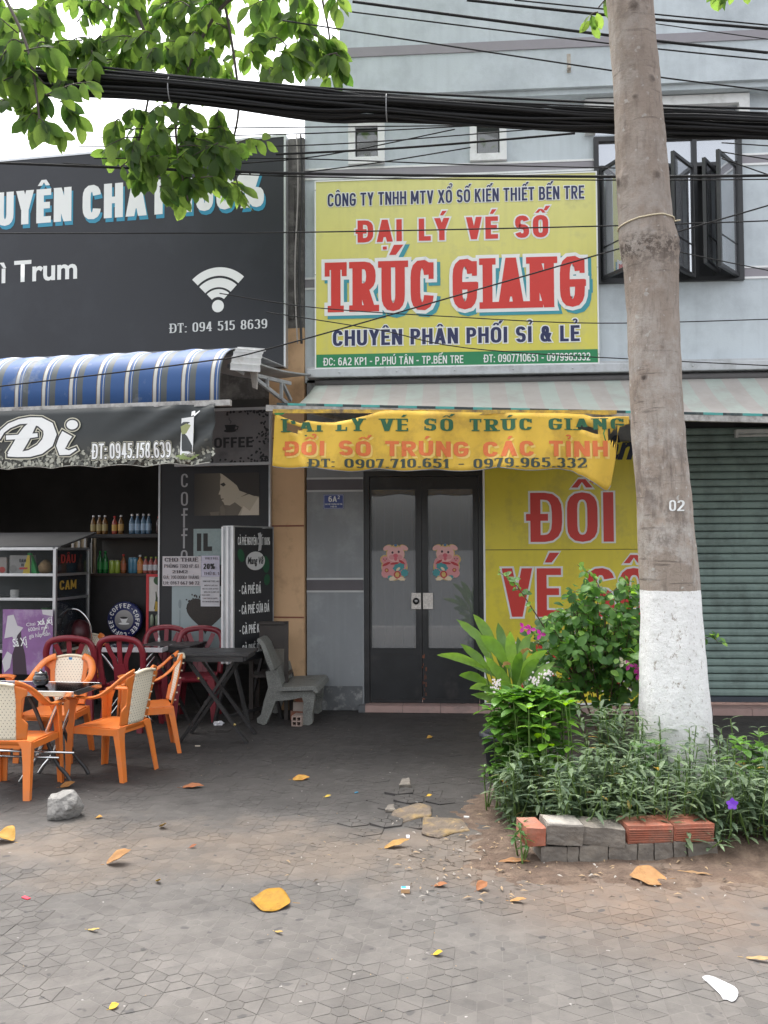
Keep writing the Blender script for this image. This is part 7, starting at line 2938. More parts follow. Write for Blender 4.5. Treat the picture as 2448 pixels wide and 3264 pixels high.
def spray(cx, cy, sx_, sy_, n, Y, ln=.32, k=8, size=.155, dirx=0.0):
    for _ in range(n):
        x, y = rl.uniform(cx - sx_, cx + sx_), rl.uniform(cy - sy_, cy + sy_)
        Yd = Y + rl.uniform(-.3, .3)
        p0 = onY(x, y, Yd)
        a = rl.gauss(dirx, .8)
        p1 = p0 + Vector((math.sin(a) * ln * rl.uniform(.6, 1.1), rl.gauss(0, .08), -math.cos(a) * ln * .75 + .08))
        twig(p0, p1, k, size)
spray(150, 40, 260, 120, 31, YT + .55)
spray(480, 60, 260, 130, 38, YT + .7)
spray(820, 60, 240, 120, 28, YT + .75)
spray(1010, 90, 70, 110, 12, YT + .75)
spray(100, 170, 130, 70, 11, YT - .15)
spray(420, 180, 220, 70, 17, YT + .6)
spray(760, 200, 160, 60, 12, YT + .75)
spray(60, 250, 90, 60, 8, YT - .2)
spray(140, 360, 60, 60, 7, YT - .25, .26)
spray(30, 290, 40, 40, 3, YT - .25, .24)
spray(520, 390, 140, 60, 14, YT + .65)
spray(670, 400, 100, 70, 12, YT + .7)
spray(580, 500, 160, 70, 14, YT + .6)
spray(620, 590, 120, 40, 8, YT + .6, .24)
spray(430, 500, 60, 60, 7, YT + .65, .26)
spray(1900, 20, 12, 30, 2, YT - .1, .2, 5, .12)
spray(2330, -40, 60, 15, 3, YT + .4, .18, 5, .12)
crown = twigs_mb
crown.T = None
crown.v = [tuple(TI_ @ Vector(v)) for v in crown.v]
crown_o = crown.build('crown', M_TWIG, tree)
def leafM(q, d, up, s_):
    return Matrix.Translation(q - Vector((tx0, YT, 0))) @ frame_from(d, up).to_4x4() @ Matrix.Scale(s_, 4)
def inframe(q):
    s_ = topx(q)
    return s_ and -40 < s_[0] < W + 40 and -40 < s_[1] < H
vis_l = [l for l in leaves if inframe(l[0])]
oth_l = [l for l in leaves if not inframe(l[0])]
rl.shuffle(vis_l)
vis_l.sort(key=lambda l: -l[3] / l[0].y)
for (q, d, up, s_) in vis_l[:300]:
    o = bpy.data.objects.new('leaf', rl.choice(protoL))
    C.objects.link(o)
    o.parent = crown_o
    o.matrix_local = leafM(q, d, up, s_)
mb = MB()
mb.smooth = True
geos = [([v.co.copy() for v in me.vertices], [list(p.vertices) for p in me.polygons]) for me in protoL]
# the rest of the crown, mostly above the picture
for _ in range(900):
    c = rl.choice(limb[6:])
    q = c + Vector((rl.gauss(0, .8), rl.gauss(0, .9), rl.uniform(.1, 1.6)))
    oth_l.append((q, Vector((rl.gauss(0, 1), rl.gauss(0, 1), -.6)), Vector((rl.gauss(0, .4), -.5, 1)), .16 * rl.uniform(.8, 1.2)))
for (q, d, up, s_) in vis_l[300:] + oth_l:
    vs, fs = rl.choice(geos)
    m = leafM(q, d, up, s_)
    mb.add([m @ v for v in vs], fs)
kind(mb.build('foliage', M_TLEAF, crown_o), 'stuff')
# ================================================================ overhead cables
M_CAB = mat('black_cable', (.014, .014, .015), .85, .2, 10)
bcen = [(-500, 240, 90), (0, 258, 93), (530, 285, 86), (995, 332, 100), (1227, 343, 82), (1646, 373, 76), (1926, 387, 70), (2206, 394, 86), (2448, 404, 76), (2900, 425, 80)]
bun = thing('cable_bundle', 'thick sagging bundle of black cables passing behind the tree trunk', 'cables', onY(1224, 343, YBUN))
TB = Matrix.Translation(bun.location).inverted()
kk = (onY(1225, 343, YBUN) - onY(1224, 343, YBUN)).length
def bunpath(off, wob, ph):
    pts = []
    ys = [onY(x, y, YBUN) for x, y, _ in bcen]
    ctr = crv(ys, 5)
    th = crv([Vector((t_, 0, 0)) for _, _, t_ in bcen], 5)
    for i, c in enumerate(ctr):
        s_ = th[i].x * kk / 2
        sag = .012 * math.sin(i * .35 + ph)
        pts.append(TB @ (c + Vector((0, off[0] * s_ * .8 + wob * math.sin(i * .5 + ph), off[1] * s_ + sag + wob * math.cos(i * .43 + ph * 2)))))
    return pts
for k in range(46):
    a, r_ = rl.uniform(0, 2 * math.pi), math.sqrt(rl.random())
    mb = MB()
    mb.tube(bunpath((math.cos(a) * r_, math.sin(a) * r_), .006, rl.uniform(0, 6)), rl.uniform(.007, .013), 6)
    mb.build('cable', M_CAB, bun)
for px in (545, 1233):
    c = min(range(len(bcen) - 1), key=lambda i: abs(bcen[i][0] - px))
    y0 = [lerp(a_[1], b_[1], (px - a_[0]) / (b_[0] - a_[0])) for a_, b_ in zip(bcen, bcen[1:]) if a_[0] <= px <= b_[0]][0]
    mb = MB()
    ce = onY(px, y0, YBUN)
    mb.tube([TB @ (ce + Vector((0, .085 * math.cos(R(i * 20)), .105 * math.sin(R(i * 20))))) for i in range(19)], .005, 5)
    mb.build('tie', mat('grey_wire', (.25, .25, .26), .5), bun)
wires = [
 ('black wire crossing the balcony wall just below the roof edge', [(1124, 5), (1936, 112), (2448, 168)], .011, .15),
 ('thick black wire running highest over the balcony wall', [(1488, 0), (1936, 48), (2448, 92)], .011, .2),
 ('thin black wire parallel below the roof edge wire', [(1115, 37), (1954, 140), (2448, 191)], .006, .25),
 ('thin wire sloping from the leaves down across the balcony band', [(900, 65), (1945, 224), (2448, 289)], .006, .1),
 ('slack wire touching the topmost part of the balcony wall', [(1640, 0), (2085, 45), (2448, 80)], .006, .3),
 ('thin wire passing the trunk just under the knot', [(2050, 70), (2448, 125)], .004, .3),
 ('wire lying along the upper side of the cable bundle', [(300, 212), (900, 272), (1960, 330), (2448, 347)], .009, -.03),
 ('second wire along the upper side of the cable bundle', [(300, 222), (900, 285), (1400, 318), (2448, 360)], .006, -.06),
 ('heavy wire drawn over the top edge of the yellow sign', [(-40, 518), (915, 552), (1903, 563), (2500, 559)], .011, .2),
 ('thin wire shadowing the heavy wire over the yellow sign', [(200, 520), (915, 562), (1903, 574), (2500, 571)], .005, .22),
 ('thin wire crossing the words ĐẠI LÝ VÉ SỐ', [(-40, 744), (900, 741), (1903, 721), (2500, 702)], .0055, .25),
 ('slanting wire from the blue awning across the yellow sign', [(-40, 1236), (620, 1156), (900, 1100), (1903, 813), (2500, 640)], .006, .1),
 ('thin drooping wire crossing TRÚC GIANG to the shutter side', [(700, 935), (1000, 980), (1413, 1008), (1903, 1030), (2500, 1016)], .0045, .3),
 ('thin wire crossing the green strip of the yellow sign', [(850, 995), (1200, 1050), (1553, 1116), (2500, 1168)], .0045, .3),
 ('rusty wire rising from the concrete column to the bundle', [(880, 492), (1300, 470), (1833, 425)], .009, .25),
 ('wire rising from the column past the first small window', [(600, 530), (1000, 500), (1450, 412)], .005, .3),
 ('wire below the bundle in front of the small windows', [(330, 412), (1000, 405), (1500, 400)], .005, .3),
 ('second wire below the bundle in front of the small windows', [(300, 440), (1000, 425), (1560, 398)], .005, .33),
 ('third wire below the bundle in front of the small windows', [(250, 468), (1000, 462), (1700, 412)], .005, .36),
 ('wire from the billboard corner crossing under the first small window', [(880, 560), (1180, 522), (1500, 470)], .005, .2),
 ('nearly level wire under the small windows', [(300, 505), (900, 505), (1500, 525), (1990, 536)], .005, .3),
 ('short wire right of the open black window', [(2300, 455), (2500, 468)], .005, .5),
 ('second short wire right of the open black window', [(2300, 484), (2500, 516)], .005, .5),
 ('third short wire falling right of the open black window', [(2300, 505), (2500, 575)], .005, .5),
 ('wire falling from the casements to the plain wall', [(2150, 800), (2330, 838), (2500, 872)], .005, 1.2),
]
for lb, pts, r_, dy in wires:
    pp_ = crv([onY(x, y, YBUN + dy) for x, y in pts], 8)
    mb = MB()
    mb.tube(pp_, r_, 6)
    tag(mb.build('overhead_cable', M_CAB), lb, 'cable', 'thin overhead cables')
# cable and conduit on the dirty column
for px, r_, c_ in ((945, .008, (.35, .33, .31)), (958, .014, (.03, .03, .03))):
    mb = MB()
    mb.tube(crv([onY(px + 5 * math.sin(i), 430 + i * 95, FW - .12) for i in range(8)], 4), r_, 6)
    tag(mb.build('drop_cable', mat('drop_%d' % px, c_, .6)), 'pale drop cable' + (' hanging loosely' if px == 945 else '') + ' down the concrete column' if px == 945 else 'black pipe running down the concrete column', 'cable')
# ================================================================ planter: soil and bricks
def soilmat():
    return mat('garden_soil', (.105, .07, .05), .95, .35, 9, dirt=(.20, .145, .105), dirt_amt=.5, dirt_scale=7, bump=.8, bump_scale=60)
M_SOIL = soilmat()
pf = onZ(1725, 2757)
def soil(u, v):
    x = lerp(pf.x - .55, pf.x + 2.6, u)
    y = lerp(pf.y - .42, pf.y + 1.5, v)
    e = min(u / .12, (1 - u) / .05, v / .16, (1 - v) / .1, 1)
    e = max(0, min(1, e))
    inb = 1 if (x > pf.x + .05 and y > pf.y + .1) else 0
    h = -.012 + .022 * e + .022 * mnoise.noise(Vector((x * 3, y * 3, 0))) * e + .012 * mnoise.noise(Vector((x * 11, y * 11, 2)))
    k = max(0, min(1, (x - pf.x) / .2)) * max(0, min(1, (y - pf.y - .05) / .2)) * max(0, min(1, (1 - v) / .12))
    return (x, y, h + .07 * k)
mb = MB()
mb.smooth = True
mb.grid(soil, 130, 90)
kind(mb.build('soil_bed', M_SOIL), 'structure')
M_MORT = mat('mortar_grey', (.16, .142, .122), .92, .3, 8, dirt=(.25, .22, .18), dirt_amt=.5, dirt_scale=6, bump=.5, bump_scale=35)
M_BRK = mat('brick_orange', (.38, .125, .075), .85, .25, 8, dirt=(.24, .16, .12), dirt_amt=.6, dirt_scale=6, bump=.3, stretch=(1, 1, 1))
def rough_block(mb, x0, x1, y0, y1, z0, z1, j=.007, bev=.008):
    bm = bmesh.new()
    bmesh.ops.create_cube(bm, size=1)
    bmesh.ops.subdivide_edges(bm, edges=list(bm.edges), cuts=3, use_grid_fill=True)
    sd = rl.random() * 100
    for v in bm.verts:
        c = v.co * 2
        n = Vector((abs(c.x), abs(c.y), abs(c.z)))
        # soften the corners
        k = 1 - .016 * max(0, n.x + n.y + n.z - 2.2)
        c *= k
        p = Vector(((x0 + x1) / 2 + c.x * (x1 - x0) / 2, (y0 + y1) / 2 + c.y * (y1 - y0) / 2, (z0 + z1) / 2 + c.z * (z1 - z0) / 2))
        p += Vector((mnoise.noise(p * 18 + Vector((sd, 0, 0))), mnoise.noise(p * 18 + Vector((0, sd, 0))), mnoise.noise(p * 18 + Vector((0, 0, sd))))) * j
        v.co = p
    bm.verts.index_update()
    mb.add([v.co.copy() for v in bm.verts], [[v.index for v in f.verts] for f in bm.faces])
    bm.free()
edge = thing('planter_edge', 'low broken border of grey mortared and red bricks round the tree', 'border', (pf.x, pf.y, 0), math.atan2(onZ(2290, 2742).y - pf.y, onZ(2290, 2742).x - pf.x))
s_px = (onZ(2290, 2742) - pf).length / (2290 - 1722)
cuts = [1722, 1806, 1845, 1938, 2031, 2084, 2147, 2190, 2290]
HB = .098
for a, b_ in zip(cuts, cuts[1:]):
    mb = MB()
    rough_block(mb, (a - 1722) * s_px + .003, (b_ - 1722) * s_px - .003, rl.uniform(0, .012), .21, -.01, HB + rl.uniform(-.006, .002))
    mb.build('block', M_MORT, edge)
def brick_up(a, b_, m, dz=0, yaw=0, roll=0, y0=.03, h=HB, ribs=False, j=.005):
    mb = MB()
    w_ = (b_ - a) * s_px
    rough_block(mb, 0, w_ - .004, 0, .2, 0, h, j)
    o = mb.build('brick', m, edge)
    put(o, ((a - 1722) * s_px, y0, HB + .002 + dz), (0, roll, yaw))
    if ribs:
        for k in range(6):
            mb = MB()
            mb.box(.006, w_ - .01, -.009, .004, h * (.14 + .125 * k), h * (.14 + .125 * k) + .005)
            mb.build('rib', m, o)
    return o
brick_up(1674, 1740, M_BRK, .006, R(4), R(2), -.01)
brick_up(1738, 1858, M_MORT, .01, R(-2), R(4), .0, h=.105, j=.01)
brick_up(1856, 1990, M_MORT, .002, R(-3), R(5), .01, j=.008)
brick_up(2002, 2153, M_BRK, -.004, R(0), R(.5), .02, ribs=True)
brick_up(2153, 2287, M_BRK, -.004, R(1), R(0), .02, ribs=True)
# mortar cap and dust on the tilted bricks
mb = MB()
rough_block(mb, (1742 - 1722) * s_px, (1850 - 1722) * s_px, .0, .17, HB * 2 + .006, HB * 2 + .026, .01)
put(mb.build('mortar_cap', mat('mortar_pale', (.36, .33, .29), .95, .2, 9, bump=.5), edge, True), (0, 0, .004), (0, R(3), 0))
p = onZ(2425, 2690)
mb = MB()
rough_block(mb, -.06, .3, -.02, .2, -.01, .16, .03)
tag(put(mb.build('concrete_lump', M_MORT, None, True), p, (0, R(8), R(20))), 'broken concrete lump at the end of the planter by the purple flower', 'rubble')
# ---------------------------------------------------------------- rock and rubble
def rock(name, label, loc, size, m, seed, rot=0, cat='rock'):
    bm = bmesh.new()
    bmesh.ops.create_icosphere(bm, subdivisions=4, radius=1)
    for v in bm.verts:
        c = v.co.normalized()
        r_ = 1 + .28 * mnoise.noise(c * 1.3 + Vector((seed, 0, 0))) + .14 * mnoise.noise(c * 3.1 + Vector((0, seed, 0))) + .05 * mnoise.noise(c * 8 + Vector((seed, seed, 0)))
        for pl_ in planes_:
            dd = c.dot(pl_[0])
            if dd > 0:
                r_ = min(r_, pl_[1] / dd)
        v.co = Vector((c.x * size[0], c.y * size[1], c.z * size[2])) * r_
    zmin = -size[2] * .62
    for v in bm.verts:
        v.co.z = max(v.co.z, zmin) - zmin
    mb = MB()
    bm.verts.index_update()
    mb.add([v.co.copy() for v in bm.verts], [[v.index for v in f.verts] for f in bm.faces])
    bm.free()
    o = mb.build(name, m)
    put(o, loc, (0, 0, rot))
    return tag(o, label, cat)
rr2 = random.Random(5)
planes_ = [(Vector((rr2.gauss(0, 1), rr2.gauss(0, 1), rr2.gauss(0, .8))).normalized(), rr2.uniform(.72, .95)) for _ in range(12)]
M_ROCK = mat('rock_grey', (.25, .24, .225), .9, .25, 5, dirt=(.12, .115, .11), dirt_amt=.45, dirt_scale=7, bump=.8, bump_scale=25)
p = onZ(188, 2618)
rock('grey_rock', 'rough pale grey rock on the pavement beside an orange chair leg', (p.x, p.y + .1, 0), (.125, .095, .112), M_ROCK, 3.2, R(15))
M_YCURB = mat('yellow_painted_concrete', (.15, .118, .09), .95, .35, 12, dirt=(.34, .22, .06), dirt_amt=.42, dirt_scale=6, bump=.7)
def slab(name, label, pxs, h, m, tilt=(0, 0), z=0.0):
    pts = [onZ(x, y) for x, y in pxs]
    c = sum(pts, Vector()) / len(pts)
    bm = bmesh.new()
    vs = [bm.verts.new((p.x - c.x, p.y - c.y, 0)) for p in pts]
    f = bm.faces.new(vs)
    r_ = bmesh.ops.extrude_face_region(bm, geom=[f])
    for v in r_['geom']:
        if isinstance(v, bmesh.types.BMVert):
            v.co.z += h
    bmesh.ops.bevel(bm, geom=list(bm.edges), offset=.006, segments=1, affect='EDGES')
    bmesh.ops.subdivide_edges(bm, edges=[e for e in bm.edges if e.calc_length() > .04], cuts=3, use_grid_fill=True)
    for v in bm.verts:
        v.co += Vector((mnoise.noise(v.co * 22 + c), mnoise.noise(v.co * 22 - c), mnoise.noise(v.co * 30))) * .007
    mb = MB()
    bm.verts.index_update()
    mb.add([v.co.copy() for v in bm.verts], [[v.index for v in f.verts] for f in bm.faces])
    bm.free()
    o = mb.build(name, m)
    put(o, (c.x, c.y, z), (tilt[0], tilt[1], 0))
    return tag(o, label, 'rubble', 'broken kerb pieces in the pavement')
slab('broken_kerb', 'yellow edged kerb piece sunk across the pavement hole', [(1224, 2640), (1340, 2608), (1376, 2604), (1374, 2578), (1330, 2566), (1250, 2590)], .012, M_YCURB, (R(2), R(-1)))
slab('broken_kerb', 'yellow edged kerb piece leading towards the planter', [(1343, 2662), (1400, 2676), (1438, 2660), (1500, 2648), (1470, 2616), (1350, 2612)], .014, M_YCURB, (R(1), R(2)))
slab('broken_kerb', 'small pointed stone standing up in the dark pavement', [(1272, 2512), (1310, 2512), (1305, 2498), (1280, 2500)], .04, M_MORT, (R(10), 0))
slab('broken_kerb', 'flat greenish stone beside the yellow kerb piece', [(1228, 2590), (1262, 2588), (1255, 2576), (1232, 2578)], .025, M_MORT, (R(6), 0))
# ================================================================ litter
def fallen(px, py, L_, W_, col, label, rot, name='fallen_leaf', curl=.3, fold=.5, tip=0.0, cat='leaf', lift=.006, col2=None):
    p = onZ(px, py)
    W_ = min(W_ * 1.35, L_ * .85)
    vs, fs = leaf_geo(L_, W_, fold, -curl, L_ * .025, 9)
    mb = MB()
    mb.smooth = True
    mb.add([(v[0] - L_ / 2, v[1], v[2]) for v in vs], fs)
    mb.tube([(-L_ * .72, 0, 0), (-L_ * .5, 0, 0)], .0018, 5)
    key = 'fallen_%d' % int(col[0] * 1000 + col[1] * 100 + col[2] * 10)
    col = tuple(c * k_ for c, k_ in zip(col, (.74, .66, .7)))
    m = mat(key, col, .7, .22, 30, dirt=col2 or tuple(c * .55 for c in col), dirt_amt=.35, dirt_scale=18, transl=.2)
    o = mb.build(name, m)
    sub = o.modifiers.new('b', 'SUBSURF')
    sub.levels = sub.render_levels = 2
    o.modifiers.new('s', 'SOLIDIFY').thickness = .0012
    tl = (.2 if math.cos(rot) > 0 else -.2) + rl.gauss(0, .05)
    rm = Euler((tl, tip, rot)).to_matrix()
    zmin = min((rm @ Vector((v[0] - L_ / 2, v[1], v[2]))).z for v in vs)
    put(o, (p.x, p.y, .003 - zmin), (tl, tip, rot))
    return tag(o, label, cat, 'fallen leaves and litter')
YE, OC, BR = (.52, .30, .015), (.55, .33, .08), (.42, .21, .07)
fallen(862, 2885, .215, .135, YE, 'large bright yellow fallen leaf lying flat on the open pavement', R(175), curl=.05, fold=.12)
fallen(378, 2752, .14, .075, (.52, .30, .10), 'curled tan fallen leaf with upturned tip on the open pavement', R(20), curl=.55, fold=.7)
fallen(14, 2680, .16, .1, (.60, .38, .06), 'ochre rolled leaf at the pavement edge beside the rock', R(160), curl=.15, fold=.9)
fallen(960, 2485, .14, .065, (.60, .36, .05), 'yellow leaf with red veins on the dark cafe pavement', R(20), curl=.1, fold=.25, col2=(.3, .04, .03))
fallen(616, 2511, .17, .05, (.38, .14, .04), 'rust brown narrow leaf on the dark cafe pavement', R(5), curl=.1, fold=.5)
fallen(215, 2508, .11, .06, (.45, .23, .06), 'torn ochre leaf between chair leg and rock', R(30), curl=.3, fold=.3)
fallen(2065, 2807, .21, .13, (.56, .33, .12), 'big tan leaf with clear ribs in front of the brick planter', R(185), curl=.12, fold=.2)
fallen(1265, 2700, .17, .045, (.60, .38, .10), 'long dry ochre leaf lying in the broken pavement hole', R(25), curl=.25, fold=.6)
fallen(1640, 2753, .19, .03, (.55, .31, .12), 'long shrivelled tan leaf on the soil before the planter', R(-4), curl=.1, fold=.9)
fallen(1535, 2836, .07, .05, (.45, .2, .07), 'small crumpled brown leaf right of the matchbox', R(40), curl=.5, fold=.8)
fallen(1652, 2877, .09, .025, (.60, .36, .12), 'thin curled orange leaf on the open pavement below the planter', R(-15), curl=.3, fold=.6)
fallen(1405, 2827, .075, .03, (.45, .2, .08), 'small reddish brown leaf beside the matchbox', R(-8), curl=.3, fold=.5)
fallen(520, 2640, .07, .035, (.62, .45, .12), 'small upright yellow leaf near the rock', R(-50), curl=.6, fold=.5)
fallen(316, 2608, .045, .03, (.60, .36, .08), 'tiny orange leaf right of the grey rock', R(10), curl=.2)
fallen(1368, 2540, .045, .025, (.70, .48, .03), 'tiny bright yellow leaf in the dark paving before the planter', R(20))
fallen(1045, 2541, .05, .018, (.70, .55, .05), 'slim yellow leaf on the dark pavement before the door', R(15))
fallen(505, 2815, .05, .022, (.70, .52, .08), 'twisted pale yellow petal on the open pavement', R(-60), curl=.6)
fallen(300, 2970, .08, .012, (.66, .52, .14), 'thin pale yellow stalk on the front pavement', R(-20), curl=.3)
fallen(890, 2976, .06, .012, (.6, .45, .12), 'thin tan stalk below the large yellow leaf', R(-35), curl=.3)
fallen(363, 3214, .04, .03, (.72, .52, .04), 'small yellow petal on the nearest pavement', R(40))
fallen(1396, 3046, .045, .025, (.72, .55, .04), 'folded yellow petal on the front pavement', R(-10), curl=.5)
fallen(615, 2702, .045, .02, (.4, .15, .06), 'small rust brown leaf in the earthy belt of pavement', R(30), curl=.4)
fallen(1370, 2353, .06, .045, (.66, .42, .08), 'yellow leaf on the pavement before the black door', R(30), curl=.2)
fallen(2430, 3065, .14, .018, (.55, .42, .18), 'dry forked straw at the pavement edge', R(-20), curl=.2)
fallen(2215, 2790, .2, .018, (.42, .28, .12), 'dry brown twig of leaf rib on the soil beside the bricks', R(-28), curl=.1)
def chip(px, py, sx_, sy_, sz_, col, label, rot, name, cat):
    p = onZ(px, py)
    mb = MB()
    rough_block(mb, -sx_ / 2, sx_ / 2, -sy_ / 2, sy_ / 2, 0, sz_, .001)
    m = mat(name + '_m%d' % int(col[0] * 99 + col[2] * 990), col, .6, .1, 20)
    return tag(put(mb.build(name, m), (p.x, p.y, .003), (0, 0, rot)), label, cat, 'fallen leaves and litter')
chip(83, 2865, .05, .02, .004, (.62, .04, .07), 'small red plastic scrap on the front pavement', R(-30), 'plastic_scrap', 'scrap')
chip(1300, 2670, .02, .045, .006, (.78, .77, .8), 'white wrapper scrap in the broken pavement hole', R(5), 'wrapper', 'scrap')
chip(1136, 2528, .03, .012, .004, (.05, .25, .4), 'tiny blue plastic scrap on the dark pavement', R(50), 'plastic_scrap', 'scrap')
chip(630, 2380, .045, .009, .008, (.7, .62, .5), 'cigarette end near the black folding table', R(3), 'cigarette_end', 'litter')
chip(1487, 2608, .035, .012, .01, (.75, .74, .7), 'white cigarette end on the bare soil', R(-5), 'cigarette_end', 'litter')
chip(2160, 2798, .05, .035, .004, (.66, .5, .62), 'pink and white card scrap beside the big tan leaf', R(40), 'card_scrap', 'scrap')
chip(2190, 2797, .05, .03, .004, (.5, .34, .16), 'brown card scrap beside the pink card', R(15), 'card_scrap', 'scrap')
chip(2342, 2728, .05, .05, .03, (.78, .77, .74), 'white shell like scrap at the end of the planter', R(30), 'white_scrap', 'scrap')
chip(2266, 2750, .03, .03, .01, (.35, .5, .55), 'small blue and white wrapper on the soil', R(10), 'wrapper', 'scrap')
p = onZ(1292, 2845)
mx_ = thing('matchbox', 'small blue and white matchbox on the pavement', 'matchbox', (p.x, p.y, .002), R(3))
mb = MB()
mb.box(-.022, .022, -.018, .018, 0, .022, .001)
mb.build('box', mat('match_brown', (.5, .3, .15), .7), mx_)
mb = MB()
mb.box(-.0215, .0215, -.0175, .0175, .022, .0232)
mb.build('label_sheet', mat('match_white', (.7, .72, .74), .5), mx_)
mb = MB()
mb.box(-.02, .004, -.01, .016, .0233, .0238)
mb.build('blue_print', P_('match_blue', (.03, .3, .5)), mx_)
# white napkin
out = [(2228, 3112), (2262, 3104), (2298, 3122), (2345, 3140), (2357, 3162), (2347, 3188), (2330, 3194), (2318, 3180), (2304, 3188), (2298, 3168), (2274, 3150), (2254, 3126)]
gp2 = [onZ(x, y + 6) for x, y in out]
c_ = sum(gp2, Vector()) / len(gp2)
mb = MB()
mb.smooth = True
vs, fs = [], []
n = len(gp2)
K = 6
for k in range(K + 1):
    t = k / K
    for p in gp2:
        q = (p - c_) * t
        h = .034 * (1 - t) * (.6 + .8 * abs(mnoise.noise(q * 14))) + .014 * abs(mnoise.noise(q * 30 + Vector((3, 0, 0)))) + .004
        vs.append((q.x, q.y, h))
for k in range(K):
    for i_ in range(n):
        fs.append((k * n + i_, k * n + (i_ + 1) % n, (k + 1) * n + (i_ + 1) % n, (k + 1) * n + i_))
mb.add(vs, fs)
o = put(mb.build('napkin', mat('napkin_white', (.48, .48, .49), .9)), (c_.x, c_.y, 0))
sub = o.modifiers.new('b', 'SUBSURF')
sub.levels = sub.render_levels = 1
tag(o, 'crumpled white paper napkin on the near pavement', 'napkin', 'fallen leaves and litter')
# fine crumbs and grit nobody would count
mb = MB()
for k in range(700):
    if k < 330:
        x, y = rl.uniform(-2, 2.6), rl.uniform(3.2, 8.6)
        z = 0
        s_ = rl.uniform(.002, .006)
    else:
        x, y = rl.gauss(pf.x - .1, .55), rl.gauss(pf.y + .05, .32)
        z = .01
        s_ = rl.uniform(.003, .012)
    a = rl.random() * 6.28
    mb.m = rl.choice((0, 1, 1, 2, 2))
    c, q = math.cos(a) * s_, math.sin(a) * s_
    l_ = rl.uniform(1, 3) if k >= 330 else 1
    mb.add([(x + c * l_, y + q * l_, z), (x - q * .6, y + c * .6, z + s_ * .5), (x - c * l_, y - q * l_, z), (x + q * .6, y - c * .6, z + s_ * .5), (x, y, z + s_)], [(0, 1, 4), (1, 2, 4), (2, 3, 4), (3, 0, 4)])
kind(mb.build('grit', [mat('grit_white', (.36, .33, .29), .9), mat('grit_tan', (.35, .25, .15), .9), mat('grit_dark', (.10, .075, .055), .9)]), 'stuff')
# ================================================================ plants in the planter
def soil_z(x, y):
    return soil((x - pf.x + .55) / 3.15, (y - pf.y + .42) / 1.92)[2]
# broad-leaved ginger
M_GING = leafmat('ginger_leaf', (.06, .14, .025), (.17, .30, .06), .35, .5)
M_GSTEM = mat('green_stem', (.10, .17, .035), .6)
YG = YT - .05
gb = onZ(1640, 2440)
gz = soil_z(gb.x, YG)
gp_ = thing('ginger_plant', 'clump of broad light green pointed leaves in front of the black door', 'plant', (gb.x, YG, gz - .01))
GI = Matrix.Translation(gp_.location).inverted()
def gleaf(bx, by, tx, ty, dy, wpx, dry=False):
    base, tip = onY(bx, by, YG + dy * .3), onY(tx, ty, YG + dy)
    L_ = (tip - base).length
    mb = MB()
    mb.smooth = True
    n = 10
    ax = (tip - base).normalized()
    side = ax.cross(Vector((rl.gauss(0, .25), -1, rl.gauss(.25, .2)))).normalized()
    nor = side.cross(ax).normalized()
    wd = wpx * .34 * (onY(1501, 2000, YG).x - onY(1500, 2000, YG).x)
    bow = L_ * rl.uniform(.06, .14)
    vs = []
    for i in range(n + 1):
        t = i / n
        w_ = wd * math.sin(math.pi * min(1, t * .93 + .05)) ** 1.0 * (1 if t < .99 else .05)
        c = base.lerp(tip, t) + Vector((0, 0, 1)) * bow * math.sin(math.pi * t) + nor * .01 * math.sin(t * 7)
        f = .25 * w_
        vs += [c + side * w_ + nor * (f + .006 * math.sin(i * 1.9)), c + nor * 0, c - side * w_ + nor * (f + .006 * math.sin(i * 2.3))]
    vs = [GI @ v for v in vs]
    mb.add(vs, [(i * 3 + k, i * 3 + k + 1, i * 3 + k + 4, i * 3 + k + 3) for i in range(n) for k in range(2)])
    mb.build('leaf', M_GING if not dry else mat('dry_leaf_edge', (.42, .24, .09), .7, .3, 20, transl=.2), gp_)
    mb = MB()
    gnd = Vector((gb.x + rl.gauss(0, .05), YG + rl.gauss(0, .05), gz))
    mb.tube([GI @ p_ for p_ in crv([gnd, gnd.lerp(base, .6) + Vector((0, 0, .05)), base], 4)], [.008 - .0004 * i for i in range(9)], 6)
    mb.build('stem', M_GSTEM, gp_)
for a in ((1545, 2130, 1391, 2087, -.2, 40), (1560, 2080, 1454, 1975, -.12, 46), (1585, 2080, 1508, 1957, .0, 48), (1610, 2110, 1587, 1985, .1, 46), (1550, 2180, 1461, 2152, -.25, 42), (1570, 2215, 1494, 2196, -.3, 34), (1560, 2140, 1466, 2052, -.1, 40), (1620, 2130, 1528, 2025, -.2, 58), (1630, 2140, 1625, 2010, -.1, 52), (1650, 2140, 1690, 2020, .1, 50), (1640, 2170, 1748, 2070, -.1, 46), (1660, 2180, 1720, 2100, -.2, 44), (1600, 2190, 1545, 2095, -.3, 46), (1640, 2190, 1660, 2075, -.25, 46), (1610, 2230, 1530, 2190, -.2, 42), (1670, 2150, 1650, 2030, .15, 44), (1650, 2250, 1580, 2170, -.3, 44), (1690, 2220, 1740, 2150, .1, 42), (1580, 2140, 1500, 2000, .1, 42), (1615, 2170, 1570, 2035, .12, 44), (1640, 2230, 1560, 2110, -.15, 46), (1660, 2230, 1610, 2080, .0, 48), (1700, 2250, 1700, 2090, .1, 46), (1620, 2270, 1500, 2215, -.1, 40), (1690, 2190, 1770, 2110, .05, 40), (1590, 2160, 1480, 2110, .1, 40), (1600, 2260, 1515, 2150, .1, 42)):
    gleaf(*a)
gleaf(1640, 2105, 1700, 2075, -.3, 18, True)
gleaf(1625, 2120, 1600, 2128, -.32, 16, True)
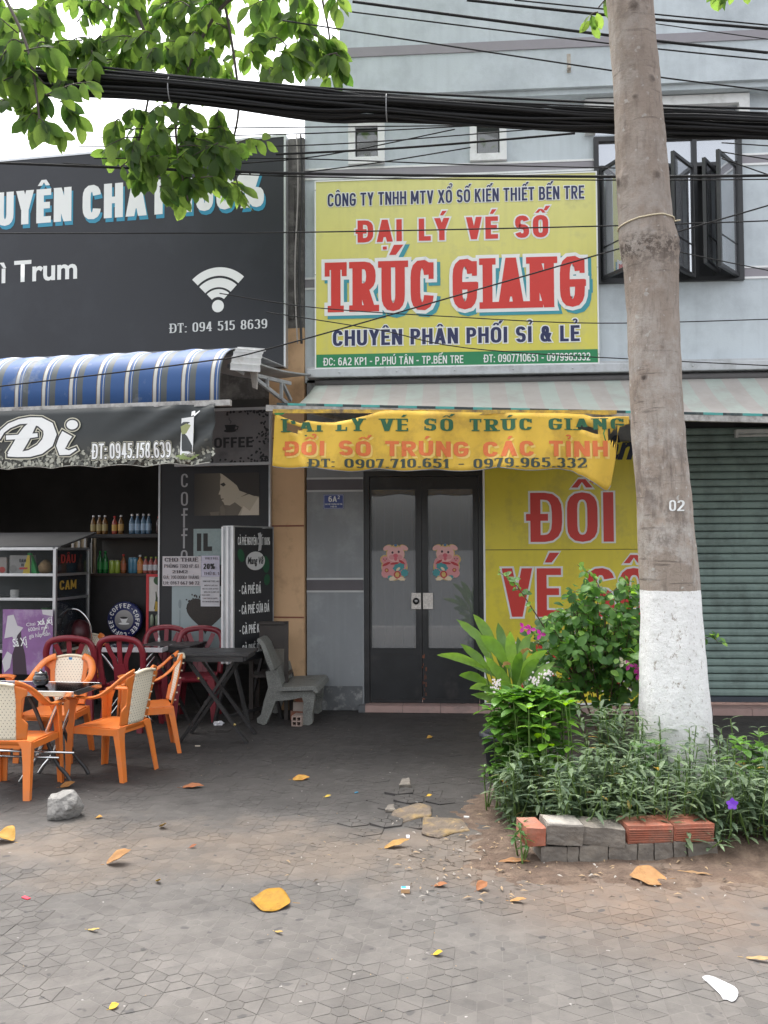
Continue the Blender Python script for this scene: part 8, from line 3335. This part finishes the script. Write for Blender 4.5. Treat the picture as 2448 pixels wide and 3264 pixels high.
# bougainvillea behind the trunk
M_BOUG = leafmat('bougainvillea_leaf', (.035, .10, .025), (.10, .22, .045), .4, .5, val=2.3)
M_BOUGY = leafmat('bougainvillea_young', (.14, .28, .05), (.22, .38, .08), .45, .5, val=2.2)
YV = YT + .55
bo = thing('bougainvillea_bush', 'leafy bougainvillea bush with a few magenta bracts before the yellow panel', 'bush', (onY(1900, 2400, YV).x, YV, 0))
BI = Matrix.Translation(bo.location).inverted()
stems, lv, lvy = MB(), MB(), MB()
lv.smooth = lvy.smooth = True
def bstem(pxs, r_, n, young=0.0, sz=.065, sp=.05):
    pts = crv([onY(x, y, YV + d) for x, y, d in pxs], 8)
    stems.tube([BI @ p_ for p_ in pts], [lerp(r_, .002, i / (len(pts) - 1)) for i in range(len(pts))], 5)
    for k in range(n):
        t = .12 + .88 * k / n
        q = pts[int(t * (len(pts) - 1))] + rvec(sp * rl.random())
        d = Vector((rl.gauss(0, .8), rl.gauss(-.4, .5), rl.gauss(-.15, .6)))
        up = Vector((rl.gauss(0, .4), -.5 + rl.gauss(0, .4), .8))
        y_ = rl.random() < young * (.3 + t)
        s_ = sz * rl.uniform(.6, 1.25) * (.75 if y_ else 1)
        add_leaf(lvy if y_ else lv, BI @ q, d, up, s_, s_ * .72, .2, .25, 4)
root = (1930, 2400, 0)
for pts, r_, n, yg in (
    ([root, (1850, 2200, 0), (1760, 2040, -.1), (1690, 1930, -.15), (1640, 1860, -.15), (1588, 1822, -.15)], .009, 44, .6),
    ([root, (1900, 2150, 0), (1930, 1980, .0), (1905, 1860, -.05), (1840, 1800, -.05)], .009, 60, .6),
    ([root, (1960, 2150, 0), (1990, 2000, .0), (2010, 1900, .0), (1990, 1830, 0)], .008, 60, .6),
    ([root, (2000, 2150, 0), (2080, 2000, .1), (2060, 1880, .1)], .008, 40, .4),
    ([root, (2050, 2200, 0), (2180, 2080, .1), (2260, 2030, .1), (2290, 2050, .05)], .007, 40, .5)):
    bstem(pts, r_, n, yg, sp=.035)
for _ in range(120):
    x, y = rl.uniform(1700, 2080), rl.uniform(1880, 2230)
    if (x - 1740) < (1990 - y) * .9 - 20:
        continue
    d0 = rl.uniform(-.3, .25)
    bstem([(lerp(root[0], x, .5), lerp(2400, y, .6), 0), (x, y, d0), (x + rl.gauss(0, 35), y - rl.uniform(-40, 50), d0 - .1)], .004, 17, .2, .078, .09)
for o_ in (stems.build('branches', mat('woody_stem', (.12, .08, .05), .8), bo),):
    pass
kind(lv.build('foliage', M_BOUG, bo), 'stuff')
kind(lvy.build('young_foliage', M_BOUGY, bo), 'stuff')
M_MAG = leafmat('magenta_bract', (.45, .03, .25), (.62, .08, .40), .35, .6)
for px, py in ((1668, 2000), (1690, 2006), (1722, 2022), (2030, 2130), (2036, 2150), (2005, 2120), (1985, 2110)):
    mb = MB()
    q = BI @ onY(px, py, YV - .35)
    for k in range(3):
        a = k * 2.1
        add_leaf(mb, q, (math.cos(a), -.4, math.sin(a)), (0, -1, .3), .045, .032, .3, .2)
    mb.build('bract', M_MAG if px != 1985 else leafmat('cream_bract', (.6, .56, .4), (.7, .68, .55), .3, .6), bo)
# glossy shrub with white flower heads
M_GLO = leafmat('glossy_leaf', (.05, .14, .025), (.14, .29, .05), .35, .35)
YW = YT - .5
def rosette_plant(name, label, px, py_top, py_base, Y, n_st, spread, leafL, leafW, m, group=None, flowers=(), lvl=5):
    base = onY(px, py_base, Y)
    o = thing(name, label, 'plant', (base.x, Y, soil_z(base.x, Y) - .01), group=group)
    I_ = Matrix.Translation(o.location).inverted()
    st, lf = MB(), MB()
    lf.smooth = True
    g_ = Vector(o.location)
    for k in range(n_st):
        tx = px + rl.uniform(-1, 1) * spread
        ty = py_top + abs(rl.gauss(0, .25)) * (py_base - py_top) * .7 + abs(tx - px) * .25
        top = onY(tx, ty, Y + rl.uniform(-.12, .12))
        gx = g_ + Vector(((top.x - g_.x) * .7 + rl.gauss(0, .03), rl.gauss(0, .06), 0))
        pts = crv([gx, gx.lerp(top, .55) + Vector((rl.gauss(0, .02), rl.gauss(0, .02), .03)), top], 4)
        st.tube([I_ @ p_ for p_ in pts], [lerp(.006, .003, i / 8) for i in range(9)], 5)
        for j in range(lvl):
            q = pts[8 - int(j * 6 / lvl)]
            for h in range(2 if j else 4):
                a = (k * 1.3 + j * 1.57 + h * (math.pi if j else math.pi / 2)) + rl.gauss(0, .2)
                d = Vector((math.cos(a), math.sin(a), (.75 if j == 0 else .15) + rl.gauss(0, .15)))
                s_ = leafL * rl.uniform(.75, 1.15) * (.75 if j == 0 else 1)
                add_leaf(lf, I_ @ q, d, Vector((0, 0, 1)), s_, s_ * leafW, .18, .3, 4)
    st.build('stem', M_GSTEM, o)
    kind(lf.build('foliage', m, o), 'stuff')
    for fx, fy in flowers:
        mb = MB()
        q = onY(fx, fy, Y - .1)
        for _ in range(26):
            c = I_ @ (q + Vector((rl.gauss(0, .018), rl.gauss(0, .018), rl.gauss(0, .022))))
            for a in range(4):
                add_leaf(mb, c, (math.cos(a * 1.57), -.6, math.sin(a * 1.57)), (0, -1, 0), .009, .007, 0, 0)
        kind(mb.build('flower_head', leafmat('white_petal', (.66, .58, .60), (.78, .74, .74), .2, .6), o), 'stuff')
    return o
rosette_plant('white_flower_shrub', 'glossy green shrub with two white flower heads at the planter corner', 1690, 2185, 2470, YW, 40, 130, .125, .52, M_GLO, flowers=((1582, 2178), (1702, 2168), (1742, 2148)), lvl=7)
rosette_plant('bright_rosette', 'fresh lime green rosette of leaves in front of the white flowered shrub', 1700, 2250, 2480, YW - .2, 3, 45, .11, .55, leafmat('lime_leaf', (.14, .30, .03), (.20, .38, .05), .35, .35), lvl=3)
rosette_plant('bright_rosette', 'fresh lime green rosette standing alone between shrub and trunk', 1812, 2230, 2480, YW - .1, 2, 14, .1, .5, leafmat('lime_leaf', (.14, .30, .03), (.20, .38, .05), .35, .35), lvl=3)
rosette_plant('pale_shrub', 'pale green soft leaved plant at the foot of the trunk', 2085, 2360, 2520, YT - .55, 5, 60, .09, .55, leafmat('pale_leaf', (.09, .19, .06), (.14, .26, .08), .3, .5), lvl=4)
rosette_plant('pale_shrub', 'light green bush right of the trunk at the planter end', 2400, 2345, 2560, YT - .6, 8, 60, .11, .5, leafmat('light_leaf', (.10, .24, .04), (.17, .33, .06), .35, .4), lvl=4)
rosette_plant('corner_sprig', 'low sprig with small round leaves leaning out beside the clay pot', 1575, 2435, 2520, YT - .5, 5, 40, .05, .6, M_GLO, lvl=5)
rosette_plant('seedling', 'small seedling growing in the soil left of the red brick', 1672, 2610, 2720, pf.y + .02, 2, 14, .08, .3, leafmat('seedling_leaf', (.035, .10, .025), (.07, .16, .04), .3, .45), lvl=3)
rosette_plant('seedling', 'tiny seedling sprouting in front of the mortared bricks', 1668, 2660, 2745, pf.y - .03, 2, 12, .07, .33, leafmat('seedling_leaf', (.035, .10, .025), (.07, .16, .04), .3, .45), lvl=3)
# ruellia ground cover
M_RUE = leafmat('ruellia_leaf', (.04, .075, .04), (.19, .26, .14), .3, .6, yellow=.012)
rst, rlf = MB(), MB()
rlf.smooth = True
def rue(x, y, h, lean=(0, 0)):
    z0 = soil_z(x, y) - .01
    top = Vector((x + lean[0] + rl.gauss(0, .05), y + lean[1] + rl.gauss(0, .04), z0 + h))
    pts = crv([(x, y, z0), Vector((x, y, z0)).lerp(top, .5) + rvec(.015), top], 4)
    rst.tube(pts, [.0035] * 9, 4)
    n = max(4, int(h / .04))
    for j in range(n):
        t = 1 - j / n * .85
        q = pts[int(t * 8)]
        for hh in (0, 1):
            a = j * 1.57 + hh * math.pi + rl.gauss(0, .35)
            L_ = rl.uniform(.075, .13) * (.7 if j == 0 else 1)
            add_leaf(rlf, q, (math.cos(a), math.sin(a), .35 + rl.gauss(0, .3)), (0, 0, 1), L_, L_ * .26, .25, .35)
for _ in range(400):
    x = rl.uniform(pf.x - .13, pf.x + 2.4)
    y = pf.y + .22 + abs(rl.gauss(0, .5)) + (.3 if x < pf.x + .05 else 0)
    if y > pf.y + 1.3:
        continue
    cx = trunk_at(.2)[0]
    if (x - cx) ** 2 + (y - YT) ** 2 < .2 ** 2:
        continue
    s_ = topx((x, y, .2))
    h = rl.uniform(.16, .36) * (1 + .45 * (y - pf.y) / 1.0)
    rue(x, y, h, (0, -.03))
for _ in range(22):
    q = onY(rl.uniform(1890, 2040), 2420, YT - .3)
    rue(q.x, YT - .3 + rl.gauss(0, .1), rl.uniform(.45, .62))
for _ in range(26):
    x = pf.x + rl.uniform(.0, 2.2)
    rue(x, pf.y + rl.uniform(.18, .3), rl.uniform(.08, .16), (0, -.06))
rst.build('stems', M_GSTEM)
rst_o = C.objects[-1]
rst_o.name = 'ground_cover'
kind(rst_o, 'stuff')
rst_o['label'] = 'narrow leaved dark green ground cover filling the planter'
rst_o['category'] = 'ground cover'
rlf_o = rlf.build('foliage', M_RUE, rst_o)
kind(rlf_o, 'stuff')
# purple flower
q = onY(2333, 2562, pf.y + .12)
fl = thing('purple_flower', 'single purple five petalled flower at the front of the planter', 'flower', q)
mb = MB()
for k in range(5):
    a = k * 2 * math.pi / 5 + .3
    mb = MB()
    mb.smooth = True
    add_leaf(mb, (0, 0, 0), (math.cos(a), -.25, math.sin(a)), (0, -1, 0), .036, .027, .15, .1, 4)
    mb.build('petal', leafmat('purple_petal', (.22, .08, .55), (.30, .12, .66), .3, .6), fl)
mb = MB()
mb.tube([(0, .01, 0), (.005, .03, -.06), (.01, .06, -.2)], .0025, 5)
mb.build('stem', M_GSTEM, fl)
# pots at the left corner
M_TERRA = mat('terracotta', (.40, .15, .07), .85, .2, 8, dirt=(.26, .18, .14), dirt_amt=.4, dirt_scale=6)
p = onZ(1640, 2545)
o = thing('clay_pot', 'broken terracotta pot half hidden at the planter corner', 'pot', (p.x, p.y + .05, 0), 0)
mb = MB()
mb.lathe([(.07, 0), (.1, .2), (.115, .2), (.115, .24), (.1, .24), (.06, .05)], 20, cap=True)
b_o = mb.build('body', M_TERRA, o)
b_o.rotation_euler = (R(12), R(14), 0)
p = onZ(1608, 2505)
o = thing('plastic_pot', 'dark plastic pot with rolled rim behind the clay pot', 'pot', (p.x, p.y + .22, 0), 0)
mb = MB()
mb.lathe([(.1, 0), (.15, .3), (.17, .3), (.175, .34), (.15, .35), (.13, .3), (.09, .02)], 22)
mb.build('body', mat('pot_black', (.03, .032, .04), .5), o)
mb = MB()
mb.lathe([(.02, .28), (.135, .285)], 20)
mb.build('soil', M_SOIL, o)
p = onZ(1612, 2580)
mb = MB()
rough_block(mb, -.09, .1, -.08, .1, -.01, .12, .03)
tag(put(mb.build('stump', mat('old_stump', (.16, .125, .10), .95, .3, 12, bump=.8), None, True), (p.x, p.y + .05, 0), (0, R(6), R(25))), 'weathered stump piece below the clay pot', 'stump')
